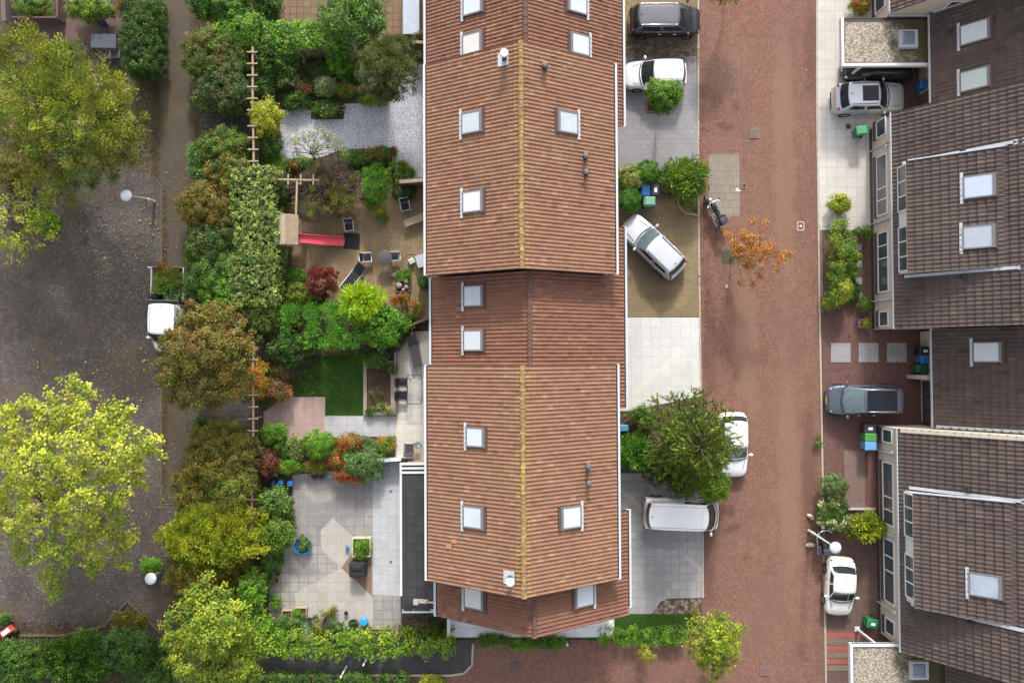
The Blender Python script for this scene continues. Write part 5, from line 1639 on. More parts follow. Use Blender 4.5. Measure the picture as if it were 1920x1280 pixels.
wallbar('garden_fence', 'grey slatted fence at the upper left edge beside the bed', 'fence', (6, -5), (8, 40), 0.2, 0, 1.2, plain('grey_wood', (0.12, 0.095, 0.085), 0.85))
wallbar('garden_wall', 'white post like wall end beside the white side slabs', 'wall', (841, 1158), (841, 1196), 0.12, 0, 1.2, WHITE)
# timber edged bed between lawn and cream patio
def frame_bed(label, x0, x1, y0, y1, mat, h=0.25, w=0.16, open_=False):
    a, b = P(x0, y0, h), P(x1, y1, h)
    t = thing('raised_bed', label, 'planting bed', ((a.x + b.x) / 2, (a.y + b.y) / 2, 0))
    m = MB(); m.b2(a.x, a.x + w, b.y, a.y, 0.0, h); m.build('board', mat, t, local=False)
    m = MB(); m.b2(b.x - w, b.x, b.y, a.y, 0.0, h); m.build('board', mat, t, local=False)
    m = MB(); m.b2(a.x + w, b.x - w, a.y - w, a.y, 0.0, h); m.build('board', mat, t, local=False)
    m = MB(); m.b2(a.x + w, b.x - w, b.y, b.y + w, 0.0, h); m.build('board', mat, t, local=False)
    m = MB(); m.b2(a.x + w, b.x - w, b.y + w, a.y - w, 0.0, h - 0.06); m.build('soil', soil('bed_soil', (0.045, 0.026, 0.020), (0.10, 0.058, 0.045), 9.0) if 'bed_soil' not in MATS else MATS['bed_soil'], t, local=False)
    return t
frame_bed('long soil bed with pale timber edges between lawn and cream patio', 681, 739, 676, 778, plain('grey_timber', (0.30, 0.26, 0.20), 0.85, var=0.35), 0.25, 0.2)

# ------------------------------------------------------------------ garden furniture
def sling_chair(label, px, py, yaw, frame=UPVC, cloth=FABRIC, group=None, name='garden_chair'):
    """seat faces +x"""
    c = P(px, py, 0.45); c.z = 0.03
    t = thing(name, label, 'chair', c, yaw, group)
    m = MB(); m.box((0.03, 0, 0.43), (0.46, 0.46, 0.035)); m.build('seat', cloth, t, bevel=0.01)
    m = MB(); m.box((-0.29, 0, 0.68), (0.035, 0.46, 0.54), rot=Matrix.Rotation(R_(-17), 3, 'Y')); m.build('backrest', cloth, t, bevel=0.01)
    for s in (-1, 1):
        m = MB(); m.tube([(0.28, s * .27, 0), (0.27, s * .27, .60), (0.20, s * .27, .635), (-0.26, s * .27, .635)], 0.022, 8); m.build('armrest', frame, t, smooth=True)
        m = MB(); m.tube([(-0.30, s * .27, 0), (-0.20, s * .27, .42), (-0.37, s * .26, .97)], 0.02, 8); m.build('rear_leg', frame, t, smooth=True)
    m = MB()
    m.tube([(-0.37, -.26, .97), (-0.37, .26, .97)], 0.02, 8); m.tube([(0.27, -.26, .43), (0.27, .26, .43)], 0.022, 8); m.tube([(-.2, -.26, .43), (-.2, .26, .43)], 0.022, 8)
    m.build('cross_bar', frame, t, smooth=True)
    return t
g1 = 'white framed sling chairs on the tan yard'
sling_chair('white framed chair with black sling near the dark fence and plank', 760, 386, R_(-80), group=g1)
sling_chair('white framed chair with black sling between bare shrub and black mat', 655, 424, R_(-85), group=g1)
sling_chair('white framed chair with black sling left of the round dark table', 688, 483, R_(2), group=g1)
sling_chair('white framed chair with black sling pushed under the round dark table', 741, 481, R_(180), group=g1)
g2 = 'black chairs at the glass table'
sling_chair('black chair at the upper end of the glass topped table', 754, 717, R_(0), DARKMETAL, FABRIC, g2)
sling_chair('black chair at the lower end of the glass topped table', 754, 742, R_(0), DARKMETAL, FABRIC, g2)
sling_chair('dark brown armchair with slatted seat next to the small round table', 767, 841, R_(90), DARKMETAL, GREYFAB)
g3 = 'dark chairs around the slate table'
sling_chair('dark chair left of the slate topped table in the top left garden', 157, 92, R_(40), DARKMETAL, DARKP, g3)
sling_chair('dark chair below the slate topped table, left of a pair', 200, 106, R_(90), DARKMETAL, DARKP, g3)
sling_chair('dark chair below the slate topped table, right of a pair', 219, 105, R_(95), DARKMETAL, DARKP, g3)
sling_chair('dark chair pushed in above the slate topped table', 196, 56, R_(-88), DARKMETAL, DARKP, g3)

p = P(194, 77, 0.74)
t = thing('garden_table', 'rectangular slate topped table among dark chairs, top left', 'table', (p.x, p.y, 0), R_(-1))
m = MB(); m.box((0, 0, 0.73), (1.5, 0.85, 0.04)); m.build('tabletop', plain('slate_top', (0.075, 0.082, 0.105), 0.45, var=0.2), t, bevel=0.008)
for sx in (-1, 1):
    for sy in (-1, 1):
        m = MB(); m.bar((sx * .78, sy * .46, 0.0), (sx * .68, sy * .36, .71), 0.07); m.build('leg', DARKMETAL, t)
p = P(721, 483, 0.73)
t = thing('garden_table', 'round dark patterned table on the tan brick yard', 'table', (p.x, p.y, 0))
m = MB(); m.lathe([(0.44, 0.70), (0.46, 0.715), (0.46, 0.735), (0.44, 0.745), (0.001, 0.745)], 32); m.build('tabletop', plain('mosaic_top', (0.085, 0.072, 0.078), 0.6, var=0.4, scale=14), t, smooth=True, ang=40)
for k in range(4):
    a = math.pi / 4 + k * math.pi / 2
    m = MB(); m.tube([(.15 * math.cos(a), .15 * math.sin(a), .70), (.34 * math.cos(a), .34 * math.sin(a), 0.03)], .02, 8); m.build('leg', DARKMETAL, t, smooth=True)
p = P(777, 730, 0.73)
t = thing('garden_table', 'rectangular glass table with a rounded dark rim on the cream patio', 'table', (p.x, p.y, 0))
def rrect(w, h, r, n=6):
    o = []
    for cx_, cy_, a0 in ((w / 2 - r, h / 2 - r, 0), (-w / 2 + r, h / 2 - r, 90), (-w / 2 + r, -h / 2 + r, 180), (w / 2 - r, -h / 2 + r, 270)):
        for i in range(n + 1):
            a = R_(a0 + 90 * i / n); o.append((cx_ + r * math.cos(a), cy_ + r * math.sin(a)))
    return o
mg = NT('clear_table_glass', 0.05, 0, 0.5)
tr_ = mg.n('ShaderNodeBsdfTransparent'); tr_.inputs[0].default_value = (0.96, 0.985, 0.985, 1)
gl_ = mg.n('ShaderNodeBsdfGlossy'); gl_.inputs['Roughness'].default_value = 0.05
mx_ = mg.n('ShaderNodeMixShader'); mx_.inputs[0].default_value = 0.05
mg.t.links.new(tr_.outputs[0], mx_.inputs[1]); mg.t.links.new(gl_.outputs[0], mx_.inputs[2]); mg.t.links.new(mx_.outputs[0], mg.t.nodes['Material Output'].inputs[0])
m = MB(); m.prism(rrect(0.86, 1.66, 0.14), 0.715, 0.728); m.build('tabletop', mg.mat, t)
m = MB(); o_ = rrect(0.90, 1.70, 0.16); pts_ = [(a, b, 0.722) for a, b in o_]; m.tube(pts_ + [pts_[0]], 0.022, 6, cap=False); m.build('rim', DARKMETAL, t, smooth=True)
for sx in (-1, 1):
    for sy in (-1, 1):
        m = MB(); m.tube([(sx * .36, sy * .74, .70), (sx * .22, sy * .52, .66), (sx * .34, sy * .66, 0.03)], .02, 8); m.build('leg', GREYFRAME, t, smooth=True)
p = P(783, 834, 0.5)
t = thing('side_table', 'small round glass side table beside the dark armchair', 'table', (p.x, p.y, 0))
m = MB(); m.lathe([(0.19, 0.45), (0.20, 0.47), (0.19, 0.49), (0.001, 0.49)], 24); m.build('tabletop', plain('grey_glass_top', (0.16, 0.22, 0.25), 0.1, 0, 0.7, var=0.3, scale=9), t, smooth=True, ang=40)
for k in range(3):
    a = 2 * math.pi * k / 3
    m = MB(); m.tube([(.15 * math.cos(a), .15 * math.sin(a), .45), (.17 * math.cos(a), .17 * math.sin(a), 0.03)], .015, 6); m.build('leg', DARKMETAL, t)
m = MB(); m.cyl((0.06, -0.07, 0.49), 0.06, 0.06, 14); o = m.build('white_cup', UPVC, None, smooth=True, ang=40); o.location = (p.x, p.y, 0); tag(o, 'small white cup on the round glass side table', 'cup')

def lounger(label, px, py, yaw, frame, cloth):
    c = P(px, py, 0.35); c.z = 0.03
    t = thing('sun_lounger', label, 'sun lounger', c, yaw, 'sun loungers')
    m = MB(); m.box((-0.28, 0, 0.36), (1.30, 0.56, 0.03)); m.build('seat', cloth, t)
    m = MB(); m.box((0.66, 0, 0.50), (0.68, 0.56, 0.03), rot=Matrix.Rotation(R_(-25), 3, 'Y')); m.build('backrest', cloth, t)
    for s in (-1, 1):
        m = MB(); m.tube([(-0.94, s * .31, .35), (0.38, s * .31, .35), (0.5, s * .31, .35)], .025, 8); m.build('side_rail', frame, t, smooth=True)
        for x in (-0.75, 0.40):
            m = MB(); m.tube([(x, s * .31, .35), (x + (.12 if x > 0 else -.12), s * .33, 0.0)], .022, 8); m.build('leg', frame, t, smooth=True)
    m = MB(); m.tube([(-0.94, -.31, .35), (-0.94, .31, .35)], .025, 8); m.build('foot_bar', frame, t)
    return t
lounger('sun lounger with black sling and white side rails beside the lime green shrub', 662, 521, R_(52), UPVC, FABRIC)
lounger('dark grey sun lounger on the cream patio', 778, 659, R_(100), GREYFRAME, GREYFAB)

# wooden bench plank, mat, playhouse with slide, swing
c = P(778, 412, 0.45)
t = thing('garden_bench', 'pale wooden bench standing aslant against the house', 'bench', (c.x, c.y, 0.03), R_(21))
m = MB()
for i in range(3): m.box((0, (i - 1) * 0.145, 0.44), (1.35, 0.135, 0.04))
m.build('seat', PALEWOOD, t, bevel=0.006)
for sx in (-1, 1):
    m = MB(); m.box((sx * 0.5, 0, 0.21), (0.07, 0.38, 0.42)); m.build('leg', WOOD, t)
c = P(659, 452, 0.05)
m = MB(); m.box((0, 0, 0.05), (0.98, 0.95, 0.04)); o = m.build('rubber_mat', BLACKRUB, None, bevel=0.012); o.location = (c.x, c.y, 0); o.rotation_euler = (0, 0, R_(-1))
tag(o, 'square black rubber mat at the foot of the pink slide', 'mat')

def playhouse():
    zt = 2.3
    a, b = P(516, 403, zt), P(559, 459, zt)
    t = thing('playhouse', 'weathered wooden play tower with a pitched plank roof beside the hedge', 'playhouse', ((a.x + b.x) / 2, (a.y + b.y) / 2, 0))
    x0, x1, y1, y0 = a.x, b.x, a.y, b.y
    xm = x0 + (x1 - x0) * 0.52
    zr = zt + 0.40
    rot = plain('roof_planks', (0.42, 0.34, 0.255), 0.9, var=0.3, scale=4)
    for sx, xe, mt in ((0, x0, rot), (1, x1, plain('shaded_planks', (0.33, 0.25, 0.17), 0.9, var=0.35, scale=4))):  # second slope: a darker copy of the planks with shade painted into the colour
        m = MB(); k = 6
        for i in range(k):
            f0, f1 = i / k, (i + 0.95) / k
            pa = Vector((xe + (xm - xe) * f0, 0, zt + (zr - zt) * f0)); pb = Vector((xe + (xm - xe) * f1, 0, zt + (zr - zt) * f1))
            d = (pb - pa)
            c = (pa + pb) / 2
            ang = math.atan2(d.z, d.x)
            m.box((c.x, (y0 + y1) / 2 + 0.01 * math.sin(i * 7), c.z + 0.003 * (i % 3)), (d.length, (y1 - y0) * (1 + 0.012 * math.sin(i * 5)), 0.03), rot=Matrix.Rotation(-ang, 3, 'Y'))
        m.build('roof_slope', mt, t, local=False)
    for xx in (x0 + .12, x1 - .12):
        for yy_ in (y0 + .12, y1 - .12):
            m = MB(); m.b2(xx - .04, xx + .04, yy_ - .04, yy_ + .04, 0.03, zt + 0.05); m.build('post', WOOD, t, local=False)
    m = MB(); m.b2(x0 + .1, x1 - .1, y0 + .1, y1 - .1, 1.15, 1.2); m.build('platform', WOOD, t, local=False)
    m = MB()
    for yy_ in (y0 + .1, y1 - .1):
        for zz in (1.4, 1.6, 1.8): m.b2(x0 + .1, x1 - .1, yy_ - .015, yy_ + .015, zz, zz + .12)
    for zz in (1.4, 1.6, 1.8): m.b2(x0 + .085, x0 + .115, y0 + .1, y1 - .1, zz, zz + .12)
    m.build('side_boards', WOOD, t, local=False)
    # stair ramp beside the slide
    pa, pb = P(560, 423, 1.0), P(589, 428, .3)
    m = MB(); m.bar((pa.x, pa.y, 1.1), (pb.x, pb.y, .05), 0.62, 0.05); m.build('climbing_ramp', WOOD, t, local=False)
    # swing beam
    pa, pb = P(555, 403, 2.15), P(557, 372, 2.15)
    m = MB(); m.bar((pa.x, pa.y, 2.12), (pb.x, pb.y + 1.0, 2.12), 0.10, 0.10); m.build('swing_beam', PALEWOOD, t, local=False)
    for sx in (-1, 1):
        m = MB(); m.bar((pb.x, pb.y + 0.9, 2.08), (pb.x + sx * 0.7, pb.y + 0.95, 0.03), 0.08); m.build('swing_leg', WOOD, t, local=False)
    # slide
    s0, s1 = P(560, 447, 1.2), P(646, 453, 0.25)
    d = Vector((s1.x - s0.x, s1.y - s0.y, 0)); L = d.length; d.normalize(); n = Vector((-d.y, d.x, 0))
    prof = [(0, 1.22), (0.12, 1.18), (0.3, 0.92), (0.55, 0.60), (0.8, 0.34), (0.93, 0.28), (1.0, 0.27)]
    rings = []
    for f, z in prof:
        c = Vector((s0.x, s0.y, 0)) + d * (L * f)
        rings.append([c + n * y + Vector((0, 0, z + h_)) for y, h_ in ((-.27, .0), (-.28, .17), (-.235, .17), (-.20, .02), (0, -.005), (.20, .02), (.235, .17), (.28, .17), (.27, 0.0), (0, -0.05))])
    m = MB(); m.loft(rings); m.build('slide', REDP, t, local=False, smooth=True, ang=50)
    # hanging swing seat
    q = P(572, 396, 0.6)
    return t
playhouse()
q = P(571, 394, 0.55)
t = thing('swing_seat', 'small green swing seat hanging below the wooden beam', 'swing', (q.x, q.y, 0))
m = MB(); m.box((0, 0, 0.55), (0.16, 0.40, 0.04)); m.build('seat', plain('teal_green_plastic', (0.03, 0.24, 0.19), 0.4), t, bevel=0.015)
for s in (-1, 1):
    m = MB(); m.tube([(0, s * .18, .56), (-0.35, s * .12, 2.1)], .01, 5); m.build('rope', PALEWOOD, t)

# clutter on the tan yard
def tub(name, label, cat, px, py, prof, mat, soilmat=None, n=20, z0=0.03, group=None):
    p = P(px, py, 0.2); 
    t = thing(name, label, cat, (p.x, p.y, z0), 0, group)
    m = MB(); m.lathe(prof, n); m.build('pot', mat, t, smooth=True, ang=40)
    if soilmat:
        r, z = soilmat
        m = MB(); m.lathe([(r, z), (0.001, z + 0.01)], n, caps=False); m.build('soil', MATS['bed_soil'], t)
    return t
def pot_prof(r, h, lip=0.03): return [(r * .7, 0), (r, h), (r + lip, h), (r + lip, h + .04), (r - .01, h + .04), (r - .02, h - .06), (0.001, h - .06)]
c = P(771, 489, 0.4)
t = thing('plastic_crate', 'small white upturned crate lying by the grey box near the house', 'crate', (c.x, c.y, 0.03), R_(30))
m = MB(); m.box((0, 0, 0.16), (0.36, 0.34, 0.30), taper=0.9); m.build('crate_body', UPVC, t, bevel=0.02)
m = MB(); m.box((0, 0, 0.32), (0.25, 0.05, 0.02)); m.build('handle', CONC, t)
c = P(790, 489, 0.5)
t = thing('storage_box', 'pale grey storage box half under the eave by the tan yard', 'box', (c.x, c.y, 0.03), R_(15))
m = MB(); m.box((0, 0, 0.25), (0.55, 0.72, 0.5), taper=.96); m.build('box_body', plain('grey_box', (0.42, 0.44, 0.46), 0.5), t, bevel=.02)
m = MB(); m.box((0, 0, 0.52), (0.58, 0.75, 0.05)); m.build('lid', plain('grey_lid', (0.48, 0.50, 0.52), 0.5), t, bevel=.01)
c = P(773, 490, 0.05)
m = MB(); m.tube([(0.62 * math.cos(a) + .03 * math.sin(3 * a), 0.5 * math.sin(a), 0.07) for a in np.linspace(0.3, 5.9, 40)], 0.014, 5); o = m.build('garden_hose', WOOD, None, smooth=True); o.location = (c.x, c.y, 0)
tag(o, 'thin pale hose looped on the tan yard around the white crate', 'hose')
c = P(732, 515, 0.2)
t = thing('stool', 'small dark stool between the round table and the rock bed', 'stool', (c.x, c.y, 0.03))
m = MB(); m.box((0, 0, 0.30), (0.24, 0.24, 0.05)); m.build('seat', DARKWOOD, t)
for sx in (-1, 1):
    for sy in (-1, 1):
        m = MB(); m.box((sx * .09, sy * .09, .14), (.04, .04, .28)); m.build('leg', WOOD, t)
tub('small_pot', 'small pale pot right of the dark stool', 'pot', 739, 514, pot_prof(.08, .16), STONE)
frame_bed('raised bed of rocks with a clump of green moss at its upper side', 742, 769, 506, 548, DARKWOOD, .3, .08)
rr = random.Random(4)
for k, (px, py, r, lab) in enumerate(((748, 535, .20, 'largest pale rock in the raised bed'), (754, 523, .15, 'rounded grey rock at the middle of the raised bed'), (762, 528, .13, 'tawny rock at the right side of the raised bed'), (762, 538, .14, 'lower right rock in the raised bed'), (749, 525, .12, 'small rock beside the green moss clump in the raised bed'), (756, 543, .11, 'lowest small rock in the raised bed'))):
    c = P(px, py, .35)
    m = MB(); m.ell((0, 0, 0), (r * rr.uniform(.9, 1.2), r, r * .7), 12, 8)
    m.v = [tuple(Vector(v) * (1 + .12 * math.sin(9 * v[0] + k) * math.cos(11 * v[1]))) for v in m.v]
    o = m.build('rock', STONE, None, smooth=True); o.location = (c.x, c.y, .33); tag(o, lab, 'rock', 'rocks in the raised bed')
tub('patio_pot', 'dark square tub with a green plant against the house by the tan yard', 'pot', 796, 533, [(.30, 0), (.36, .5), (.40, .5), (.40, .54), (.34, .54), (.33, .45), (.001, .45)], DARKP, n=4)
tub('flower_pot', 'terracotta pot at the end of the flower bed on the chippings', 'pot', 738, 283, pot_prof(.17, .3), TERRA, (.14, .27))
tub('flower_pot', 'dark pot with a spiky plant near the plank fence', 'pot', 757, 316, pot_prof(.14, .28), DARKP, (.12, .24))
tub('flower_pot', 'brown pot with a bright green plant by the plank fence and house', 'pot', 771, 325, pot_prof(.16, .3), TERRA, (.14, .27))
c = P(786, 325, .2)
t = thing('garden_step', 'white block step against the house beside the green potted plant', 'step', (c.x, c.y, 0.03))
m = MB(); m.box((0, 0, .1), (.42, .5, .2)); m.build('block', WHITE, t, bevel=.015)
m = MB(); m.box((0, 0, .21), (.46, .54, .03)); m.build('tread', CONC, t)
for k, (px, py, m_, lab) in enumerate(((720, 661, BLUEGL, 'left of two small blue pots at the head of the soil bed'), (728, 665, BLUEP, 'right of two small blue pots at the head of the soil bed'))):
    tub('flower_pot', lab, 'pot', px, py, pot_prof(.11, .22), m_, (.09, .2))
BG = 'blue pots along the shrubs'
for px, py, lab, r in ((502, 895, 'dark blue glazed pot nearest the trellis', .19), (514, 903, 'dark blue pot second from the trellis', .17), (527, 904, 'bright blue round pot among the dark blue ones', .20), (545, 905, 'bright blue tall pot at the corner of the weathered patio', .20)):
    tub('flower_pot', lab, 'pot', px, py, [(r * .6, 0), (r, .18), (r * 1.04, .28), (r * .86, .38), (r * .80, .40), (.001, .42)], BLUEP if r > .19 else plain('navy_glaze', (.02, .06, .22), .3) if 'navy_glaze' not in MATS else MATS['navy_glaze'], group=BG)
tub('flower_pot', 'small white bowl beside the blue pots and dark red shrub', 'pot', 516, 886, pot_prof(.16, .14), UPVC)
tub('flower_pot', 'dark empty tub lying below the autumn coloured shrub', 'pot', 591, 889, pot_prof(.24, .2), DARKP)
tub('flower_pot', 'dark tub beneath the red and green shrub at the patio head', 'pot', 604, 890, pot_prof(.2, .22), DARKP)
# blue paddling pool holding a plant basket
p = P(568, 1021, .2)
t = thing('planter_tub', 'bright blue octagonal tub with a dark pond plant basket inside', 'tub', (p.x, p.y, .03), R_(22))
m = MB(); m.lathe([(.46, 0), (.52, .28), (.58, .28), (.58, .32), (.50, .32), (.44, .06), (.001, .05)], 9); m.build('tub', plain('bright_blue_plastic', (.03, .28, .60), .35, var=.15), t)
m = MB(); m.box((0, 0, .2), (.5, .55, .28)); m.build('basket', plain('olive_basket', (.06, .065, .035), .8), t)
p = P(678, 1025, .35)
t = thing('planter_box', 'square white rimmed planter full of bright green leaves', 'planter', (p.x, p.y, .03))
m = MB()
for s in (-1, 1):
    m.b2(s * .52 - .03, s * .52 + .03, -.56, .56, 0, .42); m.b2(-.49, .49, s * .53 - .03, s * .53 + .03, 0, .42)
m.build('sides', plain('cream_planter', (.55, .50, .38), .7), t)
m = MB(); m.b2(-.49, .49, -.5, .5, 0, .36); m.build('soil', MATS['bed_soil'], t)
p = P(671, 1066, .5)
t = thing('covered_barbecue', 'square barbecue under a black cover beside the green planter', 'barbecue', (p.x, p.y, .03))
m = MB(); m.box((0, 0, .40), (1.0, .9, .8), taper=.94); m.build('cover', BLACKRUB, t, bevel=.09)
m = MB(); m.box((0, .12, .82), (.75, .3, .1), taper=.8); m.build('lid_bulge', BLACKRUB, t, bevel=.04)
p = P(651, 1027, .2)
t = thing('watering_can', 'small blue watering can standing next to the planter', 'watering can', (p.x, p.y, .03), R_(-60))
m = MB(); m.lathe([(.1, 0), (.1, .2), (.07, .22), (.001, .22)], 16); m.build('can', BLUEP, t, smooth=True, ang=40)
m = MB(); m.tube([(.08, 0, .05), (.22, 0, .2), (.27, 0, .26)], [.025, .02, .03], 8); m.build('spout', BLUEP, t, smooth=True)
m = MB(); m.tube([(-.09, 0, .05), (-.2, 0, .15), (-.08, 0, .26), (.05, 0, .24)], .014, 6); m.build('handle', BLUEP, t, smooth=True)
PG = 'pots at the foot of the weathered patio'
for px, py, r, m_, lab in ((581, 1161, .13, DARKP, 'small dark pot left of the striped pot in the bottom row'), (592, 1158, .16, GREYFRAME, 'grey pot with a thin plant in the bottom row'), (609, 1150, .13, TERRA, 'terracotta pot with a pale green plant in the bottom row'),
                           (624, 1147, .12, plain('olive_glaze', (.25, .25, .06), .4), 'olive round pot standing foremost in the bottom row'), (649, 1149, .10, DARKP, 'tiny dark pot above the white figure'), (664, 1166, .27, plain('large_grey_pot', (.085, .085, .08), .6), 'large dark grey tub with a green top near the blue pot'),
                           (683, 1163, .23, BLUEGL, 'glossy bright blue tub at the right end of the bottom row'), (541, 1011, .10, UPVC, 'small white pot between the shrubs and the blue tub'), (547, 984, .12, TERRA, 'small brown ring pot at the edge of the shrubs'),
                           (521, 1074, .14, TERRA, 'upper terracotta pot at the left edge of the patio'), (519, 1087, .13, TERRA, 'lower terracotta pot at the left edge of the patio')):
    if m_ is BLUEGL: tub('flower_pot', lab, 'pot', px, py, [(r * .85, 0), (r, .30), (r * 1.08, .32), (r * 1.08, .42), (r * .9, .46), (.001, .47)], m_, group=PG)
    else: tub('flower_pot', lab, 'pot', px, py, pot_prof(r, r * 1.7), m_, (r * .8, r * 1.5), group=PG)
p = P(640, 1166, .2)
t = thing('garden_figure', 'white garden figure of a standing bird in the bottom pot row', 'ornament', (p.x, p.y, .03), R_(60))
m = MB(); m.ell((0, 0, .35), (.18, .09, .10), 12, 8); m.build('body', UPVC, t, smooth=True)
m = MB(); m.tube([(.12, 0, .40), (.22, 0, .62), (.30, 0, .66)], [.05, .03, .02], 8); m.build('neck', UPVC, t, smooth=True)
for s in (-1, 1):
    m = MB(); m.tube([(0, s * .04, .28), (0.02, s * .04, 0)], .012, 6); m.build('leg', DARKMETAL, t)
for a, b, lab in (((500, 1170), (514, 1157), 'pale plank leaning in the plants at the lower left of the patio'), ((484, 996), (496, 999), 'short white stick lying on the shrubs by the dark trellis')):
    A, B = P(*a, .8), P(*b, .8)
    m = MB(); m.bar(A, B, .12, .05); o = m.build('loose_plank', PALEWOOD if a[0] == 500 else UPVC, None); tag(o, lab, 'plank')
frame_bed('small wooden box bed with bright green salad at the patio foot', 551, 575, 1139, 1157, WOOD, .3, .05)
frame_bed('narrow empty wooden box bed left of the salad bed', 528, 547, 1144, 1160, PALEWOOD, .3, .05)
p = P(569, 1180, .05)
m = MB(); m.lathe([(.62, .06), (.60, .09), (.001, .09)], 24); o = m.build('round_cover', plain('sage_cover', (.16, .25, .15), .8), None, smooth=True, ang=40); o.location = (p.x, p.y, 0); tag(o, 'sage green round cover half under the bottom hedge', 'cover')

# glass topped cold frame by the top terracotta patio
a, b = P(753, -20, .9), P(788, 66, .9)
t = thing('cold_frame', 'long glazed box with a pale sheet lid on the top terracotta patio', 'cold frame', ((a.x + b.x) / 2, (a.y + b.y) / 2, .03))
m = MB(); m.b2(a.x, b.x, b.y, a.y, .03, .82); m.build('box', DARKWOOD, t, local=False)
m = MB(); m.b2(a.x + .07, b.x - .07, b.y + .07, a.y - .07, .82, .88); m.build('lid', plain('milky_sheet', (.42, .48, .56), .25, 0, .6, var=.12, scale=2), t, local=False)

# extension with a flat roof of black tiles
zx = 2.75
ax, bx_ = P(750, 1000, zx).x, house_b['x0'] + .45
ay, by_ = P(780, 868, zx).y, P(790, 1146, zx).y
t = thing('flat_roof_extension', 'garden extension with a flat black tiled roof and white edges', 'extension', ((ax + bx_) / 2, (ay + by_) / 2, 0))
m = MB(); m.b2(ax + .2, bx_, by_ + .15, ay - .15, 0.03, zx - .17); m.build('wall', BRICKW, t, local=False)
m = MB(); m.b2(ax + .02, bx_, by_ + .02, ay - .02, zx - .17, zx - .02); m.build('roof', DARKMETAL, t, local=False)
M_BLK = bricks('black_roof_tiles', (.030, .030, .036), (.046, .042, .045), (.012, .012, .014), .55, .5, 0, 0, .02, (.045, .040, .036), .6, rough=.7)
m = MB(); m.b2(ax + .12, bx_ - .02, by_ + .12, ay - .12, zx - .02, zx + .0); m.build('roof_tiles', M_BLK, t, local=False)
m = MB(); m.b2(ax, ax + .12, by_ + .9, ay, zx - .2, zx + .05); m.build('edge_trim', WHITE, t, local=False)
for i in range(3):
    m = MB(); m.b2(ax + .0, bx_, ay - .10 - i * .24, ay + .02 - i * .24, zx - .12 + .06 * (i % 2), zx + .07); m.build('edge_trim', WHITE, t, local=False)
m = MB()
for i in range(22): m.b2(ax + .12 + i * .088, ax + .17 + i * .088, by_ + .0, by_ + .14, zx - .02, zx + .05)
m.b2(ax + .12, bx_ - .1, by_ - .06, by_ - .005, zx - .1, zx + .03)
m.build('edge_grating', LEAD, t, local=False)
wx_ = ax + .2
window(t, wx_, by_ + .5, ay - .6, .1, 2.3, -1, (.25, .5, .75), sill=False)
for px, py, w_, h_, m_, lab, nm in ((766, 1137, .5, .42, BLACKRUB, 'left one of three spare black tiles on the flat roof', 'roof_tile'), (784, 1137, .5, .42, BLACKRUB, 'middle one of three spare black tiles on the flat roof', 'roof_tile'), (799, 1137, .42, .42, BLACKRUB, 'right one of three spare black tiles on the flat roof', 'roof_tile'),
                               (789, 1126, .85, .22, STONE, 'pale stone slab lying on the black flat roof', 'stone_slab'), (806, 1128, .40, .10, CONC, 'grey bar lying on the black flat roof by the stone slab', 'metal_bar'), (780, 1127, .28, .34, STONE, 'stubby pale block crossing the stone slab on the flat roof', 'stone_slab')):
    c = P(px, py, zx)
    m = MB(); m.box((0, 0, .04), (w_, h_, .05)); o = m.build(nm, m_, None, bevel=.008); o.location = (c.x, c.y, zx + (.0 if nm != 'stone_slab' or w_ > .5 else .055)); o.rotation_euler = (0, 0, R_(-3))
    tag(o, lab, {'roof_tile': 'tile', 'stone_slab': 'slab', 'metal_bar': 'bar'}[nm])
# small things in the front gardens
for px, py, r, lab in ((1519, 967, .22, 'upper pale boulder at the kerb by the motorcycle'), (1518, 1021, .24, 'lower pale boulder at the kerb by the motorcycle')):
    c = P(px, py, .1)
    m = MB(); m.ell((0, 0, .08), (r, r * .55, .16), 12, 8); m.ell((r * .8, -r * .4, .06), (r * .6, r * .45, .12), 12, 8)
    o = m.build('boulder', plain('cream_boulder', (.50, .42, .28), .9, var=.3) if 'cream_boulder' not in MATS else MATS['cream_boulder'], None, smooth=True); o.location = (c.x, c.y, 0); o.rotation_euler = (0, 0, -.4 if py < 1000 else .3); tag(o, lab, 'boulder')
p = P(1617, 606, .3)
t = thing('plant_stand', 'grey tray with a small bright green plant beside the cream wall', 'planter', (p.x, p.y, .03))
m = MB(); m.box((0, 0, .15), (.34, .46, .28), taper=1.1); m.build('tray', plain('tray_grey', (.35, .33, .32), .6), t, bevel=.02)
m = MB(); m.box((0, 0, .30), (.3, .4, .03)); m.build('soil', MATS['bed_soil'], t)
p = P(38, 42, .3)
t = thing('garden_stool', 'round grey top stool in the top left garden', 'stool', (p.x, p.y, .03))
m = MB(); m.lathe([(.22, .42), (.24, .44), (.24, .47), (.001, .475)], 22); m.build('seat', plain('pale_grey_top', (.30, .27, .29), .8, var=.3), t, smooth=True, ang=40)
for k in range(3):
    a = 2.1 * k
    m = MB(); m.tube([(.15 * math.cos(a), .15 * math.sin(a), .42), (.2 * math.cos(a), .2 * math.sin(a), 0)], .02, 6); m.build('leg', DARKMETAL, t)
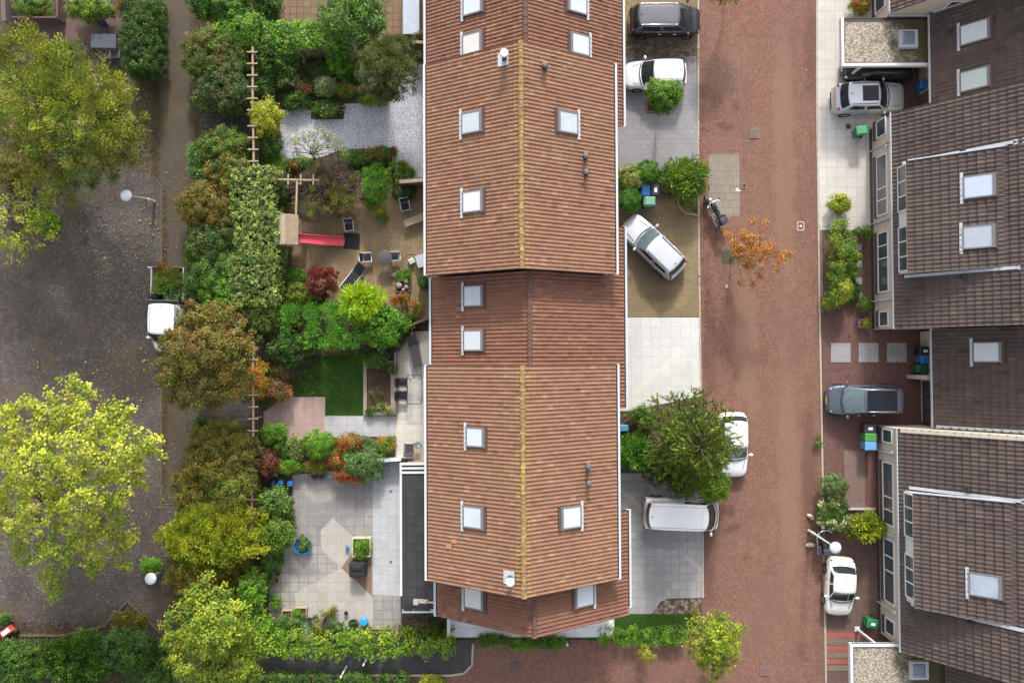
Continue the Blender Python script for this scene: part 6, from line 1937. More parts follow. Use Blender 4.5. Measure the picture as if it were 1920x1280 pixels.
# ------------------------------------------------------------------ plants
PAL = {
 'green':  [(.055, .120, .022), (.075, .150, .028), (.040, .090, .020), (.10, .17, .035)],
 'dark':   [(.028, .066, .020), (.040, .085, .024), (.022, .050, .018), (.055, .10, .030)],
 'bright': [(.085, .200, .018), (.110, .240, .025), (.065, .150, .016), (.15, .26, .035)],
 'conif':  [(.070, .190, .012), (.050, .140, .012), (.095, .220, .018)],
 'bamboo': [(.045, .155, .022), (.070, .200, .028), (.035, .115, .020), (.11, .22, .045)],
 'lime':   [(.36, .52, .018), (.28, .43, .015), (.44, .56, .030), (.22, .36, .015)],
 'limetree': [(.33, .385, .030), (.42, .44, .045), (.25, .31, .024), (.47, .46, .065), (.20, .26, .022)],
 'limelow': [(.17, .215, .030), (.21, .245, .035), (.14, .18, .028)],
 'willow': [(.150, .170, .026), (.20, .205, .034), (.105, .135, .022), (.25, .24, .050), (.065, .095, .018)],
 'willowlow': [(.07, .085, .022), (.09, .10, .028), (.055, .07, .02)],
 'ylgreen': [(.21, .25, .028), (.27, .29, .035), (.15, .20, .024), (.30, .28, .045)],
 'midyl':  [(.11, .170, .026), (.145, .205, .030), (.075, .125, .020), (.20, .235, .040)],
 'olive':  [(.105, .105, .030), (.14, .13, .035), (.08, .085, .024), (.17, .15, .045)],
 'ochre':  [(.17, .135, .035), (.21, .16, .045), (.13, .115, .030), (.15, .15, .035)],
 'bronze': [(.105, .078, .022), (.135, .092, .025), (.085, .080, .022), (.14, .072, .026), (.105, .105, .028)],
 'brownish': [(.10, .085, .038), (.13, .105, .045), (.075, .075, .03), (.085, .10, .032)],
 'ivy':    [(.17, .21, .080), (.060, .105, .034), (.25, .28, .125), (.10, .150, .050), (.035, .070, .024)],
 'grey':   [(.075, .090, .050), (.095, .112, .062), (.060, .075, .042), (.115, .13, .075)],
 'silver': [(.16, .20, .14), (.20, .24, .18), (.11, .155, .10)],
 'red':    [(.21, .030, .026), (.165, .024, .024), (.26, .048, .038)],
 'darkred': [(.115, .040, .036), (.085, .034, .034), (.145, .058, .05)],
 'orange': [(.46, .18, .022), (.38, .13, .022), (.52, .26, .035)],
 'rust':   [(.34, .14, .045), (.26, .10, .045), (.30, .18, .07), (.10, .11, .035)],
 'autumn': [(.23, .10, .035), (.20, .05, .035), (.10, .15, .030), (.26, .19, .05)],
 'redmix': [(.30, .035, .035), (.22, .05, .04), (.25, .12, .04), (.10, .14, .03)],
 'yellow': [(.42, .38, .045), (.34, .33, .040), (.24, .28, .04)],
 'cream':  [(.40, .40, .15), (.15, .22, .05), (.10, .17, .035), (.28, .31, .09)],
 'sage':   [(.085, .150, .075), (.11, .18, .09), (.065, .115, .055)],
 'araucaria': [(.055, .100, .014), (.085, .135, .018), (.035, .070, .012), (.13, .165, .028)],
 'dry':    [(.24, .19, .16), (.30, .245, .205), (.18, .145, .125)],
 'whitefl': [(.055, .095, .030), (.075, .12, .035), (.04, .075, .026), (.60, .58, .45)],
 'purple': [(.10, .05, .07), (.075, .07, .035), (.09, .12, .035)],
 'bare':   [(.135, .10, .085), (.17, .125, .10), (.11, .075, .07)],
 'lawnblade': [(.030, .085, .012), (.045, .11, .016)],
}
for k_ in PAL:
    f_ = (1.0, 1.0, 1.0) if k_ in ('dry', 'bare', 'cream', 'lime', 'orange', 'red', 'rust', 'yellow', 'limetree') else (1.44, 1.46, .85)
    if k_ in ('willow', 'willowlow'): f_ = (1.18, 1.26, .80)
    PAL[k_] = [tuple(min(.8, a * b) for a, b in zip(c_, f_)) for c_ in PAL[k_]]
NLEAF = [0]
def unit(a): return a / np.maximum(np.linalg.norm(a, axis=-1, keepdims=True), 1e-9)
def leaf_mesh(name, p, d, n, L, Wd, col, mat, fold=0.12):
    """one bent four-cornered leaf per row: p foot, d direction, n face normal"""
    k = len(p)
    n = unit(n - d * np.sum(n * d, 1, keepdims=True))
    s = np.cross(d, n)
    L = np.asarray(L).reshape(-1, 1) * np.ones((k, 1)); Wd = np.asarray(Wd).reshape(-1, 1) * np.ones((k, 1))
    v = np.empty((k, 4, 3))
    v[:, 0] = p
    v[:, 1] = p + d * L * .48 + s * Wd * .5 + n * L * fold
    v[:, 2] = p + d * L - n * L * fold
    v[:, 3] = p + d * L * .48 - s * Wd * .5 + n * L * fold
    me = bpy.data.meshes.new(name)
    me.vertices.add(4 * k); me.vertices.foreach_set('co', v.ravel().astype(np.float32))
    me.loops.add(4 * k); me.loops.foreach_set('vertex_index', np.arange(4 * k, dtype=np.int32))
    me.polygons.add(k); me.polygons.foreach_set('loop_start', np.arange(0, 4 * k, 4, dtype=np.int32))
    ca = me.color_attributes.new('Col', 'FLOAT_COLOR', 'POINT')
    c = np.concatenate([col, np.ones((k, 1))], 1)
    ca.data.foreach_set('color', np.repeat(c, 4, 0).ravel().astype(np.float32))
    me.materials.append(mat)
    me.update(calc_edges=True)
    NLEAF[0] += k
    return me

def foliage(name, blobs, parent, seed, pal, leaf=.13, asp=.6, dens=3.2, clump=.30, mode='leaf', rough=.22, inner=.3, mat=None, box=False, palmix=None, lowz=-.35, gap=0.0, cj=.22, up=.6):
    """blobs: (centre, (rx, ry, rz)) in coordinates of the parent thing"""
    leaf *= .70
    rng = np.random.default_rng(seed)
    Ps, Ds, Ns, Cs, Ls = [], [], [], [], []
    for bi, (c, r) in enumerate(blobs):
        c = np.array(c, float); r = np.array(r, float)
        pl = np.array(PAL[pal[bi % len(pal)] if isinstance(pal, (list, tuple)) else pal])
        area = 2 * math.pi * (r[0] * r[1] * .5 + (r[0] + r[1]) * .5 * r[2]) * (1 if not box else 1.35)
        n = max(24, int(dens * area / (leaf * leaf * max(asp, .35))))
        per = max(10, int(clump * clump * 2.6 / (leaf * leaf * max(asp, .35)) * dens * .55))
        nc = max(5, n // per)
        q = rng.normal(size=(nc, 3)); q[:, 2] = np.where(q[:, 2] < lowz * np.linalg.norm(q, axis=1), -q[:, 2], q[:, 2]); q = unit(q)
        lumps = 1 + rough * np.sin(3 * q[:, :1] * 2.1 + seed) * np.cos(3.3 * q[:, 1:2] * 2 + seed * 2.3)
        rad = np.where(rng.random((nc, 1)) < inner, rng.uniform(.45, .85, (nc, 1)), rng.uniform(.88, 1.03, (nc, 1))) * lumps
        if gap: 
            keep = (np.sin(q[:, 0] * 5.1 + seed) * np.sin(q[:, 1] * 5.7 + 1.3 * seed) > -1 + gap)
            q, rad = q[keep], rad[keep]; nc = len(q)
        sprig = rng.random((nc, 1)) < (.10 if rough > .12 else .03)
        rad = np.where(sprig, rad * rng.uniform(1.04, 1.20, (nc, 1)), rad)
        cc = c + q * r * rad
        if box:
            at, ax_, ay_ = 4 * r[0] * r[1], 4 * r[0] * r[2], 4 * r[1] * r[2]
            pr = np.array([at * 1.3, ax_ * .5, ax_ * .5, ay_ * .5, ay_ * .5]) ; pr /= pr.sum()
            fc = rng.choice(5, nc, p=pr)
            uv = rng.uniform(-1, 1, (nc, 3)) * .97
            uv[fc == 0, 2] = 1; uv[fc == 1, 1] = -1; uv[fc == 2, 1] = 1; uv[fc == 3, 0] = -1; uv[fc == 4, 0] = 1
            uv *= 1 + rng.normal(0, .05 + rough * .35, (nc, 1)) * np.array([.5, .5, 1])
            cc = c + uv * r
            q = uv
        cb = pl[rng.integers(0, len(pl), nc)] * rng.uniform(1 - cj, 1 + cj, (nc, 1))
        k = np.repeat(np.arange(nc), per)
        o = rng.normal(size=(len(k), 3)); o = unit(o) * rng.random((len(k), 1)) ** (1 / 2.2)
        cr = clump * rng.uniform(.6, 1.25, (nc, 1))
        p = cc[k] + o * cr[k] * np.array([1, 1, .75])
        out = unit((p - c) / (r * r))
        if box: out = unit(((p - c) / r) ** 5 / r)
        if mode == 'leaf':
            nn = unit(out * .7 + o * .5 + rng.normal(size=p.shape) * .45 + np.array([0, 0, up]))
            d = unit(np.cross(nn, rng.normal(size=p.shape)))
            d = unit(d + out * .25)
        elif mode == 'spray':                     # pointed leaves that radiate and droop
            d = unit(out + rng.normal(size=p.shape) * .42 + np.array([0, 0, .15]) + o * .35)
            nn = unit(np.array([0, 0, 1.0]) + rng.normal(size=p.shape) * .5)
        elif mode == 'needle':
            d = unit(out * .8 + o * .8 + rng.normal(size=p.shape) * .5)
            nn = unit(rng.normal(size=p.shape) + np.array([0, 0, .8]))
        col = cb[k] * rng.uniform(.72, 1.3, (len(k), 1)) * rng.uniform(.93, 1.07, (len(k), 3))
        if palmix and rng.random() < 2:
            nm, fr = palmix
            pm_ = np.array(PAL[nm]); w = rng.random(nc)[k] < fr
            col[w] = pm_[rng.integers(0, len(pm_), w.sum())] * rng.uniform(.8, 1.2, (w.sum(), 1))
        ok = p[:, 2] > .04
        Ps.append(p[ok]); Ds.append(d[ok]); Ns.append(nn[ok]); Cs.append(np.clip(col, .004, .8)[ok]); Ls.append(rng.uniform(.7, 1.3, ok.sum()))
    p, d, n_, c_, l_ = map(np.concatenate, (Ps, Ds, Ns, Cs, Ls))
    me = leaf_mesh(name, p, d, n_, l_ * leaf, l_ * leaf * asp, c_, mat or LEAF)
    ob = link(bpy.data.objects.new(name, me))
    if parent: ob.parent = parent
    return ob

def branches(name, parent, base, tips, r0, mat, seed, wig=.12, twigs=0, tlen=.5, h0=.35):
    """limbs from the base to each tip, tapering, with side twigs"""
    rng = random.Random(seed)
    m = MB()
    base = Vector(base)
    for tp in tips:
        tp = Vector(tp)
        mid = base.lerp(tp, .45); mid.z = base.z + (tp.z - base.z) * .62
        L = (tp - base).length
        pts = []
        for i in range(7):
            t = i / 6
            a = base.lerp(mid, t); b = mid.lerp(tp, t)
            q = a.lerp(b, t)
            q += Vector((rng.gauss(0, 1), rng.gauss(0, 1), rng.gauss(0, .6))) * wig * L * .16 * math.sin(math.pi * t)
            pts.append(q)
        m.tube(pts, [r0 * (1 - .86 * i / 6) for i in range(7)], 6)
        for k in range(twigs):
            i = rng.randint(2, 6)
            dv = Vector((rng.gauss(0, 1), rng.gauss(0, 1), rng.gauss(.3, .6))).normalized()
            e = pts[i] + (dv + (tp - base).normalized() * .7) * tlen * rng.uniform(.5, 1.2)
            kx = pts[i].lerp(e, .5) + Vector((rng.gauss(0, .06), rng.gauss(0, .06), .04))
            m.tube([pts[i], kx, e], [r0 * .22, r0 * .15, r0 * .06], 4)
    return m.build(name, mat, parent, smooth=True)

SEED = [11]
def shrub(label, px, py, rx, ry, h, pal, name='shrub', cat='shrub', leaf=.12, asp=.6, dens=3.0, clump=.24, mode='leaf', stem=True, group=None, flat=.5, lobes=None, part='foliage', **kw):
    """one shrub whose crown the survey shows at px, py with radii rx, ry (px)"""
    if 365 < px < 470 and py < 1100 and rx > 28:
        rx *= 1.14; ry *= 1.16                      # the belt has grown together
    SEED[0] += 1
    zc = h * .55
    c = P(px, py, zc)
    k = (H - zc) / F
    t = thing(name, label, cat, (c.x, c.y, 0), 0, group)
    R = (rx * k, ry * k, h * .45)
    rng = random.Random(SEED[0])
    if lobes is None and max(rx, ry) > 20:
        bl = [((0, 0, zc), (R[0] * .78, R[1] * .78, R[2] * .95))]
        nl = 6
        for i in range(nl):
            a = 2 * math.pi * (i + rng.random() * .7) / nl
            f = rng.uniform(.42, .60)
            bl.append(((math.cos(a) * R[0] * f, math.sin(a) * R[1] * f, zc * rng.uniform(.7, 1.05)), (R[0] * rng.uniform(.38, .52), R[1] * rng.uniform(.38, .52), R[2] * rng.uniform(.6, .85))))
    elif lobes:
        bl = []
        for (lx, ly, lr, lz) in lobes:
            q = P(lx, ly, lz)
            bl.append(((q.x - c.x, q.y - c.y, lz), (lr * k, lr * k, min(lz * .9, lr * k * .85))))
    else:
        bl = [((0, 0, zc), R)]
    foliage(part, bl, t, SEED[0], pal, leaf, asp, dens, clump, mode, **kw)
    if stem:
        m = MB()
        for i in range(3):
            a = 2.1 * i + SEED[0]
            m.tube([(.05 * math.cos(a), .05 * math.sin(a), 0), (R[0] * .3 * math.cos(a), R[1] * .3 * math.sin(a), zc)], [.04, .015], 6)
        m.build('stem', BARK, t)
    return t

def ball(label, px, py, r, h, pal, name='topiary_ball', cat='shrub', ry=None, **kw):
    SEED[0] += 1
    zc = h - r * M * .85
    c = P(px, py, max(zc, r * M * .6)); k = (H - zc) / F
    t = thing(name, label, cat, (c.x, c.y, 0))
    zc = max(zc, r * M * .6)
    kw.setdefault('leaf', .10); kw.setdefault('asp', .55); kw.setdefault('dens', 3.6); kw.setdefault('clump', .16); kw.setdefault('rough', .07); kw.setdefault('inner', .2)
    foliage('foliage', [((0, 0, zc), (r * k, (ry or r) * k, r * k * .9))], t, SEED[0], pal, **kw)
    m = MB(); m.tube([(0, 0, 0), (0, 0, zc)], [.06, .05], 8); m.build('stem', BARK, t)
    return t

def hedge(label, x0, y0, x1, y1, h, pal, name='hedge', cat='hedge', nseg=None, **kw):
    """clipped hedge over a pixel rectangle, made of overlapping box-like masses"""
    SEED[0] += 1
    a, b = P(x0, y0, h * .9), P(x1, y1, h * .9)
    cx, cy = (a.x + b.x) / 2, (a.y + b.y) / 2
    wx, wy = abs(b.x - a.x), abs(a.y - b.y)
    t = thing(name, label, cat, (cx, cy, 0))
    n = nseg or max(1, round(max(wx, wy) / (min(wx, wy) * 1.1)))
    bl = []
    kw['box'] = True
    rng = random.Random(SEED[0])
    for i in range(n):
        f = (i + .5) / n - .5
        j = rng.uniform(-.06, .06)
        if wx > wy: bl.append(((f * wx, j * wy, h * .5), (wx / n * .54, wy * .5 * rng.uniform(.92, 1.08), h * .5 * rng.uniform(.92, 1.06))))
        else: bl.append(((j * wx, f * wy, h * .5), (wx * .5 * rng.uniform(.92, 1.08), wy / n * .54, h * .5 * rng.uniform(.92, 1.06))))
    kw.setdefault('leaf', .12); kw.setdefault('dens', 3.0); kw.setdefault('clump', .22); kw.setdefault('rough', .10)
    foliage('foliage', bl, t, SEED[0], pal, **kw)
    m = MB()
    for i in range(n * 2):
        f = (i + .5) / (2 * n) - .5
        p_ = (f * wx, 0) if wx > wy else (0, f * wy)
        m.tube([(p_[0], p_[1], 0), (p_[0], p_[1], h * .6)], [.04, .02], 5)
    m.build('stem', BARK, t)
    return t

def tree(label, bx, by, lobes, pal, name='tree', leaf=.16, asp=.7, dens=2.4, clump=.34, mode='leaf', trunk=.16, bark=None, twigs=3, fz=.62, tlen=.6, **kw):
    """lobes: (px, py, radius px, height of its middle); the trunk stands at bx, by on the ground"""
    SEED[0] += 1
    b = P(bx, by, 0)
    t = thing(name, label, 'tree', (b.x, b.y, 0))
    bl = []
    for l in lobes:
        lx, ly, lr, lz = l[:4]
        q = P(lx, ly, lz); k = (H - lz) / F
        bl.append(((q.x - b.x, q.y - b.y, lz), (lr * k, lr * k * (l[4] if len(l) > 4 else 1), lr * k * fz)))
    foliage('crown', bl, t, SEED[0], pal, leaf, asp, dens, clump, mode, **kw)
    zm = min(c[2] for c, r in bl) * .5
    m = MB(); m.tube([(0, 0, 0), (0, 0, zm * .5), (0.03, 0, zm)], [trunk * 1.25, trunk, trunk * .9], 10); tr = m.build('trunk', bark or BARK, t, smooth=True)
    tips = []
    for c, r in bl:
        tips.append((c[0], c[1], c[2] + r[2] * .3))
    branches('limb', tr, (0, 0, zm * .95), tips, trunk * .62, bark or BARK, SEED[0], twigs=twigs, tlen=tlen)
    return t
V = shrub

# ---- the big trees over the car park
tree('large feathery yellow green tree filling the upper left corner', 120, 235,
     [(40, 110, 62, 5.0), (120, 150, 68, 5.6), (205, 186, 50, 5.4), (70, 205, 75, 6.6), (165, 230, 78, 6.6), (232, 225, 46, 5.0), (225, 275, 42, 4.4), (20, 250, 60, 5.2), (105, 300, 62, 5.2), (175, 300, 45, 4.6), (140, 345, 30, 3.6), (-40, 150, 80, 5)],
     'willow', name='feathery_tree', leaf=.23, asp=.30, dens=2.3, clump=.42, mode='spray', trunk=.28, twigs=6, rough=.3, inner=.35, bark=TWIG, cj=.48)
tree('thin half bare tree with scattered yellow leaves at the left edge', 28, 400,
     [(25, 345, 40, 4.4), (60, 395, 42, 4.6), (15, 420, 50, 4.6), (80, 440, 32, 4.0), (30, 470, 36, 3.8), (90, 375, 24, 4.0), (-20, 380, 50, 4.5)],
     'limetree', name='bare_tree', leaf=.16, asp=.8, dens=.42, clump=.26, trunk=.16, twigs=16, bark=PALEBARK, tlen=.9, inner=.5)
V('round green shrub under the half bare tree at the left edge', 88, 420, 26, 24, 1.4, 'bright', leaf=.14)
V('brown leafed shrub below the feathery tree at the left edge', 30, 330, 45, 35, 1.8, 'bronze', dens=2)
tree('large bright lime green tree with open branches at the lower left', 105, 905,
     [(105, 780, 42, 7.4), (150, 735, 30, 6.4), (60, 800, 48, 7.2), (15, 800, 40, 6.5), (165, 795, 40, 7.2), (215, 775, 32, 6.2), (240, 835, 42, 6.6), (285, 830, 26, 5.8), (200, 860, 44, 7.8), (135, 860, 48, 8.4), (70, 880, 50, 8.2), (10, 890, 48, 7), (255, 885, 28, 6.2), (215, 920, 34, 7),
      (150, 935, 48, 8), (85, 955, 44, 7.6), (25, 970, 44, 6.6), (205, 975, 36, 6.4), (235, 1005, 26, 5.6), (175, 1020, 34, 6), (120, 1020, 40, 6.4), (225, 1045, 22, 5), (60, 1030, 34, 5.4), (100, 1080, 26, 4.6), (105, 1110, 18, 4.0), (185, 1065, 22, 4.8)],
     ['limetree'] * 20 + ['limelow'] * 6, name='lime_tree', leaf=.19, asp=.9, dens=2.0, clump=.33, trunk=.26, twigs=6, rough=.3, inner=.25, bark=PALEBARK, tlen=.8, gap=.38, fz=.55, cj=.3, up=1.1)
# ---- belt of shrubs between path and gardens
tree('bronze leafed tree leaning over the white pick up', 385, 668,
     [(375, 605, 40, 4.0), (335, 640, 34, 4.0), (420, 615, 40, 3.8), (365, 660, 44, 4.8), (425, 665, 44, 4.6), (325, 700, 32, 4.2), (455, 640, 26, 3.4), (375, 720, 42, 4.2), (430, 715, 38, 4.0), (340, 735, 28, 3.6), (405, 745, 24, 3.2)],
     'bronze', name='bronze_tree', leaf=.15, asp=.7, dens=2.6, clump=.30, trunk=.18, palmix=('olive', .35), cj=.3)
tree('broad yellow green tree at the bottom beside the dark path', 395, 1190,
     [(395, 1125, 42, 4.4), (355, 1165, 42, 4.4), (435, 1160, 38, 4.4), (400, 1185, 48, 5.4), (340, 1215, 32, 4.0), (450, 1205, 32, 3.8), (375, 1235, 42, 4.6), (430, 1245, 40, 4.2), (400, 1270, 40, 4.0), (465, 1255, 22, 3.2)],
     'midyl', leaf=.21, asp=.6, dens=2.5, clump=.36, trunk=.2, palmix=('ylgreen', .25), cj=.3)
V('bright yellow green shrub above the bottom left street lamp', 400, 1000, 88, 58, 3.0, 'ylgreen', leaf=.15, asp=.45, mode='spray', clump=.34, cj=.28)
V('brown yellow shrub just under the bright yellow green one', 385, 1068, 74, 42, 2.2, 'ochre', leaf=.13, asp=.5, mode='spray', palmix=('olive', .4))
V('olive shrub with ochre tints below the dark slab crossing', 415, 850, 66, 62, 2.8, 'olive', leaf=.13, cj=.3, palmix=('ochre', .3))
V('ochre tinted shrub spilling over the path', 370, 918, 40, 42, 2.0, 'ochre', leaf=.13, palmix=('olive', .4))
V('olive green shrub beside the dark purple trellis', 440, 915, 42, 48, 2.6, 'olive', leaf=.13, palmix=('midyl', .4))
V('dark green low shrub at the corner of the lower crossing', 385, 800, 22, 18, 1.2, 'dark')
V('dark green shrub beneath the speckled hedge next to the path', 395, 520, 46, 48, 2.4, 'green', leaf=.14, palmix=('dark', .4))
V('green shrub with bright tips behind the loaded pick up', 425, 560, 45, 36, 2.4, 'bright', leaf=.15, palmix=('green', .5))
V('mixed green shrub left of the speckled hedge', 392, 462, 44, 42, 2.3, 'dark', leaf=.14, palmix=('olive', .25))
V('bronze tinged shrub with bare twigs by the path', 392, 386, 52, 46, 2.4, 'bronze', leaf=.14, palmix=('olive', .4))
V('brown tipped shrub touching the pale trellis', 428, 325, 44, 36, 2.2, 'ochre', leaf=.13, palmix=('dark', .45))
V('light green shrub below the upper slab crossing', 418, 278, 52, 32, 2.0, 'green', leaf=.14, palmix=('olive', .3))
V('long leafed green shrub at the edge of the path', 384, 300, 30, 38, 1.8, 'sage', leaf=.2, asp=.3, mode='spray')
V('grey green shrub at the upper slab crossing', 415, 172, 56, 46, 2.5, 'dark', leaf=.14, palmix=('grey', .5))
V('mottled brown green shrub beside the upper path', 402, 108, 56, 52, 2.6, 'brownish', leaf=.14, palmix=('green', .35))
V('bright green shrub in front of the top trellis', 450, 60, 40, 42, 2.4, 'bright', leaf=.16, palmix=('green', .4))
V('dark green shrub at the top edge beside the path', 415, 8, 58, 34, 2.4, 'green', leaf=.15, palmix=('dark', .3))
hedge('tall speckled ivy hedge running beside the play tower', 440, 318, 519, 568, 2.6, 'ivy', leaf=.125, asp=.9, dens=3.6, clump=.13, nseg=3, cj=.4, rough=.02)
V('speckled ivy mound at the lower end of the ivy hedge', 487, 592, 40, 32, 2.2, 'ivy', leaf=.15, asp=.85)
V('green shrub at the top edge left of the terracotta patio', 505, 10, 26, 30, 1.8, 'green', leaf=.16, palmix=('dark', .4))
V('small beige seed headed shrub below the ivy mound', 513, 595, 13, 12, 1.4, 'brownish')
hedge('dark ivy hedge along the upper path', 233, -20, 284, 128, 2.4, 'dark', leaf=.13, palmix=('green', .2), nseg=5)
V('green shrub in the top left bed', 62, 12, 40, 24, 1.2, 'green', palmix=('olive', .3))
V('light green shrub at the top beside the slate table', 168, 18, 48, 24, 1.6, 'midyl', palmix=('green', .4))
V('rust coloured shrub at the top next to the ivy hedge', 243, 14, 24, 18, 1.6, 'rust')
V('low weeds between the terracotta yard and feathery tree', 112, 90, 26, 10, .5, 'green', stem=False)
V('dark green shrub under the feathery tree by the slate table', 110, 112, 38, 16, 1.0, 'green')
V('dark shrub at the right foot of the feathery tree', 262, 130, 22, 26, 1.6, 'dark')
V('olive filler shrub between the bronze tinged one and the ivy hedge', 432, 430, 26, 40, 2.0, 'olive', leaf=.13, palmix=('dark', .4))
V('dark filler shrub between the mottled shrub and the top trellis', 452, 135, 20, 50, 2.0, 'dark', leaf=.14, palmix=('green', .4))
V('green filler shrub beside the lower half of the ivy hedge', 430, 505, 26, 40, 2.2, 'green', leaf=.14, palmix=('olive', .35))
V('olive filler shrub between the ochre tinted shrubs', 405, 960, 44, 30, 2.2, 'olive', leaf=.14, palmix=('midyl', .4))
# ---- lower left corner
V('dark green shrub at the far lower left corner', 40, 1240, 60, 46, 2.0, 'green', leaf=.17, palmix=('dark', .4), asp=.5)
V('broad dark green shrub below the curved kerb', 150, 1232, 80, 52, 2.4, 'green', leaf=.18, asp=.45, palmix=('dark', .35), mode='spray')
V('dark green shrub reaching into the car park corner', 228, 1218, 60, 42, 2.2, 'dark', leaf=.16, palmix=('green', .4))
V('dark feathery shrub left of the broad yellow green tree', 290, 1248, 52, 38, 2.0, 'dark', leaf=.2, asp=.25, mode='spray')
V('grass tuft in the triangular corner of the car park', 240, 1165, 34, 24, .5, 'olive', stem=False, dens=2)
V('green weeds at the foot of the lower left street lamp', 285, 1062, 22, 14, .8, 'bright', stem=False)
V('weedy green shrub at the left edge near the red machine', 8, 1160, 12, 10, .8, 'green')
# ---- top garden
hedge('bright green hedge at the head of the planted garden', 497, 44, 632, 92, 2.0, 'bright', leaf=.16, asp=.8, palmix=('green', .4), nseg=3)
tree('broad dark leafed tree beside the terracotta patios', 655, 25, [(650, 0, 38, 3.0), (690, 10, 32, 3.0), (640, 45, 34, 3.2), (680, 55, 38, 3.4), (705, 40, 20, 2.6), (615, 30, 18, 2.4), (660, 25, 40, 3.9)], 'green', leaf=.2, asp=.6, dens=2.8, clump=.34, palmix=('sage', .25))
V('dark green bush below the bright hedge, next to the trellis', 520, 108, 42, 36, 2.0, 'green', leaf=.17, asp=.8, palmix=('dark', .4))
ball('clipped green ball between dark bush and grey green tree', 642, 113, 27, 2.0, 'conif', palmix=('dark', .35), ry=31)
tree('grey green dome shaped tree over the chippings', 727, 125, [(705, 105, 34, 3.2), (750, 105, 32, 3.2), (700, 140, 32, 3.0), (755, 145, 30, 3.0), (727, 165, 26, 2.6), (728, 122, 46, 4.0)], 'grey', leaf=.16, asp=.35, dens=3.4, clump=.26, mode='spray', trunk=.15, twigs=2)
for lab, px, py, rx, ry, h, pal, kw in (
    ('dark shrub behind the yellow shrub by the trellis', 495, 160, 22, 30, 1.4, 'dark', {}),
    ('low mixed plants with white flowers left of the garden path', 535, 150, 24, 16, 1.0, 'whitefl', {}),
    ('low dark plants above the chippings step', 555, 190, 30, 16, .8, 'dark', {'palmix': ('green', .4)}),
    ('plants with dark red flowers in the upper bed', 572, 165, 20, 14, .9, 'darkred', {'palmix': ('green', .6)}),
    ('dark green filler plants under the clipped ball', 600, 130, 26, 22, .9, 'dark', {}),
    ('silver green shrub in the middle of the upper bed', 610, 162, 24, 18, 1.2, 'silver', {}),
    ('orange and green perennials in the upper bed', 652, 168, 24, 12, .9, 'midyl', {'palmix': ('orange', .15)}),
    ('bright green clump in the middle of the upper bed', 565, 183, 12, 9, .7, 'bright', {}),
    ('green planted block jutting into the chippings', 612, 204, 26, 18, .7, 'green', {'palmix': ('whitefl', .2)}),
    ('low bright green border under the grey green tree', 700, 190, 34, 8, .5, 'bright', {'palmix': ('purple', .15)}),
    ('dark green plants left of the grey green tree', 665, 140, 16, 22, .9, 'dark', {}),
    ('small trailing plant near the house corner', 785, 70, 12, 5, .9, 'olive', {}),
    ('dark green climber left of the lower top patio', 640, 80, 18, 16, 1.4, 'green', {})):
    V(lab, px, py, rx, ry, h, pal, **kw)
V('airy yellow green shrub growing through the trellis', 500, 222, 32, 36, 2.4, 'ylgreen', leaf=.15, dens=1.9, palmix=('yellow', .35))
# small open tree over the chippings
tree('small open branched tree over the pale chippings', 590, 296, [(560, 268, 14, 2.4), (578, 255, 12, 2.6), (598, 250, 13, 2.8), (618, 262, 14, 2.6), (600, 280, 16, 2.2), (636, 272, 13, 2.2), (645, 290, 14, 1.8), (556, 285, 10, 2.0)], 'silver', leaf=.12, dens=.8, clump=.22, trunk=.06, twigs=7, palmix=('olive', .4), tlen=.5)
for lab, px, py, rx, ry, h, pal, kw in (
    ('flower bed with reddish tops beside the terracotta pot', 708, 292, 28, 18, .8, 'green', {'palmix': ('redmix', .25)}),
    ('low green plants in the bed under the small open tree', 668, 298, 26, 16, .7, 'green', {'palmix': ('sage', .3)}),
    ('dark green plants beside the trellis and chippings', 505, 272, 24, 30, 1.4, 'dark', {'palmix': ('green', .4)}),
    ('green plants left of the short trellis', 515, 308, 26, 18, .8, 'green', {'palmix': ('midyl', .3)}),
    ('pale spiky plant beside the short trellis', 528, 320, 13, 12, .7, 'cream', {'mode': 'spray', 'leaf': .3, 'asp': .16}),
    ('plants with dark red flowers at the edge of the chippings', 560, 306, 26, 10, .6, 'green', {'palmix': ('redmix', .18)}),
    ('large leafed bright green plant right of the oval conifer', 742, 322, 20, 20, .7, 'bright', {'leaf': .2, 'asp': .8, 'palmix': ('cream', .25)}),
    ('dark variegated shrub below the plank fence', 758, 358, 22, 18, 1.2, 'dark', {'palmix': ('cream', .12)}),
    ('small yellow shrub at the foot of the oval conifer', 714, 398, 9, 10, .7, 'yellow', {}),
    ('small dark plant below the yellow shrub', 715, 410, 8, 8, .5, 'sage', {})):
    V(lab, px, py, rx, ry, h, pal, **kw)
ball('oval bright green conifer beside the bare shrub', 706, 343, 25, 2.4, 'conif', ry=34, mode='needle', leaf=.16, asp=.25, mat=LEAF_DENSE, palmix=('dark', .25))
V('low green skirt below the oval conifer', 702, 380, 18, 14, .9, 'conif', leaf=.12, asp=.3, mode='spray')
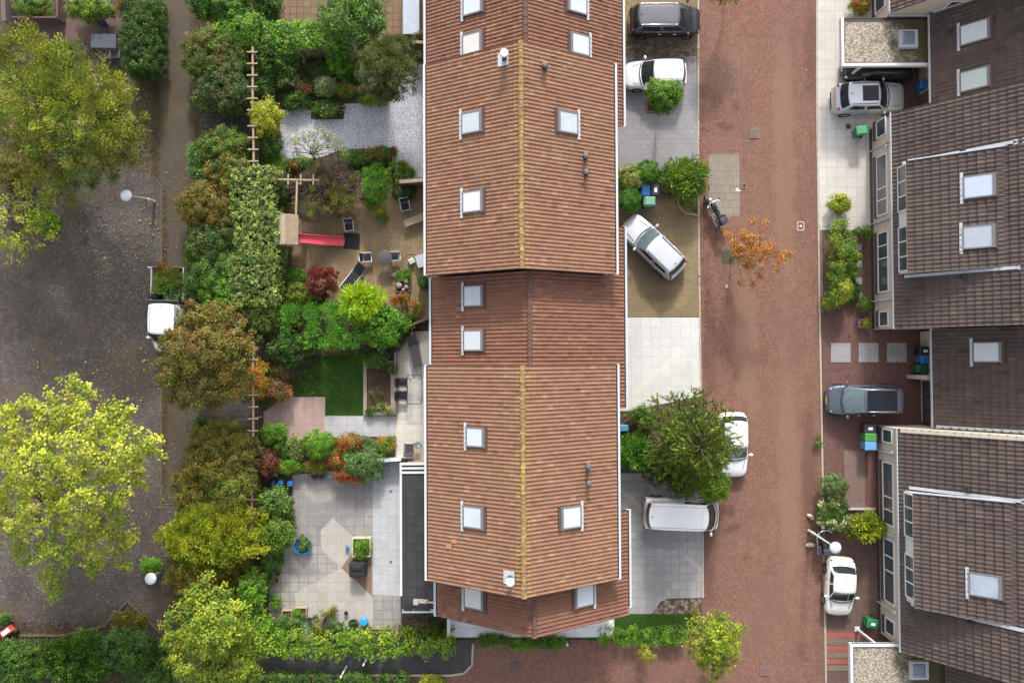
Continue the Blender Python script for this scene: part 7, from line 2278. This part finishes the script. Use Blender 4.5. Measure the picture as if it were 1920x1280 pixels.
# big bare reddish twig shrub
SEED[0] += 1
q = P(630, 362, 0)
t = thing('bare_shrub', 'wide reddish brown bare twigged shrub behind the play tower', 'shrub', (q.x, q.y, 0))
rg = random.Random(8)
tips = []
for i in range(46):
    a = rg.uniform(0, 6.283); f = math.sqrt(rg.random())
    tips.append((math.cos(a) * f * 2.15, math.sin(a) * f * 1.75, rg.uniform(1.3, 2.1) - .5 * f))
branches('stem', t, (0, 0, .1), tips, .06, plain('reddish_twig', (.20, .14, .13), .9, var=.4, scale=9), 9, twigs=16, tlen=.65)
foliage('foliage', [((0, 0, 1.1), (1.9, 1.6, .7)), ((.4, -.6, 1.2), (1.0, .8, .7)), ((-.7, .3, 1.3), (1.2, 1.1, .6))], t, 77, ['bare', 'olive', 'bare'], leaf=.14, asp=.35, dens=2.4, clump=.3, mode='spray', palmix=('midyl', .18), inner=.4)
V('purple red leafed shrub at the left side of the bare shrub', 560, 355, 22, 15, 1.6, 'purple', leaf=.12, dens=1.4, palmix=('darkred', .4))
V('dark evergreen behind the play tower', 530, 362, 20, 24, 1.4, 'dark')
# ---- tan yard borders
ball('round red leafed maple on the tan yard', 603, 528, 26, 1.7, 'red', name='red_maple', leaf=.12, asp=.5, rough=.12, clump=.2, mode='spray', ry=27)
V('olive green rounded shrub left of the red maple', 558, 550, 27, 26, 1.5, 'olive', leaf=.12, palmix=('midyl', .5))
V('mid green shrub above the olive rounded one', 556, 518, 24, 16, 1.3, 'green', leaf=.13, palmix=('bright', .3))
V('dark shade plant along the ivy hedge', 527, 515, 9, 30, .8, 'dark')
V('low dark ground plants below the red maple', 590, 560, 22, 12, .5, 'dark')
V('lime green rounded bamboo between the hedge and the laurel', 680, 568, 42, 41, 2.9, 'lime', name='lime_bamboo', leaf=.32, asp=.2, mode='spray', dens=3.6, clump=.3)
hedge('feathery bright green hedge below the tan yard', 533, 576, 668, 642, 2.3, 'bamboo', leaf=.30, asp=.2, mode='spray', dens=3.6, clump=.3, nseg=3)
V('glossy bright green laurel right of the lime bamboo', 716, 610, 52, 44, 2.2, 'bamboo', name='laurel', leaf=.19, asp=.55, palmix=('bright', .3))
V('moss green clump at the upper end of the rock bed', 756, 514, 11, 9, .7, 'bright', stem=False)
V('orange flowered plant at the fence below the rock bed', 752, 561, 18, 9, .8, 'autumn', palmix=('orange', .3))
V('green and rust plants in the shade near the house', 778, 572, 13, 12, .7, 'autumn')
V('dark green plant in the square tub by the house', 796, 532, 10, 12, 1.1, 'dark', stem=False)
V('green potted plant by the plank fence', 771, 325, 8, 7, .8, 'bright', stem=False)
V('spiky rusty plant in the dark pot', 757, 315, 6, 8, .8, 'olive', stem=False, mode='spray')
V('rust coloured flowers in the terracotta pot', 738, 282, 5, 5, .6, 'rust', stem=False)
V('small green plants with red pot at the garden end by the house', 775, 592, 9, 5, .6, 'green', stem=False)
# ---- lawn garden
V('dark glossy shrub below the feathery hedge', 538, 655, 34, 29, 1.8, 'dark', leaf=.17, palmix=('sage', .3))
V('dark green shrub right of the dark glossy one', 583, 648, 18, 15, 1.2, 'dark', palmix=('green', .4))
V('small dark plant at the lawn edge', 583, 677, 12, 11, .6, 'dark')
V('mixed low plants along the top of the lawn', 632, 655, 32, 6, .5, 'autumn', palmix=('dark', .5))
V('green shrub at the head of the soil bed', 703, 675, 24, 14, .9, 'green', leaf=.14)
V('golden orange shrub growing through the trellis', 484, 710, 19, 36, 2.2, 'orange', leaf=.14, palmix=('yellow', .3), dens=2.6)
V('pinkish rust shrub beside the pink patio', 522, 730, 28, 26, 1.3, 'rust', leaf=.13, dens=1.7)
V('reddish green shrub above the rust one', 528, 695, 18, 16, 1.2, 'brownish', palmix=('rust', .3))
V('dark plants between the rust shrub and trellis', 498, 745, 18, 16, .9, 'dark')
V('small purple plants in the soil bed, upper group', 712, 712, 14, 16, .4, 'purple', stem=False, dens=1.2)
V('small purple plants in the soil bed, lower group', 708, 742, 14, 14, .4, 'purple', stem=False, dens=1.2)
V('yellow green plants at the lower end of the soil bed', 722, 766, 16, 10, .5, 'cream', stem=False, dens=1.8)
V('small green plant at the lower left of the soil bed', 697, 768, 9, 8, .4, 'green', stem=False)
V('dark green plants at the head of the soil bed near the fence', 735, 690, 6, 12, .6, 'green', stem=False)
ball('clipped bright green ball below the pink patio', 599, 832, 27, 1.6, 'bright', ry=26)
V('green shrub left of the cream flowered plants', 512, 812, 25, 18, 1.3, 'green', palmix=('bright', .3))
V('cream and yellow leafed shrub left of the clipped ball', 556, 838, 18, 22, 1.1, 'cream', leaf=.15)
V('mid green shrub beside the cream leafed one', 532, 838, 18, 17, 1.0, 'green')
V('dark red maple next to the blue pots', 501, 868, 21, 31, 1.7, 'darkred', name='red_maple', leaf=.12, asp=.5)
V('bright green low shrub above the weathered patio', 543, 873, 25, 14, .9, 'bright', palmix=('yellow', .15))
V('rusty orange shrub between clipped ball and patio strip', 652, 832, 28, 20, 1.2, 'autumn')
V('red flowered shrub in the autumn border', 632, 862, 17, 16, 1.2, 'redmix')
V('autumn coloured low border right of the bright shrub', 592, 873, 26, 13, .8, 'autumn', palmix=('midyl', .4))
V('dark grey green shrub in the autumn border', 697, 835, 18, 16, .9, 'sage')
V('yellow green shrub with orange flecks by the cream patio', 724, 835, 18, 17, .9, 'midyl', palmix=('orange', .12))
V('airy green shrub leaning over the patio below the border', 682, 868, 42, 30, 1.5, 'sage', leaf=.13, dens=1.8)
V('deep red foliage hanging onto the weathered patio', 655, 890, 32, 17, 1.1, 'redmix', dens=1.5)
V('dark plants at the top edge of the grey strip', 668, 826, 12, 9, .6, 'dark')
V('thin green sprays over the grey strip', 707, 886, 20, 16, 1.2, 'sage', dens=.8)
# ---- weathered patio shrubs
V('large leafed green shrub at the left side of the patio', 512, 943, 36, 30, 1.7, 'green', leaf=.18, asp=.7, palmix=('sage', .3))
V('light green shrub beside the blue octagonal tub', 520, 1000, 34, 36, 1.8, 'midyl', leaf=.16, asp=.6, palmix=('green', .5))
V('dark shrub with brown seed heads by the patio', 532, 965, 22, 16, 1.2, 'brownish', palmix=('green', .4))
V('dark green shrub below the light green one', 512, 1050, 22, 22, 1.2, 'dark', palmix=('green', .5))
V('small round green plant at the lower patio edge', 500, 1092, 12, 12, .7, 'green')
V('bright green column like shrub at the lower left of the patio', 475, 1110, 26, 42, 2.2, 'bright', leaf=.16, palmix=('green', .4))
V('little green plants in the corner of the patio', 519, 1128, 10, 14, .5, 'bright', stem=False)
V('bushy dark plants above the bottom hedge', 540, 1172, 30, 14, .9, 'green', palmix=('dark', .4))
V('green salad leaves in the wooden box bed', 563, 1148, 11, 8, .5, 'bright', stem=False, lowz=.2)
V('bright green leaves filling the square white planter', 678, 1026, 16, 17, .75, 'bright', stem=False, rough=.03)
V('grey green water plant inside the blue tub', 569, 1019, 12, 14, .7, 'olive', stem=False, palmix=('sage', .5))
V('pale green plant in the terracotta pot of the bottom row', 609, 1150, 7, 7, .6, 'cream', stem=False)
V('olive plant in the olive glazed pot', 624, 1146, 6, 6, .5, 'olive', stem=False)
V('green moss in the large dark grey tub', 664, 1166, 6, 5, .6, 'green', stem=False)
V('dark leafed shrub behind the white bird figure', 632, 1175, 13, 12, 1.0, 'dark')
V('thin plant in the grey pot', 592, 1158, 5, 6, .5, 'grey', stem=False, dens=1)
V('yellow tinted plant beside the purple fence', 597, 1168, 8, 10, .7, 'yellow', stem=False, dens=1.5)
hedge('light green loose hedge along the bottom of the patio', 478, 1190, 845, 1228, 1.4, 'midyl', leaf=.20, asp=.75, dens=2.6, clump=.34, nseg=9, rough=.25, palmix=('bright', .4))
V('lighter green hedge end beside the broad yellow green tree', 480, 1185, 32, 48, 2.0, 'bright', leaf=.18, palmix=('midyl', .5))
V('dark green shrub in the shade below the flat roof', 812, 1183, 30, 14, .9, 'green', palmix=('dark', .5))
V('brownish shrub at the right end of the bottom hedge', 832, 1195, 16, 14, 1.0, 'autumn', palmix=('green', .5))
hedge('low hedge along the bottom edge below the dark path', 470, 1268, 760, 1296, .9, 'green', leaf=.13, nseg=7, palmix=('dark', .4))
V('yellow green shrub at the bottom edge by the street corner', 808, 1280, 26, 14, 1.0, 'ylgreen')
V('green ground plants below the gable, left of the tip', 925, 1200, 30, 11, .6, 'green', leaf=.14, stem=False)
V('green ground plants below the gable, right of the tip', 1035, 1203, 36, 11, .6, 'green', leaf=.14, stem=False, palmix=('bright', .3))
V('green ground plants directly under the gable tip', 980, 1207, 30, 9, .5, 'bright', leaf=.14, stem=False)
# plume grasses in the shade
for px, py, lab in ((746, 1176, 'leftmost of three pale plume tufts below the flat roof'), (776, 1174, 'middle one of three pale plume tufts below the flat roof'), (791, 1174, 'rightmost of three pale plume tufts below the flat roof')):
    V(lab, px, py, 4, 7, .8, 'dry', stem=False, mode='spray', leaf=.3, asp=.2, group='pale plume tufts')
# ---- front gardens of the red terrace
tree('small round crowned green tree beside the white hatchback', 1232, 200, [(1245, 179, 28, 2.7), (1232, 170, 18, 2.8), (1258, 172, 18, 2.7), (1250, 195, 18, 2.5), (1232, 190, 16, 2.5)], 'green', name='ball_tree', leaf=.17, asp=.5, dens=3.4, clump=.24, trunk=.06, fz=.85, twigs=1, palmix=('bright', .35))
frame_bed('small square edged bed at the foot of the round crowned tree', 1212, 1240, 188, 211, plain('brick_edging', (.22, .13, .10), .85), .1, .08)
ball('variegated ball shrub against the red terrace', 1180, 335, 25, 1.6, 'cream', palmix=('ylgreen', .4), ry=23)
ball('dark and bright green ball shrub behind the anthracite bin', 1212, 323, 23, 1.6, 'conif', palmix=('dark', .2), ry=21)
ball('plain green ball shrub below the variegated one', 1178, 374, 22, 1.5, 'bamboo', ry=23)
V('long leafed green shrub at the street corner of the drive', 1284, 335, 42, 38, 2.0, 'green', leaf=.30, asp=.28, mode='spray', palmix=('midyl', .4), clump=.3)
V('small green plant at the tip of the kerbed bed', 1292, 376, 14, 12, .6, 'midyl', stem=False)
hedge('row of dry brown plants above the white hatchback', 1172, 82, 1306, 106, .45, 'dry', leaf=.2, asp=.22, mode='spray', dens=2.8, nseg=6, rough=.3, name='dry_planting', cat='planting')
V('small shrub with pale flowers left of the spiky tree', 1205, 780, 26, 22, 1.2, 'green', palmix=('sage', .4), dens=2)
V('feathery green bush against the terrace below the bin', 1190, 846, 33, 37, 1.8, 'bamboo', leaf=.26, asp=.22, mode='spray')
ball('dark brown leafed rounded shrub at the edge of the grey drive', 1234, 879, 28, 1.5, 'brownish', name='brown_shrub', palmix=('dark', .5), leaf=.12, rough=.15)
V('reddish dark plant at the foot of the spiky tree', 1248, 850, 12, 10, .8, 'darkred')
# monkey puzzle: rope-like branches covered with stiff scales
def monkey_puzzle():
    bx, by = 1276, 812
    b = P(bx, by, 0)
    t = thing('monkey_puzzle_tree', 'large spiky monkey puzzle tree covering the white car', 'tree', (b.x, b.y, 0))
    rng = np.random.default_rng(31)
    top = P(1316, 838, 6.2); top = Vector((top.x - b.x, top.y - b.y, 6.2))
    m = MB(); m.tube([(0, 0, 0), top * .4, top * .8, top], [.2, .17, .1, .05], 10); m.build('trunk', BARK, t, smooth=True)
    segs = []
    mb = MB()
    for tier in range(9):
        f = .30 + .70 * tier / 8
        o = Vector(top) * f
        nb = 11 if tier < 7 else 7
        for i in range(nb):
            a = 2 * math.pi * (i + .5 * (tier % 2) + rng.uniform(-.2, .2)) / nb
            R = (2.95 - 2.0 * max(0, f - .52) / .48) * rng.uniform(.85, 1.08)
            d = Vector((math.cos(a), math.sin(a), 0))
            pts = []
            for k in range(9):
                u = k / 8
                z = o.z + .35 * math.sin(u * 2.6) - .9 * u * u * (1.2 - f)
                side = Vector((-d.y, d.x, 0)) * (.35 * u * u * math.sin(i * 2.4 + tier))
                pts.append(Vector((o.x, o.y, 0)) + d * (R * u) + side + Vector((0, 0, max(.3, z))))
            segs.append(pts)
            mb.tube(pts, [.03, .03, .028, .026, .024, .022, .02, .018, .01], 5)
            for k in range(2, 8):
                for sgn in (-1, 1):
                    if k % 2 == 1 and rng.random() < .85:
                        L = rng.uniform(.5, .95) * (1 - .45 * k / 8)
                        sd = (Vector((-d.y, d.x, 0)) * sgn + d * .75).normalized()
                        e = [pts[k], pts[k] + sd * L * .5 + Vector((0, 0, .06)), pts[k] + sd * L + d * .1 + Vector((0, 0, .16))]
                        segs.append(e)
    mb.build('limb', plain('araucaria_bark', (.12, .10, .05), .9), t, smooth=True)
    Pn, Dn, Nn, Bn = [], [], [], []
    for pts in segs:
        br = rng.uniform(.55, 1.25)
        n_s = len(pts) - 1
        for si, (a_, c_) in enumerate(zip(pts[:-1], pts[1:])):
            dv = c_ - a_; L = dv.length
            if L < 1e-4: continue
            dv = dv / L
            n = max(2, int(L / .016))
            for i in range(n):
                q = a_ + dv * (L * (i + rng.random()) / n)
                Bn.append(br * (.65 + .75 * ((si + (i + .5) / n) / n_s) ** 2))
                rr = Vector(rng.normal(size=3)); rr -= dv * rr.dot(dv); rr.normalize()
                Pn.append(q + rr * .01); Dn.append((dv * .8 + rr * .9).normalized()); Nn.append(rr)
    Pn, Dn, Nn = map(lambda z: np.array([list(v) for v in z]), (Pn, Dn, Nn))
    pl = np.array(PAL['araucaria'])
    k = len(Pn)
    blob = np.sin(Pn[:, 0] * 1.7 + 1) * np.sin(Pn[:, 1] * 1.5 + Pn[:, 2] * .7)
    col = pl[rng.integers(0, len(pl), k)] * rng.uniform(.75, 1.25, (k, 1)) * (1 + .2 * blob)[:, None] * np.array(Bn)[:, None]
    w = (rng.random(k) < .03); col[w] = np.array([.20, .14, .03])
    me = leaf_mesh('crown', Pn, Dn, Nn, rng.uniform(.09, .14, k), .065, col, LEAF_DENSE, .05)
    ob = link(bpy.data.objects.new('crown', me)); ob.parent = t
monkey_puzzle()
V('bright green leafy shrub below the spiky tree beside the white van', 1335, 912, 30, 30, 2.4, 'bright', leaf=.17, palmix=('midyl', .4))
V('dark green undergrowth left of the bright leafy shrub, above the white van', 1283, 905, 32, 28, 2.0, 'dark', leaf=.15, palmix=('araucaria', .4), dens=1.8)
hedge('low green hedge along the grass strip at the bottom', 1128, 1180, 1282, 1206, .7, 'bright', leaf=.14, nseg=5, palmix=('green', .4))
tree('yellow green street tree at the bottom corner of the lawn strip', 1322, 1195, [(1310, 1180, 24, 3.0), (1340, 1172, 26, 3.2), (1365, 1190, 22, 3.0), (1322, 1210, 28, 3.4), (1355, 1215, 26, 3.4), (1330, 1240, 26, 3.0), (1360, 1240, 20, 2.8), (1340, 1205, 30, 4.0), (1382, 1180, 12, 2.8), (1300, 1215, 14, 2.6), (1338, 1262, 12, 2.6), (1378, 1225, 13, 2.8), (1350, 1155, 11, 2.8)], 'midyl', name='street_tree', leaf=.20, asp=.6, dens=1.7, clump=.26, rough=.35, inner=.4, cj=.35, trunk=.09, twigs=3, palmix=('ylgreen', .4))
V('yellow leafed sapling on the bricks below the hedge', 1213, 1222, 13, 13, 1.6, 'ylgreen', dens=1.4, palmix=('yellow', .4))
V('dry grass by the cobble bed at the drive corner', 1300, 1148, 10, 12, .5, 'ochre', stem=False, dens=1.4)
# the orange autumn street tree leans out from its pit
SEED[0] += 1
tree('thin orange leafed autumn tree standing in a square pit in the street', 1370, 484, [(1400, 470, 22, 3.2), (1410, 450, 17, 3.4), (1425, 478, 20, 3.4), (1385, 468, 14, 2.8), (1445, 468, 12, 3.4), (1462, 482, 13, 3.4), (1478, 474, 9, 3.2), (1405, 500, 13, 2.8), (1392, 440, 10, 3), (1438, 424, 8, 3.2), (1412, 416, 5, 3.2), (1364, 440, 6, 2.8), (1425, 512, 9, 2.6), (1390, 530, 8, 2.4), (1412, 533, 5, 2.4), (1462, 502, 8, 3), (1380, 450, 10, 2.8)],
     'orange', name='autumn_tree', leaf=.14, asp=.6, dens=1.35, clump=.22, trunk=.06, twigs=8, tlen=.55, bark=TWIG, inner=.4, palmix=('rust', .15), fz=.5, rough=.3)
tree('sparse twiggy street tree at the top edge of the street', 1358, -16, [(1345, -14, 18, 3), (1372, -12, 20, 3), (1352, 3, 7, 2.8), (1360, -40, 26, 3.4), (1340, -30, 18, 3)], 'ochre', name='street_tree', leaf=.13, dens=1.5, clump=.2, trunk=.05, twigs=6)
V('tiny green weed at the kerb across from the slate blue car', 1533, 829, 5, 8, .3, 'green', stem=False)
# ---- front gardens on the right
V('yellow and rust rounded shrub at the top of the pale pavement', 1612, 8, 21, 18, 1.2, 'autumn', palmix=('yellow', .35), asp=.5)
V('yellow green rounded shrub on the pale pavement', 1575, 383, 22, 18, 1.0, 'ylgreen', palmix=('midyl', .4), leaf=.14)
q = SEED[0]
V('long yellow green border shrub in front of the cream house', 1578, 480, 24, 66, 1.5, 'midyl', leaf=.15, palmix=('green', .35), lobes=[(1572, 430, 17, .9), (1576, 455, 20, 1.0), (1585, 480, 24, 1.0), (1572, 505, 20, 1.0), (1576, 530, 19, .9), (1572, 555, 20, .9), (1590, 510, 16, .8)])
V('yellow topped shrub at the lower end of the front border', 1578, 545, 17, 22, 1.7, 'ylgreen', palmix=('yellow', .35))
V('rust tinted low plants at the corner of the front border', 1553, 567, 15, 14, .7, 'autumn', palmix=('midyl', .4), stem=False)
V('small green shrub against the cream wall, upper', 1617, 434, 15, 11, .9, 'green')
V('small green shrub against the cream wall, lower', 1622, 572, 9, 14, .9, 'green')
V('dark green plants at the inner side of the front border', 1600, 545, 9, 26, .6, 'dark', stem=False)
V('small bright green plant in the grey tray by the wall', 1622, 606, 7, 8, .5, 'ylgreen', stem=False)
ball('grey green clipped ball on the brick corner', 1562, 911, 24, 1.4, 'sage', palmix=('grey', .5))
V('dark shrub with scattered white flowers by the motorcycle', 1562, 962, 31, 36, 1.5, 'whitefl', leaf=.12, palmix=('dark', .3))
V('yellow green bushy shrub against the lower cream wall', 1625, 985, 34, 27, 1.6, 'ylgreen', leaf=.20, asp=.4, mode='spray', palmix=('midyl', .5), rough=.4, dens=2.4, cj=.35)
V('small dark green plant between the flowered and the yellow shrub', 1592, 996, 12, 10, .7, 'green', stem=False)
# load on the pick-up and water plants
q = P(314, 540, 1.2)
t = thing('garden_cuttings', 'heap of leafy cuttings piled in the bed of the white pick up', 'cuttings', (q.x, q.y, .66))
foliage('foliage', [((-.25, .25, .35), (.7, .65, .4)), ((.25, -.1, .4), (.75, .8, .45)), ((-.2, 1.0, .3), (.55, .35, .35)), ((.3, .6, .35), (.6, .5, .4))], t, 91, ['midyl', 'sage', 'rust', 'olive'], leaf=.16, asp=.5, dens=2.6, clump=.25, mode='spray')
m = MB(); m.tube([(-.1, 1.0, .5), (.2, 1.55, .6)], [.03, .015], 6); m.tube([(.6, -.9, .5), (.2, -.2, .6)], [.025, .02], 6); m.build('cut_branch', PALEBARK, t)

# ---- low growth that fills the beds between the shrubs
def ground_cover(polys, pal, seed, dens=55, leaf=.12, hmax=.35, name='ground_cover'):
    rng = np.random.default_rng(seed)
    pts = []
    for (x0, y0, x1, y1) in polys:
        n = int((x1 - x0) * (y1 - y0) * M * M * dens / 9)
        cx = rng.uniform(x0, x1, n); cy = rng.uniform(y0, y1, n)
        for x, y in zip(cx, cy):
            q = P(x, y, 0); hh = rng.uniform(.08, hmax)
            o = rng.normal(0, .13, (9, 3)); o[:, 2] = np.abs(rng.normal(0, .4, 9)) * hh + .05
            pts.append(np.array([q.x, q.y, 0]) + o)
    p = np.concatenate(pts); k = len(p)
    d = unit(rng.normal(size=(k, 3)) * np.array([1, 1, .35])); nn = unit(rng.normal(size=(k, 3)) * .5 + np.array([0, 0, 1]))
    pl = np.concatenate([np.array(PAL[a]) for a in pal])
    g = rng.integers(0, len(pl), k // 9 + 1)
    col = pl[np.repeat(g, 9)[:k]] * rng.uniform(.6, 1.2, (k, 1))
    L = rng.uniform(.6, 1.3, k) * leaf
    ob = link(bpy.data.objects.new(name, leaf_mesh(name, p, d, nn, L, L * .6, col, LEAF, .1)))
    ob['kind'] = 'stuff'
    ob['label'] = 'low leafy ground cover filling the beds between shrubs'
ground_cover([(382, 0, 475, 205), (385, 258, 475, 320), (380, 320, 440, 640), (400, 560, 475, 750), (385, 802, 475, 1180), (340, 950, 420, 1180)], ['dark', 'green', 'olive'], 301)
ground_cover([(480, 95, 580, 200), (580, 95, 735, 188), (585, 188, 643, 222), (480, 200, 520, 330), (520, 300, 640, 330), (640, 282, 735, 318)], ['dark', 'green', 'green'], 302)
ground_cover([(524, 500, 552, 590), (545, 560, 730, 590), (500, 590, 600, 740), (600, 640, 680, 664), (480, 690, 530, 770)], ['dark', 'green', 'olive'], 303, dens=45)
ground_cover([(480, 820, 738, 884), (478, 884, 545, 985), (478, 985, 508, 1180), (500, 1160, 560, 1185), (690, 668, 735, 690)], ['dark', 'green', 'autumn'], 304, dens=45)
ground_cover([(0, 1196, 310, 1300), (300, 1150, 480, 1300), (0, 320, 110, 430), (205, 225, 285, 310)], ['dark', 'green'], 305)
ground_cover([(1165, 320, 1240, 364), (1240, 320, 1308, 376), (1165, 775, 1310, 884), (1545, 435, 1600, 580)], ['dark', 'green', 'olive'], 306, dens=35, hmax=.22)
def grass(px, n, seed):
    rng = np.random.default_rng(seed)
    x0, y0, x1, y1, test = px
    xs = rng.uniform(x0, x1, n); ys = rng.uniform(y0, y1, n)
    ok = np.array([test(a, b) for a, b in zip(xs, ys)])
    p = np.array([list(P(a, b, 0)) for a, b in zip(xs[ok], ys[ok])]); k = len(p); p[:, 2] = .02
    d = unit(rng.normal(size=(k, 3)) * .5 + np.array([0, 0, .8])); nn = unit(rng.normal(size=(k, 3)))
    pl = np.array(PAL['lawnblade'] + [(.085, .15, .022), (.11, .14, .03)])
    col = pl[rng.integers(0, len(pl), k)] * rng.uniform(.6, 1.3, (k, 1))
    ob = link(bpy.data.objects.new('grass', leaf_mesh('grass', p, d, nn, rng.uniform(.04, .09, k), .018, col, LEAF, .1)))
    ob['kind'] = 'stuff'; ob['label'] = 'short green grass of the lawns'
grass((535, 666, 681, 778, lambda x, y: (x > 609 or y < 744) and (y > 704 - (x - 560) * .8 if x < 605 else True) and x > 540), 16000, 1)
grass((1150, 1151, 1308, 1200, lambda x, y: x < 1312 - (y - 1150) * .5), 9000, 2)

# ---- fallen leaves and litter, too many to count
def scatter(name, boxes, n, cols, size, seed, z=.03):
    rng = np.random.default_rng(seed)
    pts = []
    for (x0, y0, x1, y1, w) in boxes:
        k = int(n * w)
        xs = rng.uniform(x0, x1, k); ys = rng.uniform(y0, y1, k)
        pts += [list(P(x, y, 0)) for x, y in zip(xs, ys)]
    p = np.array(pts); k = len(p); p[:, 2] = ZL[0] + .012
    a = rng.uniform(0, 6.283, k)
    d = np.stack([np.cos(a), np.sin(a), np.zeros(k) + .1], 1)
    nn = unit(np.stack([rng.normal(0, .3, k), rng.normal(0, .3, k), np.ones(k)], 1))
    pl = np.array(cols)
    col = pl[rng.integers(0, len(pl), k)] * rng.uniform(.7, 1.2, (k, 1))
    L = rng.uniform(.6, 1.5, k) * size
    me = leaf_mesh(name, p, unit(d), nn, L, L * .7, col, LEAF, .05)
    ob = link(bpy.data.objects.new(name, me)); ob['kind'] = 'stuff'
    ob['label'] = 'scattered fallen leaves'
    return ob
scatter('fallen_leaves', [(170, 410, 300, 560, .34), (60, 480, 270, 720, .16), (190, 620, 300, 760, .22), (0, 1040, 300, 1175, .40), (305, 320, 370, 950, .16), (240, 900, 330, 1080, .16), (110, 380, 300, 480, .2)], 1500, [(.26, .235, .21), (.20, .175, .15), (.35, .32, .27), (.30, .24, .08)], .075, 3)
scatter('fallen_leaves', [(284, 0, 300, 330, .25), (355, 0, 378, 500, .3), (303, 350, 312, 940, .15), (345, 500, 378, 900, .2), (30, 1165, 240, 1195, .3), (1545, 586, 1750, 800, .15), (1310, 120, 1330, 700, .08)], 2600, [(.085, .055, .025), (.13, .085, .03), (.17, .12, .035), (.06, .045, .02)], .075, 8)
scatter('fallen_leaves', [(60, 640, 300, 800, .5), (200, 400, 300, 700, .3), (180, 930, 320, 1100, .2)], 70, [(.42, .38, .05), (.36, .34, .06)], .16, 5)
scatter('fallen_leaves', [(1330, 430, 1500, 560, .5), (1310, 1100, 1420, 1280, .2), (1310, 100, 1420, 300, .25), (1520, 880, 1560, 1040, .2), (1500, 0, 1545, 1250, .5), (1310, 0, 1330, 1150, .4)], 520, [(.40, .22, .10), (.30, .16, .06), (.42, .36, .25)], .06, 6)
